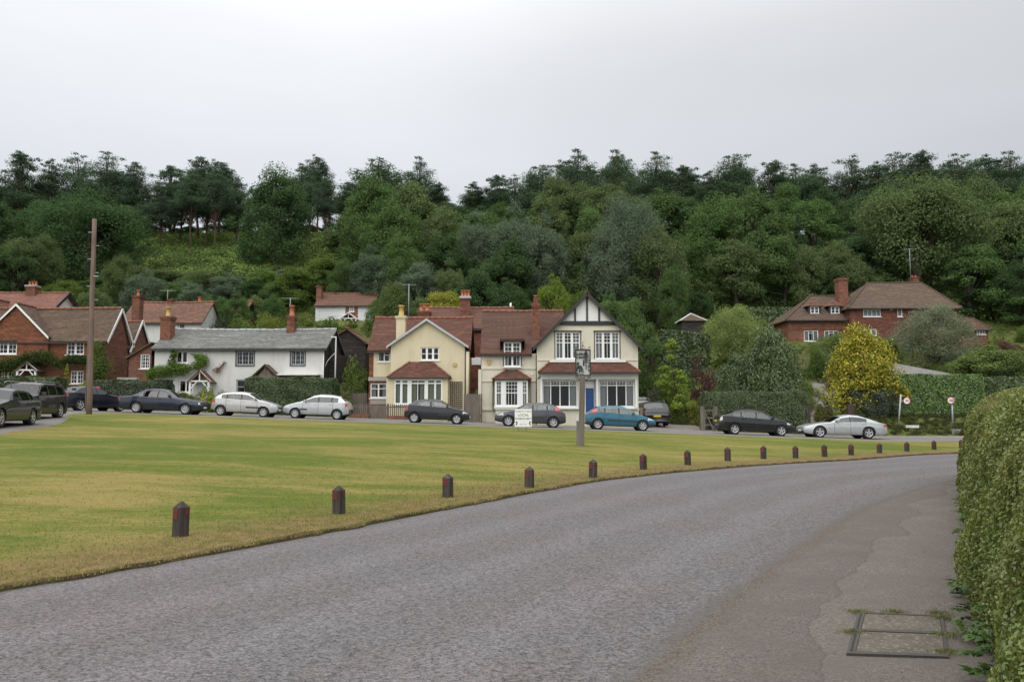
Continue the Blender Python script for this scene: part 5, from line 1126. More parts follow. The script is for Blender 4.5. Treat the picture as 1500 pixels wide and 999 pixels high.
# open left part: pines standing in the bracken with bare trunks
for px, yt, Y, w, v in ((232, 285, 140, 46, 1), (262, 262, 143, 40, 3), (277, 250, 139, 44, 4), (300, 255, 143, 44, 1), (313, 250, 138, 40, 4), (345, 262, 146, 42, 1), (210, 282, 148, 44, 0), (178, 250, 150, 46, 2), (452, 252, 140, 36, 1), (474, 262, 138, 30, 4), (480, 290, 150, 26, 3)):
    T('pine', px, yt, Y, w, C_PINE, 'in the bracken', 'slender bare-stemmed pine', var=v, group='pines standing in the bracken')
for px in np.arange(150, 525, 15):
    p = px + random.uniform(-5, 5); T('feather' if px % 2 else 'broad', p, 338 + random.uniform(-12, 12), random.uniform(154, 162), random.uniform(24, 36), C_DK, 'on the crest', 'low dark bush', group='bushes on the crest', name='bush', cat='shrub')
# second row of pines behind, fills gaps
r2 = np.random.default_rng(3)
for px in np.arange(-70, 1580, 25):
    if 196 < px < 235 or 330 < px < 380 or 425 < px < 500: continue
    p = px + r2.uniform(-8, 8); Y = r2.uniform(162, 176)
    T('pine', p, skyline(p) + (r2.uniform(8, 28) if p > 505 else r2.uniform(22, 52)), Y, r2.uniform(46, 68), lum(C_PINE, r2.uniform(.85, 1.15)), 'behind the ridge pines', 'dark pine', group='pines along the ridge')
# broadleaf belt just below the ridge
for px in np.arange(500, 1580, 27):
    p = px + r2.uniform(-9, 9); Y = r2.uniform(128, 142)
    T('broad' if r2.random() < .8 else 'feather', p, skyline(p) + r2.uniform(26, 58), Y, r2.uniform(64, 96), lum([C_DK, C_MID, C_OLV][r2.integers(3)], r2.uniform(.85, 1.15)), 'below the ridge', 'dark broadleaf tree')
for px in np.arange(-60, 205, 34):
    p = px + r2.uniform(-9, 9); T('broad', p, 285 + r2.uniform(-12, 25), r2.uniform(126, 140), r2.uniform(70, 96), lum(C_DK, r2.uniform(.9, 1.15)), 'below the ridge', 'dark broadleaf tree')
# the big crowns one can pick out
BIG = [('broad', 128, 274, 116, 165, C_DK, 'up the slope', 'huge round dark-crowned tree'), ('broad', 60, 300, 124, 110, C_DK, 'up the slope', 'dark broad tree'), ('feather', 28, 345, 104, 100, C_OLV, 'up the slope', 'paler rounded tree'), ('tall', 402, 243, 124, 116, C_DK, 'up the slope', 'tall isolated dense dark tree'),
 ('broad', 545, 255, 122, 110, C_MID, 'up the slope', 'broad spreading green tree'), ('broad', 610, 262, 122, 100, C_OLV, 'up the slope', 'broad brownish green tree'), ('broad', 575, 296, 112, 120, C_MID, 'lower down', 'dense green tree'), ('feather', 655, 296, 112, 110, C_OLV, 'lower down', 'feathery olive tree'),
 ('feather', 700, 304, 106, 90, C_GREY, 'lower down', 'grey-green birch'), ('feather', 755, 292, 103, 100, C_GREY, 'lower down', 'tall grey-green birch'), ('feather', 800, 305, 100, 90, C_GREY, 'lower down', 'pale grey-green birch'), ('broad', 745, 345, 98, 90, C_DK, 'lower down', 'dark dense tree'),
 ('feather', 925, 276, 102, 150, C_GREY, 'lower down', 'very large feathery grey-green willow'), ('feather', 965, 320, 98, 110, C_OLV, 'lower down', 'feathery willow'), ('feather', 890, 330, 99, 100, C_GREY, 'lower down', 'feathery grey willow'), ('broad', 870, 300, 112, 80, C_MID, 'up the slope', 'green tree behind the willow'),
 ('tall', 1050, 285, 108, 105, C_MID, 'up the slope', 'green oak-like tree'), ('tall', 1108, 276, 106, 120, C_MID, 'up the slope', 'large leafy tree'), ('broad', 1078, 350, 101, 100, C_OLV, 'lower down', 'wide leafy tree'), ('broad', 1150, 340, 102, 90, C_MID, 'lower down', 'leafy tree'), ('fir', 1172, 308, 112, 42, (.05, .085, .05), 'up the slope', 'slim bluish conifer'), ('broad', 1190, 290, 120, 90, C_MID, 'up the slope', 'green broad tree'), ('feather', 1225, 345, 104, 86, C_OLV, 'lower down', 'rounded olive tree'), ('broad', 1255, 330, 108, 90, C_DK, 'lower down', 'dark rounded tree'),
 ('huge', 1345, 243, 106, 200, C_OLV, 'up the slope', 'enormous spreading green tree'), ('broad', 1300, 275, 116, 120, C_MID, 'up the slope', 'large green tree'), ('broad', 1400, 270, 118, 130, C_MID, 'up the slope', 'large dark green tree'), ('broad', 1420, 355, 100, 95, C_MID, 'lower down', 'rounded green tree'), ('broad', 1475, 290, 108, 110, C_OLV, 'lower down', 'big leafy tree'), ('broad', 1540, 300, 104, 120, C_MID, 'lower down', 'big leafy tree'), ('feather', 1500, 360, 96, 90, C_DK, 'lower down', 'dark bushy tree')]
for b in BIG: T(*b)
# lower belt behind the houses
for px in np.arange(-60, 1560, 40):
    p = px + r2.uniform(-12, 12)
    if 190 < p < 500 or 1010 < p < 1180 or 860 < p < 985 or 1300 < p < 1400 or 70 < p < 150: continue
    T(['feather', 'broad'][r2.integers(2)], p, 350 + r2.uniform(-18, 28), r2.uniform(98, 112), r2.uniform(60, 95), lum([C_DK, C_MID, C_OLV, C_GREY][r2.integers(4)], r2.uniform(.8, 1.1)), 'low in the wood', 'bushy tree', group='trees at the foot of the wood')
LOW = [('feather', 200, 388, 112, 70, C_OLV), ('feather', 245, 392, 110, 80, C_OLV), ('feather', 290, 395, 106, 80, C_OLV), ('feather', 335, 398, 104, 70, C_GREY), ('feather', 375, 402, 102, 70, C_DK), ('broad', 430, 390, 100, 70, C_LT), ('broad', 478, 366, 104, 80, C_LT), ('broad', 520, 385, 106, 60, C_MID), ('feather', 560, 372, 100, 90, C_GREY), ('feather', 615, 378, 96, 90, C_GREY), ('feather', 660, 375, 95, 70, C_OLV), ('feather', 575, 408, 84, 66, C_OLV), ('broad', 648, 424, 82, 88, C_YG), ('broad', 700, 392, 92, 80, C_DK), ('broad', 745, 400, 90, 70, C_DK), ('broad', 812, 392, 84, 62, C_BR), ('broad', 850, 420, 78, 50, C_LT), ('broad', 893, 420, 78, 70, C_MID), ('broad', 925, 432, 74, 52, C_MID), ('broad', 950, 470, 70, 60, C_MID), ('feather', 985, 380, 94, 60, C_MID),
       ('broad', 160, 400, 106, 90, C_MID), ('feather', 95, 408, 98, 80, C_LT), ('feather', 140, 418, 92, 70, C_OLV), ('feather', 40, 390, 104, 80, C_OLV), ('broad', 1215, 405, 102, 80, C_DK), ('broad', 1290, 400, 106, 70, C_MID), ('broad', 1450, 410, 100, 100, C_DK), ('broad', 1500, 420, 96, 90, C_MID), ('feather', 1020, 425, 98, 60, C_DK)]
for px in np.arange(190, 560, 20):
    LOW.append((['feather', 'broad'][int(px / 20) % 2], px + r2.uniform(-6, 6), 398 + r2.uniform(-8, 16), r2.uniform(94, 112) if not 430 < px < 570 else 106, r2.uniform(50, 76), [C_MID, C_OLV, C_LT, C_GREY, C_DK][r2.integers(5)]))
for px in np.arange(300, 620, 26):
    LOW.append(('feather', px + r2.uniform(-6, 6), 426 + r2.uniform(-6, 12), r2.uniform(84, 90) if not 425 < px < 560 else 105, r2.uniform(40, 56), [C_MID, C_OLV, C_LT][r2.integers(3)]))
for k, px, yt, Y, w, c in LOW: T(k, px, yt, Y, w, c, 'behind the roofs', {C_LT: 'bright green', C_BR: 'bright green', C_GREY: 'grey-green', C_DK: 'dark green', C_YG: 'yellow-green', C_OLV: 'olive green', C_MID: 'mid green'}[c] + ' tree', group='trees at the foot of the wood')
# unique labels: kind, layer, landmark; the order along the row only where several share all three
def clear_of(x, y):                                        # keep roofs, lawns and drives free
    px = 750 + F * x / y; k = np.ones(len(x), bool)
    for a, b, y0, y1 in ((-80, 90, 78, 89), (172, 312, 78, 87), (325, 365, 84, 92), (452, 556, 91, 102), (484, 545, 64, 74), (600, 765, 62, 75), (1140, 1415, 82.5, 97), (1395, 1455, 84, 95), (985, 1040, 74, 92), (1176, 1222, 62, 70), (1300, 1415, 60, 70), (690, 950, 60, 66), (935, 1010, 60, 68), (540, 690, 60, 65)):
        k &= ~((px > a) & (px < b) & (y > y0) & (y < y1))
    return k
r3 = np.random.default_rng(8)
def filler(n, p0, p1, Y0, Y1, desc=None):
    for i in range(n):
        for _ in range(30):
            p, Y = r3.uniform(p0, p1), r3.uniform(Y0, Y1); x = Xp(p, Y, 500)
            if clear_of(np.array([x]), np.array([Y]))[0]: break
        else: continue
        h = r3.uniform(1.2, 3.0); c = [C_MID, C_OLV, C_LT, C_GREY, (.16, .18, .07), (.13, .17, .05)][r3.integers(6)]; g0 = gzf(x, Y); yt = PX(x, Y, g0 + h)[1]; q = ['near the houses', 'up the gardens', 'high in the gardens'][min(2, int((Y - 62) / 10))]
        T(['shrub', 'wispy'][r3.integers(2)], p, yt, Y, r3.uniform(1.8, 3.6) * F / Y, c, q, {0: 'rounded', 1: 'spreading', 2: 'small'}[int(r3.integers(3))] + ' shrub', group='shrubs filling the hillside gardens', name='garden_shrub', cat='shrub')
ORD = ['leftmost', 'second', 'third', 'fourth', 'fifth', 'sixth', 'seventh', 'eighth', 'ninth']
def settle_labels():
    g = {}
    for q in REG: g.setdefault((q[5], q[4], zone(q[1])), []).append(q)
    for (desc, layer, z), L in g.items():
        L.sort(key=lambda q: q[1])
        for i, q in enumerate(L):
            if len(L) == 1: s = f'{desc} {layer}, {z}'
            elif len(L) == 2: s = f'{["left", "right"][i]} one of two {desc}s {layer}, {z}' if ' tree' not in desc else f'{["left", "right"][i]}-hand {desc} {layer}, {z}'
            else: s = f'{ORD[i]} {desc} from the left {layer}, {z}' if i else f'leftmost {desc} {layer}, {z}'
            q[0]['label'] = s
filler(26, 1165, 1300, 63, 82); filler(26, 1165, 1420, 73, 82); filler(22, 958, 1100, 66, 90); filler(30, 1300, 1560, 63, 90); filler(26, 185, 480, 66, 80); filler(4, 480, 560, 74, 80)
settle_labels()

# bracken and undergrowth: continuous cover nobody could count
def cover_mesh(name, K, region, rr, nper, size, asp, mat, col, seed, up=.6):
    r = np.random.default_rng(seed); x, y = region(r, K); z = gz(x, y); rs = r.uniform(*rr, K); cs = np.stack([x, y, z + rs * .25], 1)
    co = lobe_leaves(cs, rs, .6, [nper] * K, size, asp, r, lambda c: np.array([0, -.3, 1.]), shell=(.8, 1.1), up=up, hemi=-.1)
    o = bpy.data.objects.new(name, npmesh(name, co, 4, mat)); o.color = (*col, 1); COL.objects.link(o); tag(o, kind='stuff'); return o
def reg_px(p0, p1, Y0, Y1):
    def f(r, K):
        Y = r.uniform(Y0, Y1, K); return (r.uniform(p0, p1, K) - 750) / F * Y, Y
    return f
cover_mesh('bracken', 1900, reg_px(150, 505, 116, 156), (.6, 1.4), 70, .17, .4, 'leaf', (.19, .27, .085), 71)
cover_mesh('undergrowth', 2600, reg_px(-80, 1580, 98, 150), (.8, 2.0), 60, .20, .5, 'leaf', (.070, .105, .040), 72)
def reg_mid(r, K):
    Y = r.uniform(66, 100, K); px = r.uniform(-60, 1560, K); x = (px - 750) / F * Y
    return x, Y
def reg_garden(r, K):
    x, Y = reg_mid(r, K * 2); k = clear_of(x, Y); return x[k][:K], Y[k][:K]
def cover2():
    r = np.random.default_rng(77); x, y = reg_garden(r, 1500); K = len(x); z = gz(x, y); rs = r.uniform(.4, 1.1, K); cs = np.stack([x, y, z + rs * .2], 1)
    co = lobe_leaves(cs, rs, .7, [85] * K, .11, .5, r, lambda c: np.array([0, -.3, 1.]), shell=(.8, 1.1), up=.5, hemi=-.1)
    o = bpy.data.objects.new('ground_cover', npmesh('ground_cover', co, 4, 'leaf')); o.color = (.085, .115, .032, 1); COL.objects.link(o); tag(o, kind='stuff')
cover2()

# ---------------------------------------------------------------- garden trees and shrubs one can name
def S(kind, px, ytop, Y, wpx, col, name, label, cat='shrub', ybot=None, var=None, group='garden shrubs'):
    x = Xp(px, Y, 540); g0 = gzf(x, Y); h = max(.4, Zp(ytop, Y) - g0 + .08)
    zo = 0.
    if ybot is not None: zb = Zp(ybot, Y); zo = max(0, zb - g0) * 0
    return plant(kind, x, Y, h, wpx * Y / F, col, name=name, label=label, cat=cat, group=group, var=var)
S('gold', 1264, 474, 57.5, 116, (.095, .115, .024), 'golden_tree', 'bright golden-yellow evergreen tree beside the brown five-bar gate', 'tree', group='garden trees')
S('laurel', 1128, 477, 57.6, 100, (.085, .125, .042), 'evergreen_tree', 'big rounded glossy dark evergreen above the clipped hedge', 'tree', group='garden trees')
S('laurel', 1082, 515, 58.5, 70, (.075, .112, .040), 'evergreen_tree', 'looser rounded evergreen left of the big glossy one', 'tree', group='garden trees')
S('layer', 988, 495, 61, 62, (.17, .235, .05), 'maple_tree', 'bright lime-green layered maple beside the drive', 'tree', group='garden trees')
S('shrub', 1029, 505, 62, 46, (.075, .040, .045), 'purple_shrub', 'dark purple-leaved shrub right of the lime-green maple')
S('bigfeather', 1372, 437, 73, 128, (.19, .215, .15), 'willow_tree', 'wide silvery grey-green willow in front of the hipped house', 'tree', group='garden trees')
S('bigfeather', 1075, 440, 76, 120, (.18, .225, .085), 'garden_tree', 'broad light green garden tree below the upper hedge', 'tree', group='garden trees')
S('feather', 1120, 462, 72, 66, (.16, .195, .07), 'garden_tree', 'smaller light green tree between the broad one and the hipped house', 'tree', group='garden trees')
S('broad', 1452, 498, 66, 116, (.12, .17, .06), 'garden_tree', 'rounded leafy tree behind the right end of the tall hedge', 'tree', group='garden trees')
S('shrub', 322, 437, 74, 46, (.045, .062, .040), 'round_bush', 'round very dark bush right of the boarded cottage end')
S('shrub', 370, 455, 72, 70, (.10, .135, .036), 'garden_shrub', 'wide green shrub above the middle of the slate roof')
S('shrub', 350, 449, 79, 46, (.09, .12, .04), 'garden_shrub', 'green bush hiding the foot of the low brown roof')
S('wispy', 395, 440, 80, 60, (.15, .18, .045), 'garden_shrub', 'yellowish flowering shrub left of the orange chimney pot')
S('wispy', 440, 458, 76, 56, (.11, .145, .045), 'garden_shrub', 'green shrub right of the orange chimney pot')
S('shrub', 478, 452, 78, 66, (.065, .105, .034), 'garden_shrub', 'dark green dome-shaped bush in front of the boarded house')
S('wispy', 510, 474, 74, 40, (.26, .19, .03), 'flowering_shrub', 'orange-yellow flowering shrub above the dark shed roof')
S('broad', 578, 412, 76, 76, (.085, .11, .045), 'garden_tree', 'dense olive tree behind the cream chimney', 'tree', group='garden trees')
S('wispy', 640, 430, 78, 86, (.30, .30, .06), 'garden_shrub', 'bright yellow-green bush behind the brick chimney')
S('shrub', 518, 506, 61, 56, (.11, .15, .045), 'garden_shrub', 'pale green bush below the dark shed')
S('shrub', 500, 555, 57, 50, (.12, .14, .06), 'garden_shrub', 'greyish green bush at the right end of the long clipped hedge')
S('wispy', 530, 545, 59, 40, (.10, .13, .05), 'garden_shrub', 'loose bush left of the cream house wing')
S('shrub', 700, 560, 57.5, 24, (.30, .33, .27), 'white_shrub', 'whitish-leaved shrub over the board fence between the two cream houses')
S('shrub', 994, 573, 60.3, 36, (.085, .11, .035), 'garden_shrub', 'low rounded shrub on the island between the two drives')
S('wispy', 1020, 568, 60, 36, (.20, .21, .06), 'garden_shrub', 'yellowish grassy shrub on the bank by the small wooden gate')
S('wispy', 1003, 550, 62, 50, (.16, .19, .05), 'garden_shrub', 'yellow-green shrub just below the lime-green maple')
S('shrub', 962, 545, 62, 36, (.11, .13, .085), 'garden_shrub', 'grey-green shrub above the dark car in the drive')
S('shrub', 945, 512, 64, 50, (.06, .09, .03), 'garden_shrub', 'dark shrub against the right wall of the timbered house')
S('shrub', 975, 520, 66, 60, (.085, .12, .035), 'garden_shrub', 'green shrub left of the lime-green maple')
S('wispy', 1050, 545, 60, 46, (.11, .145, .055), 'garden_shrub', 'feathery light shrub left of the clipped roadside hedge')
S('shrub', 1194, 496, 76, 30, (.11, .15, .05), 'garden_shrub', 'small shrub under the left ground-floor window of the hipped house')
S('shrub', 1200, 506, 72, 44, (.075, .115, .035), 'garden_shrub', 'green bush on the terrace left of the golden tree')
S('wispy', 1178, 502, 73, 26, (.25, .26, .14), 'flowering_shrub', 'cream-flowered bush between the big evergreen and the hipped house')
S('shrub', 1222, 515, 68, 34, (.12, .12, .075), 'garden_shrub', 'brownish bush against the left side of the golden tree')
S('shrub', 1205, 565, 60, 30, (.15, .19, .05), 'garden_shrub', 'low green bank of plants inside the curve of the upper drive')
S('shrub', 1300, 487, 76, 54, (.07, .105, .033), 'garden_shrub', 'dark bush right behind the golden tree')
S('shrub', 1335, 505, 68, 60, (.09, .10, .045), 'garden_shrub', 'brown-green bush above the grey garage roof')
S('wispy', 1405, 512, 67, 26, (.36, .32, .12), 'flowering_shrub', 'pale yellow flowering bush right of the willow')
S('shrub', 1420, 505, 67, 30, (.14, .16, .045), 'garden_shrub', 'yellow-green bush beside the pale yellow flowers')
S('wispy', 1445, 487, 76, 60, (.14, .13, .06), 'garden_shrub', 'tall brownish grasses below the dark red roof')
S('shrub', 1478, 483, 76, 56, (.10, .06, .05), 'garden_shrub', 'reddish purple shrub at the right edge above the hedge')
S('shrub', 1500, 500, 70, 60, (.08, .115, .04), 'garden_shrub', 'green shrub at the extreme right above the hedge')
S('shrub', 1385, 520, 64, 50, (.075, .10, .035), 'garden_shrub', 'dark shrub between garage roof and willow')
S('conelet', 98, 531, 58, 17, (.19, .23, .035), 'dwarf_conifer', 'small pointed yellow-green conifer in front of the tile-hung house', 'conifer')
S('shrub', 98, 549, 57, 34, (.075, .12, .03), 'garden_shrub', 'rounded bush at the foot of the little yellow-green conifer')
S('shrub', 122, 545, 56, 34, (.14, .18, .055), 'garden_shrub', 'variegated rounded bush just left of the tall wooden pole')
S('shrub', 142, 552, 56, 30, (.15, .19, .06), 'garden_shrub', 'variegated rounded bush just right of the tall wooden pole')
S('wispy', 182, 541, 58, 26, (.13, .19, .05), 'garden_shrub', 'light green shrub in front of the dark brick outbuilding')
S('shrub', 272, 563, 56.5, 44, (.095, .13, .04), 'garden_shrub', 'round green bush in front of the left porch of the white cottage')
S('shrub', 302, 558, 56, 34, (.11, .15, .035), 'garden_shrub', 'green bush right of the left porch of the white cottage')
S('conelet', 299, 572, 53.6, 12, (.38, .36, .03), 'dwarf_conifer', 'vivid yellow dwarf conifer by the garden seat', 'conifer')
S('conelet', 312, 566, 55, 18, (.26, .30, .04), 'dwarf_conifer', 'larger yellow-green conifer behind the vivid yellow one', 'conifer')
S('wispy', 330, 560, 57, 30, (.08, .10, .05), 'garden_shrub', 'dark wispy rose bush left of the long clipped hedge')
S('shrub', 168, 592, 53.0, 12, (.16, .11, .05), 'flower_clump', 'small reddish clump of flowers between the two dark saloon cars', 'flowers')
S('wispy', 318, 602, 53.0, 14, (.13, .14, .05), 'flower_clump', 'small clump of plants at the kerb behind the silver hatchbacks', 'flowers')

# ---------------------------------------------------------------- climbers on the walls
def climber(name, label, pts, Y, rad, n, col, seed, size=.07):
    r = np.random.default_rng(seed); c = []; R = []
    for (px, py), rr in zip(pts, rad):
        q = P(px, py, Y); c.append(q); R.append(rr)
    c = np.array(c); C2 = []; R2_ = []
    for i in range(len(c) - 1):
        for k in range(5): f = (k + r.random()) / 5; C2.append(c[i] * (1 - f) + c[i + 1] * f + r.normal(0, .10, 3) * np.array([1, .3, 1])); R2_.append(R[i] * (1 - f) + R[i + 1] * f)
    C2 = np.array(C2); R2_ = np.array(R2_) * r.uniform(.6, 1.25, len(R2_)); nper = (n * R2_ ** 2 / (R2_ ** 2).sum()).astype(int)
    co = lobe_leaves(C2, R2_, .8, nper, size, .5, r, lambda q: np.array([0, -1, .4]), shell=(.4, 1.15), hemi=-.2); co[:, 1] = np.minimum(co[:, 1], Y + .1)
    o = thing(name, tuple(c[0]), label, 'climbing plant', 'climbing plants on the house walls'); me = npmesh('foliage', co - c[0], 4, 'leaf'); f = bpy.data.objects.new('foliage', me); f.color = (*col, 1); COL.objects.link(f); f.parent = o
    b = MB(); b.tube([tuple(q + np.array([0, .12, 0])) for q in c], .035, 5); b.build('stem', 'bark', o)
climber('wisteria', 'leafy green wisteria trained across the left end of the white cottage', [(218, 552), (232, 547), (256, 542), (280, 541), (302, 533), (292, 525), (284, 520)], 59.7, [.45, .6, .55, .45, .4, .3, .15], 5200, (.12, .19, .045), 81)
climber('wisteria_shoot', 'thin climber rising beside the left upper window of the white cottage', [(256, 540), (254, 525), (252, 514)], 59.75, [.35, .25, .2], 900, (.10, .15, .04), 82)
climber('rose', 'sparse reddish rose sprays on the middle of the white cottage wall', [(315, 545), (322, 538), (330, 530)], 59.8, [.18, .2, .12], 260, (.20, .09, .07), 83, .05)
climber('ivy', 'dark green climber over the ground floor of the tile-hung house', [(-10, 540), (10, 536), (30, 530), (48, 524), (66, 524), (80, 532), (95, 534)], 61.4, [.8, .7, .55, .6, .55, .5, .5], 6000, (.060, .085, .030), 84)
climber('ivy', 'dark climber between the little conifer and the pole on the tile-hung house', [(98, 528), (112, 526), (126, 526)], 61.5, [.5, .5, .5], 2000, (.055, .08, .03), 85)
climber('honeysuckle', 'tall bright green climber on the right corner of the tile-hung house', [(140, 508), (146, 520), (148, 535), (146, 550), (140, 560), (150, 562)], 61.3, [.55, .75, .8, .7, .6, .5], 5200, (.105, .150, .045), 86)

# ---------------------------------------------------------------- clipped hedges
def hedge(label, p0, p1, y0, thick, ytop, ybot, col, seed, size=.045, dens=950, rnd=.25, amp=.10, mat='leaf_hedge', name='hedge', slope=None):
    r = np.random.default_rng(seed); x0, x1 = Xp(p0, y0, ytop), Xp(p1, y0, ytop); zt = Zp(ytop, y0); slope = slope or 0
    def zb(x): return gz(np.atleast_1d(x), np.full(np.size(x), y0 + thick / 2)) - .1
    A1 = (x1 - x0) * (zt - zb((x0 + x1) / 2)[0]); A2 = (x1 - x0) * thick; A3 = thick * 2.5
    out = []; 
    def bump(a, b): return amp * (np.sin(a * 1.9 + seed) * .5 + np.sin(a * 4.7 + b * 3.1) * .35 + np.sin(b * 6.3 + a) * .25)
    n = int(A1 * dens); x = r.uniform(x0, x1, n); b = zb(x); f = r.random(n); z = b + (zt + slope * (x - x0) - b) * f; e = np.maximum(f - (1 - rnd * .6), 0); y = y0 + bump(x, z) + e ** 2 * 2.2 + r.normal(0, .03, n)
    out.append((np.stack([x, y, z], 1), np.tile([0, -1, .15], (n, 1))))
    n = int(A2 * dens); x = r.uniform(x0, x1, n); y = r.uniform(y0 + .05, y0 + thick, n); z = zt + slope * (x - x0) + bump(x, y) * .6 - rnd * .22 * np.exp(-(y - y0) / .15) + r.normal(0, .025, n); out.append((np.stack([x, y, z], 1), np.tile([0, 0, 1.], (n, 1))))
    for X, s in ((x0, -1), (x1, 1)):
        n = int(A3 * dens); y = r.uniform(y0, y0 + thick, n); b = zb(np.full(n, X)); f = r.random(n); z = b + (zt + slope * (X - x0) - b) * f; out.append((np.stack([X + s * bump(y, z) * .7 - s * np.maximum(f - .85, 0) * .8, y, z], 1), np.tile([s, 0, .15], (n, 1))))
    c = np.concatenate([o[0] for o in out]); nm = unit(np.concatenate([o[1] for o in out]) + r.normal(0, .55, (len(c), 3))); co = leafquads(c, nm, size * r.uniform(.6, 1.4, len(c)), .55, r).reshape(-1, 3)
    b0 = np.array([(x0 + x1) / 2, y0 + thick / 2, float(zb((x0 + x1) / 2)[0])]); o = thing(name, tuple(b0), label, 'hedge', 'clipped hedges')
    f = bpy.data.objects.new('foliage', npmesh('foliage', co - b0, 4, mat)); f.color = (*col, 1); COL.objects.link(f); f.parent = o
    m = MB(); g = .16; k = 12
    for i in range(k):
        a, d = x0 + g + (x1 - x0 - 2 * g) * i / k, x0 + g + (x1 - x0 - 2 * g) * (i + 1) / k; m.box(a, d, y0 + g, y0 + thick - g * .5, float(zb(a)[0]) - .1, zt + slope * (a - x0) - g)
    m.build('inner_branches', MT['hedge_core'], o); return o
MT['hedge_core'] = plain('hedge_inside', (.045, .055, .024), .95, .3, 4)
hedge('dark clipped hedge between the tall pole and the white cottage', 137, 241, 54.3, 1.6, 557, 600, (.055, .075, .028), 1)
hedge('bushy hedge in front of the tile-hung house behind the parked cars', -60, 82, 55.5, 1.8, 553, 590, (.065, .10, .028), 2, amp=.3)
hedge('long bushy green hedge in front of the right half of the white cottage', 358, 488, 54.2, 1.7, 554, 593, (.075, .115, .035), 3, amp=.22)
hedge('square-cut roadside hedge behind the black hatchback with the sloping back', 1033, 1182, 53.6, 1.8, 574.5, 625, (.090, .122, .045), 4)
hedge('tall bright green laurel hedge behind the speed limit signs', 1293, 1440, 56.5, 1.8, 549, 615, (.115, .195, .045), 5, size=.075, dens=520)
hedge('darker right-hand length of the tall hedge', 1436, 1580, 56.9, 1.8, 553, 615, (.085, .125, .04), 6, size=.075, dens=480)
hedge('dark overgrown foot of the hedge under the golden tree', 1247, 1298, 55.4, 1.6, 574, 610, (.040, .055, .022), 7, amp=.3)
hedge('level clipped hedge high above the gardens left of the hipped house', 1098, 1180, 93, 2.0, 450.5, 462, (.08, .125, .035), 8, size=.16, dens=60)
hedge('sloping clipped hedge running up beside the summerhouse path', 968, 1040, 76, 1.6, 482, 505, (.075, .11, .035), 9, size=.12, dens=90, slope=-.1)
S('laurel', 1290, 560, 56.4, 52, (.05, .07, .026), 'evergreen_tree', 'dark evergreen bush filling the gap between golden tree and tall hedge', 'shrub')
def bank_cover():
    r = np.random.default_rng(91); K = 420; px = r.uniform(1245, 1470, K); Y = r.uniform(53.2, 57, K); x = (px - 750) / F * Y; rs = r.uniform(.12, .35, K); cs = np.stack([x, Y, gz(x, Y) + rs * .2], 1)
    co = lobe_leaves(cs, rs, .7, [70] * K, .055, .35, r, lambda c: np.array([0, -.5, 1.]), shell=(.5, 1.2), up=.2)
    o = bpy.data.objects.new('bank_plants', npmesh('bank_plants', co, 4, 'leaf')); o.color = (.075, .085, .035, 1); COL.objects.link(o); tag(o, kind='stuff')
    K = 700; px = r.uniform(955, 1060, K); Y = r.uniform(58, 66, K); x = (px - 750) / F * Y; k = (x > 13.3); x = x[k]; Y = Y[k]; K = len(x); rs = r.uniform(.12, .4, K); cs = np.stack([x, Y, gz(x, Y) + rs * .2], 1)
    co = lobe_leaves(cs, rs, .7, [70] * K, .06, .45, r, lambda c: np.array([0, -.5, 1.]), shell=(.5, 1.2), up=.2)
    o = bpy.data.objects.new('drive_bank_plants', npmesh('drive_bank_plants', co, 4, 'leaf')); o.color = (.12, .14, .045, 1); COL.objects.link(o); tag(o, kind='stuff')
bank_cover()

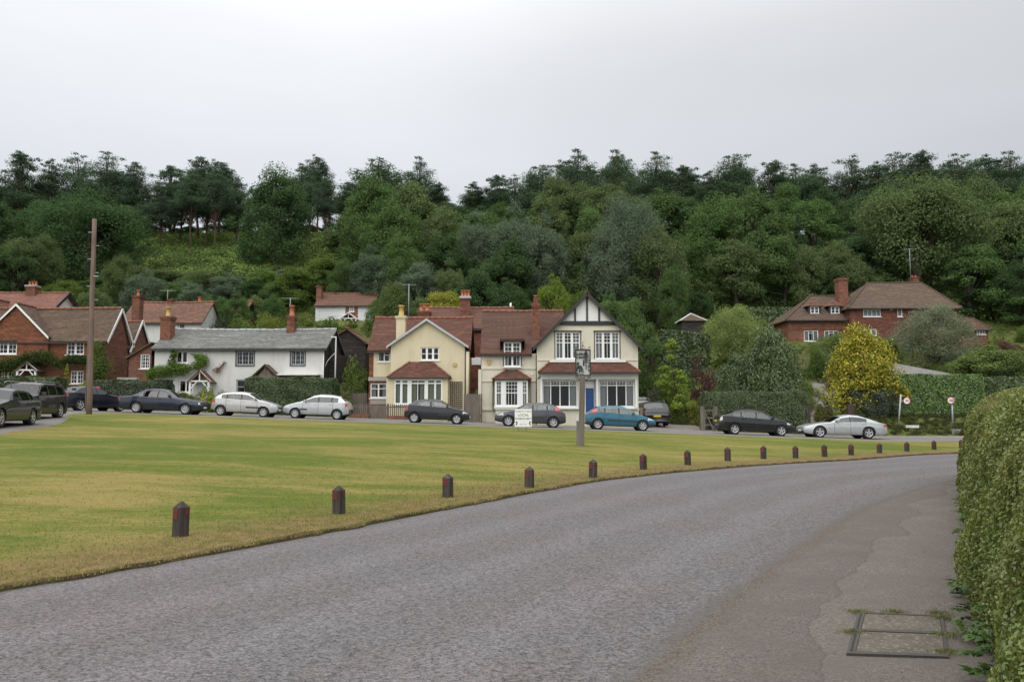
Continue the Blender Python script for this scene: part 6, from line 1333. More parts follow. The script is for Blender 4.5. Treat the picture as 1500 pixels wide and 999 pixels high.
# ---------------------------------------------------------------- the tall hedge along the pavement in the foreground
def near_hedge():
    r = np.random.default_rng(5); C, s = resample(HB, .1); k = (C[:, 1] > 2.7) & (C[:, 0] < 30); C = C[k]; n = len(C); tg = unit(np.gradient(C, axis=0)); nr = np.stack([tg[:, 1], -tg[:, 0]], 1)   # pointing right, away from the path
    Y = C[:, 1]; Ht = 1.98 - .05 * np.sin(np.arange(n) * .021) ; W = 1.7
    # section: path up the near face, over the round shoulder, across the top; u = arclength
    def sect(i, u):                                           # u in 0..1 -> offset from foot line, height
        H = Ht[i]; lf = H - .8; tot = lf + 1.256 + (W - .8); d = u * tot
        face = d < lf; arc = (d >= lf) & (d < lf + 1.256); a = np.clip((d - lf) / 1.256, 0, 1) * pi / 2
        off = np.where(face, -.03 - .06 * np.sin(d / lf * pi), np.where(arc, .8 * (1 - np.cos(a)), .8 + d - lf - 1.256)); z = np.where(face, d, np.where(arc, lf + .8 * np.sin(a), H))
        na = np.where(face, 0, np.where(arc, a, pi / 2)); return off, z, na
    wgt = np.clip(7. / np.maximum(Y, 2.), .12, 2.2); wgt = wgt / wgt.sum(); N = 320000
    i = r.choice(n, N, p=wgt); u = r.random(N) ** .95; off, z, na = sect(i, u)
    cx = np.arange(n)[i] * .1
    bump = .05 * np.sin(cx * 1.3 + z * 1.1) + .04 * np.sin(cx * 3.7 - z * 2.9) + .035 * np.sin(cx * 7.1 + z * 5.3) + .04 * np.sin(cx * .5)
    low = np.exp(-((z - .35) / .45) ** 2) * (.5 + .5 * np.sin(cx * 1.9)) * .12; bump = bump + low
    dep = r.exponential(.045, N) - .015 - bump
    f = r.random(N)[:, None]; base = C[i] + tg[i] * (r.random(N)[:, None] - .5) * .12
    nx = -np.cos(na); nz = np.sin(na)                          # outward direction in the section plane
    o2 = off + (-nx) * dep; zz = z - nz * dep
    p = np.stack([base[:, 0] + nr[i, 0] * o2, base[:, 1] + nr[i, 1] * o2, np.maximum(zz, .03)], 1)
    outw = np.stack([nr[i, 0] * nx, nr[i, 1] * nx, nz], 1); nm = unit(outw * .8 + rdir(N, r) * .75 + np.array([0, 0, .3]))
    sz = (.010 + .010 * r.random(N)) * (1 + np.clip(p[:, 1] - 6, 0, 40) * .085)
    q = leafquads(p, nm, sz, .52, r); q[:, 1] += nm * sz[:, None] * .18; q[:, 3] += nm * sz[:, None] * .18
    foot = np.array([C[0, 0] + .8, C[0, 1], 0.])
    o = thing('roadside_hedge', tuple(foot), 'tall rounded hedge with tiny green and bronze leaves beside the pavement', 'hedge')
    me = npmesh('foliage', q.reshape(-1, 3) - foot, 4, 'leaf_near'); fo = bpy.data.objects.new('foliage', me); fo.color = (.175, .225, .055, 1); COL.objects.link(fo); fo.parent = o
    # upright new shoots on the shoulder
    M = 9000; i = r.choice(n, M, p=wgt); u = r.uniform(.5, 1., M); off, z, na = sect(i, u); L = r.uniform(.04, .13, M) * (1 + np.clip(Y[i] - 6, 0, 20) * .02)
    p = np.stack([C[i, 0] + nr[i, 0] * off, C[i, 1] + nr[i, 1] * off, z + .02], 1); d = unit(np.stack([-np.cos(na) * nr[i, 0] * .6, -np.cos(na) * nr[i, 1] * .6, np.ones(M)], 1) + r.normal(0, .25, (M, 3)))
    side = unit(np.cross(d, rdir(M, r))); w = .006 + .004 * r.random(M); qq = np.stack([p - side * w[:, None] * .4, p + side * w[:, None] * .4, p + d * L[:, None] + side * w[:, None], p + d * L[:, None] - side * w[:, None]], 1)
    me = npmesh('new_shoots', qq.reshape(-1, 3) - foot, 4, 'leaf_near'); sh = bpy.data.objects.new('new_shoots', me); sh.color = (.17, .19, .05, 1); COL.objects.link(sh); sh.parent = o
    # core
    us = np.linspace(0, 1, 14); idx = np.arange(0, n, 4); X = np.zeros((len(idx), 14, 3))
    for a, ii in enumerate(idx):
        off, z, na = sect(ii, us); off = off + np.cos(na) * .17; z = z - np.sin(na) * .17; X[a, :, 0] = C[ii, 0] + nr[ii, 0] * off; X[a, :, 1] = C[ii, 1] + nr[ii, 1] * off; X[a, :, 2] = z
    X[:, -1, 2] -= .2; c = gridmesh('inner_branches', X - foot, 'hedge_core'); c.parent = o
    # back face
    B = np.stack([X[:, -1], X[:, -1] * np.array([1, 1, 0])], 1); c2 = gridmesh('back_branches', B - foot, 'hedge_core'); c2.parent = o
near_hedge()
# broad-leaved weeds growing out of the hedge foot
def weeds():
    C, s = resample(HB, .1); r = np.random.default_rng(15); labs = ['clump of broad-leaved weeds at the hedge foot nearest the camera', 'broad-leaved weeds at the hedge foot beside the concrete cover', 'leafy weeds at the hedge foot just beyond the concrete cover', 'sprawling weeds at the hedge foot halfway along the pavement', 'low weeds under the hedge where the pavement narrows', 'small weeds at the hedge foot near the bend']
    for k, (yy, n, hh, rad) in enumerate(((4.7, 260, .75, .55), (5.7, 300, .8, .6), (7.0, 300, .75, .6), (8.6, 300, .7, .6), (10.6, 260, .55, .6), (13.4, 220, .4, .6))):
        i = np.argmin(abs(C[:, 1] - yy)); c = np.array([C[i, 0] + .06, C[i, 1], .03]); q = []
        for j in range(n):
            a = r.uniform(0, 6.28); rr = rad * sqrt(r.random()); h = hh * r.random() ** .8 * (1.1 - .6 * rr / rad); b = c + np.array([cos(a) * rr * .55 + .1, sin(a) * rr * 1.25, h + .02])
            sz = r.uniform(.035, .085); az = r.uniform(0, 6.28); d = unit(np.array([cos(az) * .8 - .45, sin(az) * .8 - .25, r.uniform(-.35, .5)])); up = unit(np.cross(np.cross(d, [0, 0, 1]), d)); sd = np.cross(d, up)
            # lobed leaf: five blades fanned from the stalk
            for t, l in ((-1.15, .7), (-.55, .95), (0, 1.15), (.55, .95), (1.15, .7)):
                v = d * cos(t) + sd * sin(t); w_ = -d * sin(t) + sd * cos(t); L = sz * l * 1.25; q.append([b, b + v * L * .55 + w_ * L * .26 + up * .004, b + v * L - up * L * .15, b + v * L * .55 - w_ * L * .26 + up * .004])
        co = np.array(q).reshape(-1, 3); o = thing('weed', tuple(c), labs[k], 'weeds', 'weeds at the hedge foot'); f = bpy.data.objects.new('leaves', npmesh('leaves', co - c, 4, 'leaf_hedge')); f.color = (.075 + .02 * (k % 2), .135, .035, 1); COL.objects.link(f); f.parent = o
        b = MB()
        for j in range(14): a = r.uniform(0, 6.28); b.tube([tuple(c), tuple(c + np.array([cos(a) * .2 + .05, sin(a) * .35, hh * r.uniform(.5, .95)]))], [.006, .003], 4)
        b.build('stems', MT['stem_green'], o)
MT['stem_green'] = plain('stem_green', (.09, .12, .04), .7, .2, 8)
weeds()
def litter():
    r = np.random.default_rng(16); C, s = resample(HB, .1); k = (C[:, 1] > 3) & (C[:, 1] < 22); C = C[k]; tg = unit(np.gradient(C, axis=0)); nr = np.stack([tg[:, 1], -tg[:, 0]], 1); N = 5200; i = r.integers(0, len(C), N); off = .12 - r.exponential(.16, N)
    p = np.stack([C[i, 0] + nr[i, 0] * off + r.normal(0, .03, N), C[i, 1] + nr[i, 1] * off + r.normal(0, .05, N), np.full(N, .064) + r.random(N) * .01], 1)
    nm = unit(np.array([0, 0, 1.]) + r.normal(0, .3, (N, 3))); q = leafquads(p, nm, r.uniform(.006, .017, N), .5, r)
    o = bpy.data.objects.new('leaf_litter', npmesh('leaf_litter', q.reshape(-1, 3), 4, MT['litter'])); COL.objects.link(o); tag(o, kind='stuff')
    # moss and weeds round the cover
    N = 2600; cn = [G(1257, 896, .06), G(1250, 925, .06), G(1385, 930, .06), G(1388, 955, .06), G(1384, 905, .06), G(1310, 896, .06), G(1375, 898, .06)]; cc = np.array(cn)[r.integers(0, len(cn), N)]; p = np.stack([cc[:, 0] + r.normal(0, .05, N), cc[:, 1] + r.normal(0, .035, N), np.full(N, .062)], 1)
    a = r.uniform(0, 6.28, N); t = np.stack([np.cos(a) * .003, np.sin(a) * .003, 0 * a], 1); tip = p + np.stack([r.normal(0, .008, N), r.normal(0, .008, N), r.uniform(.006, .022, N)], 1)
    o = bpy.data.objects.new('moss', npmesh('moss', np.stack([p - t, p + t, tip], 1).reshape(-1, 3), 3, MT['mossm'])); COL.objects.link(o); tag(o, kind='stuff')
MT['litter'] = m_leaf('dead_leaves', alt=(.30, .22, .12), altamt=.8, nscale=12.); MT['mossm'] = plain('moss_green', (.14, .15, .045), .9, .3, 20)
litter()
bpy.data.objects['leaf_litter'].color = (.13, .085, .05, 1)
# ================================================================== CARS
def m_paint(name, c, metal=.3, rough=.32):
    m, t = newmat(name); s = NT(t); pos = s.n('ShaderNodeNewGeometry').outputs['Position']; n = s.noise(pos, 2.5, 4)
    z = s.n('ShaderNodeSeparateXYZ', {0: s.n('ShaderNodeTexCoord').outputs['Object']}).outputs[2]
    dirt = s.math('MULTIPLY', s.rng(s.math('ADD', z, s.math('MULTIPLY', s.math('SUBTRACT', n, .5), .3)), .16, .42, .22, 0), 1.0)
    col = s.mix(dirt, s.mix(s.rng(n, .3, .7), lum(c, .93), lum(c, 1.07)), (.10, .09, .08)); col = s.mix(s.n('ShaderNodeNewGeometry').outputs['Backfacing'], col, (.03, .03, .032))
    s.out(col, s.math('ADD', s.math('MULTIPLY', dirt, .5), rough), None, metal, .7, .4); return m
MT['carglass'] = None
def m_cg():
    m, t = newmat('car_glass'); s = NT(t); fr = s.n('ShaderNodeFresnel', {'IOR': 1.85}).outputs[0]
    tr = s.n('ShaderNodeBsdfTransparent', {'Color': (.38, .44, .42, 1)}); gl = s.n('ShaderNodeBsdfGlossy', {'Roughness': .03})
    mi = s.n('ShaderNodeMixShader', {0: s.math('ADD', s.math('MULTIPLY', fr, 1.0), .01), 1: tr.outputs[0], 2: gl.outputs[0]}); s.n('ShaderNodeOutputMaterial', {0: mi.outputs[0]}); return m
MT['carglass'] = m_cg()
MT['tyre'] = plain('tyre_rubber', (.022, .022, .023), .85, .2, 8); MT['alloy'] = plain('alloy', (.52, .53, .54), .35, .05, 8, metal=.6); MT['plastic'] = plain('black_plastic', (.025, .025, .027), .6, .1)
MT['hub_dark'] = plain('brake_dark', (.02, .02, .02), .7, .1); MT['lamp_clear'] = plain('lamp_clear', (.62, .64, .66), .12, .1, 8, coat=1); MT['lamp_red'] = plain('lamp_red', (.42, .018, .02), .2, .1, 8, coat=1); MT['lamp_pale'] = plain('lamp_pale', (.62, .58, .56), .2, .1, 8, coat=1)
MT['plate_yellow'] = plain('plate_yellow', (.62, .42, .03), .5, .03); MT['plate_white'] = plain('plate_white', (.72, .72, .70), .5, .03); MT['seat'] = plain('seat_fabric', (.05, .05, .055), .9, .2)
def carmesh(V, faces, name, mats, parent, mi=None):
    used = sorted({i for f in faces for i in f}); mp_ = {a: k for k, a in enumerate(used)}; me = bpy.data.meshes.new(name)
    me.from_pydata([V[i] for i in used], [], [tuple(mp_[i] for i in f) for f in faces])
    for m in (mats if isinstance(mats, (list, tuple)) else [mats]): me.materials.append(MT[m] if isinstance(m, str) else m)
    if mi is not None: me.polygons.foreach_set('material_index', mi)
    me.polygons.foreach_set('use_smooth', [True] * len(me.polygons)); me.update(); o = bpy.data.objects.new(name, me); COL.objects.link(o); o.parent = parent; return o
def car(s, label, px, Y, heading, paint, x=None):
    L, W, H = s['L'], s['W'], s['H']; X = x if x is not None else Xp(px, Y, 610); g = gzf(X, Y) + .055
    root = thing(s.get('name', 'parked_car'), (0, 0, 0), label, 'car', 'cars parked around the green')
    top = np.array(s['top'], float); belt = np.array(s['belt'], float); TX = lambda x: float(np.interp(x, top[:, 0], top[:, 1])); BX = lambda x: float(np.interp(x, belt[:, 0], belt[:, 1]))
    wf, wr_, R = s['wf'], s['wr'], s.get('R', .31)
    r0 = .16
    def wid(x):
        a = min(1, x / s.get('rf', .75)); b = min(1, (L - x) / s.get('rr', .6)); return W / 2 * (1 - s.get('nf', .26) * (1 - a) ** 2.2) * (1 - s.get('nr', .17) * (1 - b) ** 2.2)
    def zbt(x): return .20 + .10 * max(0, 1 - x / .5) ** 2 + .12 * max(0, 1 - (L - x) / .5) ** 2
    seams = s['seams']; xs = set(np.round(np.arange(0, L + .001, .055), 4)) | {round(float(t), 4) for t in top[:, 0]}
    for q in (.01, .03, L - .01, L - .03): xs.add(q)
    for q in seams: xs.add(q - .009); xs.add(q + .009)
    for a, b in s['dlo']: xs |= {a, b}
    xs = sorted(v for v in xs if 0 <= v <= L); xs = [v for i, v in enumerate(xs) if i == 0 or v - xs[i - 1] > .006]
    lo = [0, .08, .17, .27, .38, .5, .62, .73, .83, .91, .965, 1.0]; hi = [.05, .28, .52, .76, .90, 1.0]; tp = [.80, .58, .34, .12, 0]
    V = []; rows = None
    for x in xs:
        w = wid(x); zb, zt = zbt(x), TX(x); cab = max(0, min(1, (zt - BX(x)) / .3)); crown = .025 + .035 * cab; zb2 = min(BX(x), zt - crown - .03); ze = zt - crown
        bw = w * .985; ring = [(0, zb), (w * .45, zb), (w * .82, zb)]
        for f in lo:
            z = zb + (zb2 - zb) * f; bulge = 1 - .05 * (1 - min(1, f / .35)) ** 2 - .035 * max(0, (f - .45) / .55) ** 2; bulge += .008 * exp(-((f - .62) / .06) ** 2); ring.append((w * bulge, z))
        wb = w * .965
        tum = s.get('tum', .42)
        for f in hi:
            z = zb2 + (ze - zb2) * f; ring.append((wb - (z - zb2) * (tum + .22 * (1 - cab)) - .012 * f, z))
        we = ring[-1][0]
        for f in tp: ring.append((we * f, ze + crown * (1 - f ** 2.4)))
        full = ring + [(-a, z) for a, z in ring[-2:0:-1]]; rows = len(ring); N = len(full); V += [(L / 2 - x, a, z) for a, z in full]
    nR = rows; n = len(xs); iLo0, iLo1 = 2, 2 + len(lo); iHi1 = iLo1 + len(hi); B = {}; dark_idx = []
    def put(tag_, f, mi=0): B.setdefault(tag_, ([], [])); B[tag_][0].append(f); B[tag_][1].append(mi)
    side_drop = set()
    # push arch vertices onto the circle
    for c in (wf, wr_):
        for k in range(len(V)):
            x, y, z = V[k]; dx, dz = (L / 2 - x) - c, z - R
            if abs(y) > W * .33 and z < .85:
                d = sqrt(dx * dx + dz * dz); Ra = R + .055
                if d < Ra and d > Ra - .075: V[k] = (L / 2 - (c + dx / d * Ra), y, R + dz / d * Ra)
    ws, rw = s['ws'], s['rw']
    for i in range(n - 1):
        xm = (xs[i] + xs[i + 1]) / 2; bh = TX(xm) - BX(xm)
        for j in range(N):
            j2 = (j + 1) % N; f = (i * N + j, (i + 1) * N + j, (i + 1) * N + j2, i * N + j2); jj = j if j < nR - 1 else 2 * nR - 3 - j; sd = 'R' if j < nR - 1 else 'L'
            q = [V[k] for k in f]; cx_, cz = L / 2 - sum(p[0] for p in q) / 4, sum(p[2] for p in q) / 4; cyy = abs(sum(p[1] for p in q) / 4)
            if jj >= 1 and cyy > W * .3 and cz < .8 and any((cx_ - c) ** 2 + (cz - R) ** 2 < (R + .045) ** 2 for c in (wf, wr_)): continue
            if jj < iLo0: put('body', f, 1); continue
            if jj < iLo1:                                       # body side
                fr_ = (cz - zbt(xm)) / max(.01, BX(xm) - zbt(xm)); t = 'body'; m = 0
                if any(abs(xm - e) < .010 for e in seams) and jj > iLo0 + 1: m = 1
                if s.get('trim') and abs(cz - s['trim']) < .028 and .55 < xm < L - .4: m = 1
                if jj <= iLo0 + 1 and s.get('skirt', True): m = 1
                if s.get('bump') and (xm < .42 or xm > L - .42) and cz < s['bump']: m = 1
                hz0, hz1, hx = s['hl']; tz0, tz1, txx = s['tl']
                if xm < hx and hz0 < cz < hz1 + .12 * xm / hx: put('headlight' + sd, f); continue
                if xm > L - txx and tz0 < cz < tz1: put('taillight' + sd, f); continue
                put(t, f, m); continue
            if jj < iHi1:                                       # cabin side
                k = jj - iLo1; tz0, tz1, txx = s['tl']
                if s.get('hi_tl') and xm > L - txx and bh > .1 and cz < tz1: put('taillight' + sd, f); continue
                w_ = None
                if bh > .10 and 0 <= k < 4:
                    for d_i, (a, b) in enumerate(s['dlo']):
                        if a < xm < b: w_ = d_i
                if w_ is not None and (cz < TX(xm) - .075): put(f'side_window{sd}{w_}', f); continue
                put('body', f, 2 if (bh > .12 and s['dlo'][0][0] < xm < s['dlo'][-1][1] and k < 4 and s.get('blackpillar', True)) else 0); continue
            if ws[0] < xm < ws[1] and bh > .02: put('windscreen', f)
            elif rw[0] < xm < rw[1]: put('rear_window', f)
            else:
                hz0, hz1, hx = s['hl']
                put('body', f, 0)
    # end caps
    for i, t in ((0, 'f'), (n - 1, 'r')):
        for j in range(nR - 1):
            a, b = i * N + j, i * N + j + 1; c = i * N + (2 * nR - 2 - j - 1) % N; d = i * N + (2 * nR - 2 - j) % N
            cz = (V[a][2] + V[b][2]) / 2; zr0 = zbt(0 if t == 'f' else L); m = 1 if cz < (s.get('grille', .42) if t == 'f' else .36) else 0
            put('body', (a, b, c, d) if d != a else (a, b, c), m)
    mats = [paint, 'plastic', 'plastic']
    body = carmesh(V, B['body'][0], 'body', mats, root, B['body'][1])
    for k, (fs, _) in B.items():
        if k == 'body': continue
        nm = k.rstrip('0123456789'); nm = nm[:-1] if nm[-1] in 'LR' and nm not in ('windscreen', 'rear_window') else nm
        mt = 'carglass' if nm in ('side_window', 'windscreen', 'rear_window') else ('lamp_clear' if nm == 'headlight' else s.get('tlm', 'lamp_red'))
        carmesh(V, fs, nm, mt, root)
    # inside and underneath
    b = MB(); bz = BX(L / 2) - .06; b.box(-L / 2 + .25, L / 2 - .25, -W / 2 + .22, W / 2 - .22, .24, .50); b.box(-L / 2 + .7, L / 2 - .95, -W / 2 + .12, W / 2 - .12, .50, bz - .12); b.build('floorpan', 'hub_dark', root)
    xr0 = L / 2 - (ws[1] + .55)
    for sx in (xr0, xr0 - .85):
        for sy in (-.36, .36):
            b = MB(); b.prism([(sx + .05, sy - .22, bz - .25), (sx - .05, sy - .22, bz + .18), (sx - .15, sy - .22, bz + .18), (sx - .12, sy - .22, bz - .25)], (0, .44, 0)); b.box(sx - .16, sx - .07, sy - .11, sy + .11, bz + .19, bz + .36); b.build('car_seat', 'seat', root)
    # wheels
    for c in (wf, wr_):
        for sy in (-1, 1):
            xw = L / 2 - c; yo = sy * (wid(c) - .01); wl = MB(); prof = [(R * .66, 0), (R * .93, 0), (R, -.03), (R, -.16), (R * .9, -.19), (R * .6, -.19)]; nn = 24
            for a in range(nn):
                t0, t1 = 2 * pi * a / nn, 2 * pi * (a + 1) / nn
                for (ra, ya), (rb, yb) in zip(prof[:-1], prof[1:]): wl.face([(xw + ra * cos(t0), yo + sy * ya, R + ra * sin(t0)), (xw + ra * cos(t1), yo + sy * ya, R + ra * sin(t1)), (xw + rb * cos(t1), yo + sy * yb, R + rb * sin(t1)), (xw + rb * cos(t0), yo + sy * yb, R + rb * sin(t0))], 0, True)
            wo_ = wl.build('wheel', 'tyre', root)
            rm = MB(); ns = s.get('spokes', 5); rim = R * .67
            for a in range(nn):
                t0, t1 = 2 * pi * a / nn, 2 * pi * (a + 1) / nn
                rm.face([(xw + rim * cos(t0), yo - sy * .004, R + rim * sin(t0)), (xw + rim * cos(t1), yo - sy * .004, R + rim * sin(t1)), (xw + rim * .86 * cos(t1), yo - sy * .02, R + rim * .86 * sin(t1)), (xw + rim * .86 * cos(t0), yo - sy * .02, R + rim * .86 * sin(t0))], 0)
                rm.face([(xw, yo - sy * .09, R), (xw + rim * .9 * cos(t0), yo - sy * .09, R + rim * .9 * sin(t0)), (xw + rim * .9 * cos(t1), yo - sy * .09, R + rim * .9 * sin(t1))], 1)
            for a in range(ns):
                t = 2 * pi * a / ns + .3; ww = s.get('spw', .055); d = Vector((cos(t), 0, sin(t))); e = Vector((-sin(t), 0, cos(t))); o_ = Vector((xw, yo - sy * .03, R))
                rm.prism([tuple(o_ + d * .03 - e * ww * .7), tuple(o_ + d * rim * .92 - e * ww * .45), tuple(o_ + d * rim * .92 + e * ww * .45), tuple(o_ + d * .03 + e * ww * .7)], (0, sy * .02, 0))
            rm.tube([(xw, yo - sy * .05, R), (xw, yo - sy * .005, R)], .045, 8); rm.build('rim', ['alloy', 'hub_dark'], wo_)
    for sy in (-1, 1):                                          # arch liners
        for c in (wf, wr_):
            b = MB(); xw = L / 2 - c; b.tube([(xw, sy * (W / 2 - .24), R), (xw, sy * (W / 2 - .27), R)], R + .06, 20); b.build('wheel_well', 'hub_dark', root)
    # mirrors, handles, plates
    mx_ = L / 2 - (s['dlo'][0][0] + .16)
    for sy in (-1, 1):
        b = MB(); yb = sy * (W / 2 - .03); zb_ = BX(s['dlo'][0][0] + .16); b.box(mx_ - .05, mx_ + .05, min(yb, yb + sy * .19), max(yb, yb + sy * .19), zb_ + .02, zb_ + .15); b.build('wing_mirror', paint if not s.get('blackmirror') else 'plastic', root)
        for q in s['handles']:
            b = MB(); xq = L / 2 - q; yy = sy * (wid(q) * .975); zz = BX(q) - .13; b.box(xq - .08, xq + .08, min(yy, yy + sy * .03), max(yy, yy + sy * .03), zz, zz + .03); b.build('door_handle', paint if not s.get('blackmirror') else 'plastic', root)
    b = MB(); b.box(L / 2 - .005, L / 2 + .012, -.26, .26, .36, .47); b.build('number_plate', 'plate_white', root)
    pz = s.get('pz', .62); b = MB(); b.box(-L / 2 - .012, -L / 2 + .012, -.26, .26, pz, pz + .11); b.build('number_plate', 'plate_yellow', root)
    gm = MB(); gm.box(L / 2 - .01, L / 2 + .010, -W * .24, W * .24, .50, min(.62, TX(0) - .02)); gm.build('grille', 'plastic', root)
    for o in s.get('extra', ()): o(root, L, W, H, paint)
    root.location = (X, Y, g); a = .0364 if X < 18 else .02
    hx, hy = cos(heading), sin(heading); root.rotation_euler = (0, atan(a * hx), heading); return root
def rails(root, L, W, H, paint):
    for sy in (-1, 1):
        b = MB(); y = sy * W * .35; b.tube([(L * .17, y, H - .06), (L * .13, y, H + .02), (-L * .33, y, H + .02), (-L * .37, y, H - .06)], .012, 6); b.build('roof_rail', 'alloy', root)
def tailtop(root, L, W, H, paint): pass
SP = {}
SP['supermini'] = dict(L=3.82, W=1.65, H=1.44, top=[(0, .60), (.04, .70), (.3, .80), (.75, .93), (.98, .985), (1.70, 1.38), (2.1, 1.435), (2.7, 1.42), (3.25, 1.33), (3.45, 1.20), (3.68, .98), (3.78, .85), (3.82, .62)], belt=[(.9, .93), (2, .95), (3.4, 1.02), (3.82, 1.0)], wf=.74, wr=3.23, R=.29, ws=(.99, 1.66), rw=(3.28, 3.6), dlo=[(1.10, 2.02), (2.10, 2.84), (2.93, 3.22)], seams=[1.12, 2.06, 2.93], hl=(.62, .78, .40), tl=(.74, 1.02, .22), handles=[1.90, 2.78], spokes=7, spw=.05, rf=.85, nf=.30, rr=.5, trim=.50)
SP['polo'] = dict(SP['supermini'], L=3.90, top=[(0, .58), (.04, .68), (.3, .80), (.85, .95), (1.08, 1.0), (1.78, 1.38), (2.15, 1.455), (2.8, 1.45), (3.4, 1.37), (3.55, 1.25), (3.78, 1.0), (3.86, .85), (3.90, .62)], belt=[(.9, .94), (2, .95), (3.4, 1.0), (3.9, .98)], wf=.78, wr=3.24, ws=(1.09, 1.74), rw=(3.42, 3.70), dlo=[(1.20, 2.08), (2.16, 2.86), (2.94, 3.28)], seams=[1.20, 2.12, 2.98], tl=(.74, 1.02, .20), handles=[1.95, 2.82], spokes=8)
SP['clio'] = dict(SP['supermini'], L=3.77, W=1.64, H=1.42, top=[(0, .56), (.04, .66), (.3, .78), (.8, .93), (1.0, .98), (1.7, 1.36), (2.1, 1.42), (2.7, 1.40), (3.2, 1.30), (3.45, 1.12), (3.65, .95), (3.74, .84), (3.77, .62)], wf=.72, wr=3.19, ws=(1.02, 1.66), rw=(3.24, 3.55), dlo=[(1.12, 2.20), (2.30, 3.02)], seams=[1.12, 2.26], tl=(.68, .96, .2), handles=[2.12], spokes=5, spw=.10, blackmirror=True)
SP['hatch'] = dict(L=4.15, W=1.70, H=1.44, top=[(0, .58), (.05, .66), (.4, .78), (.85, .90), (1.10, .97), (1.85, 1.37), (2.25, 1.44), (2.9, 1.42), (3.4, 1.34), (3.62, 1.24), (3.92, .98), (4.10, .86), (4.15, .60)], belt=[(.9, .90), (2, .95), (3.5, 1.02), (4.15, 1.0)], wf=.80, wr=3.42, R=.305, ws=(1.12, 1.81), rw=(3.46, 3.84), dlo=[(1.22, 2.16), (2.25, 3.00), (3.08, 3.46)], seams=[1.2, 2.2, 3.10], hl=(.62, .76, .5), tl=(.92, 1.32, .62), hi_tl=True, handles=[2.05, 2.95], spokes=7, spw=.05, rf=.95, nf=.32, rr=.7, nr=.2, trim=.52, bump=.40)
SP['saloon'] = dict(L=4.74, W=1.74, H=1.43, top=[(0, .60), (.03, .74), (.3, .80), (1.25, .92), (1.45, .96), (2.10, 1.36), (2.4, 1.425), (3.0, 1.42), (3.3, 1.37), (3.90, 1.01), (4.1, .975), (4.65, .93), (4.72, .84), (4.74, .6)], belt=[(1.3, .90), (2.5, .93), (4.0, .955), (4.74, .9)], wf=.83, wr=3.63, R=.31, ws=(1.46, 2.06), rw=(3.35, 3.86), dlo=[(1.58, 2.42), (2.50, 3.22), (3.30, 3.52)], seams=[1.55, 2.46, 3.36], hl=(.58, .76, .12), tl=(.66, .88, .14), handles=[2.34, 3.2], spokes=8, rf=.25, nf=.10, rr=.3, nr=.10, trim=.56, tum=.50, grille=.40)
SP['saloon_new'] = dict(SP['saloon'], L=4.47, top=[(0, .58), (.05, .70), (.4, .80), (1.2, .93), (1.42, .98), (2.1, 1.35), (2.45, 1.415), (3.0, 1.40), (3.3, 1.34), (3.85, 1.06), (4.0, 1.03), (4.38, 1.01), (4.44, .9), (4.47, .6)], belt=[(1.3, .92), (2.5, .95), (4.0, 1.0), (4.47, .95)], wf=.76, wr=3.48, R=.32, rw=(3.33, 3.83), dlo=[(1.55, 2.35), (2.43, 3.10), (3.18, 3.42)], seams=[1.5, 2.39, 3.25], tl=(.76, .96, .26), handles=[2.25, 3.05], rf=.7, nf=.22, rr=.5, nr=.15, trim=None, spokes=5, spw=.06)
SP['saloon_big'] = dict(SP['saloon_new'], L=4.84, W=1.85, H=1.47, top=[(0, .58), (.05, .72), (.4, .84), (1.3, .98), (1.5, 1.02), (2.2, 1.40), (2.6, 1.47), (3.2, 1.45), (3.6, 1.38), (4.15, 1.08), (4.3, 1.06), (4.75, 1.04), (4.82, .9), (4.84, .6)], belt=[(1.3, .96), (2.5, .98), (4.2, 1.03), (4.84, 1.0)], wf=.83, wr=3.72, R=.33, ws=(1.52, 2.16), rw=(3.62, 4.1), dlo=[(1.66, 2.55), (2.63, 3.4), (3.48, 3.75)], seams=[1.62, 2.59, 3.5], handles=[2.45, 3.3], hl=(.62, .80, .45))
SP['suv'] = dict(L=4.57, W=1.85, H=1.67, top=[(0, .62), (.04, .86), (.3, .98), (1.2, 1.08), (1.4, 1.12), (1.95, 1.58), (2.3, 1.66), (3.4, 1.66), (4.1, 1.58), (4.4, 1.15), (4.52, 1.02), (4.57, .65)], belt=[(1.2, 1.05), (2.5, 1.08), (4.57, 1.12)], wf=.86, wr=3.66, R=.36, ws=(1.42, 1.92), rw=(4.12, 4.36), dlo=[(1.55, 2.4), (2.5, 3.25), (3.34, 3.98)], seams=[1.5, 2.45, 3.35], hl=(.76, .94, .35), tl=(.85, 1.15, .2), handles=[2.3, 3.2], spokes=5, spw=.07, rf=.5, nf=.16, rr=.35, nr=.1, bump=.50, tum=.30, extra=[rails])
SP['wedge'] = dict(L=4.45, W=1.73, H=1.49, top=[(0, .56), (.05, .66), (.4, .80), (.9, .97), (1.05, 1.02), (1.9, 1.40), (2.4, 1.485), (2.9, 1.47), (3.5, 1.36), (4.05, 1.17), (4.22, 1.10), (4.36, .98), (4.45, .60)], belt=[(.8, .90), (2, .96), (3.6, 1.03), (4.45, 1.08)], wf=.83, wr=3.53, R=.31, ws=(1.06, 1.86), rw=(3.52, 4.12), dlo=[(1.20, 2.24), (2.33, 3.12), (3.20, 3.62)], seams=[1.2, 2.28, 3.22], hl=(.66, .80, .48), tl=(.78, 1.04, .20), tlm='lamp_pale', handles=[2.14, 3.05], spokes=5, spw=.07, rf=1.0, nf=.32, rr=.5, pz=.70)
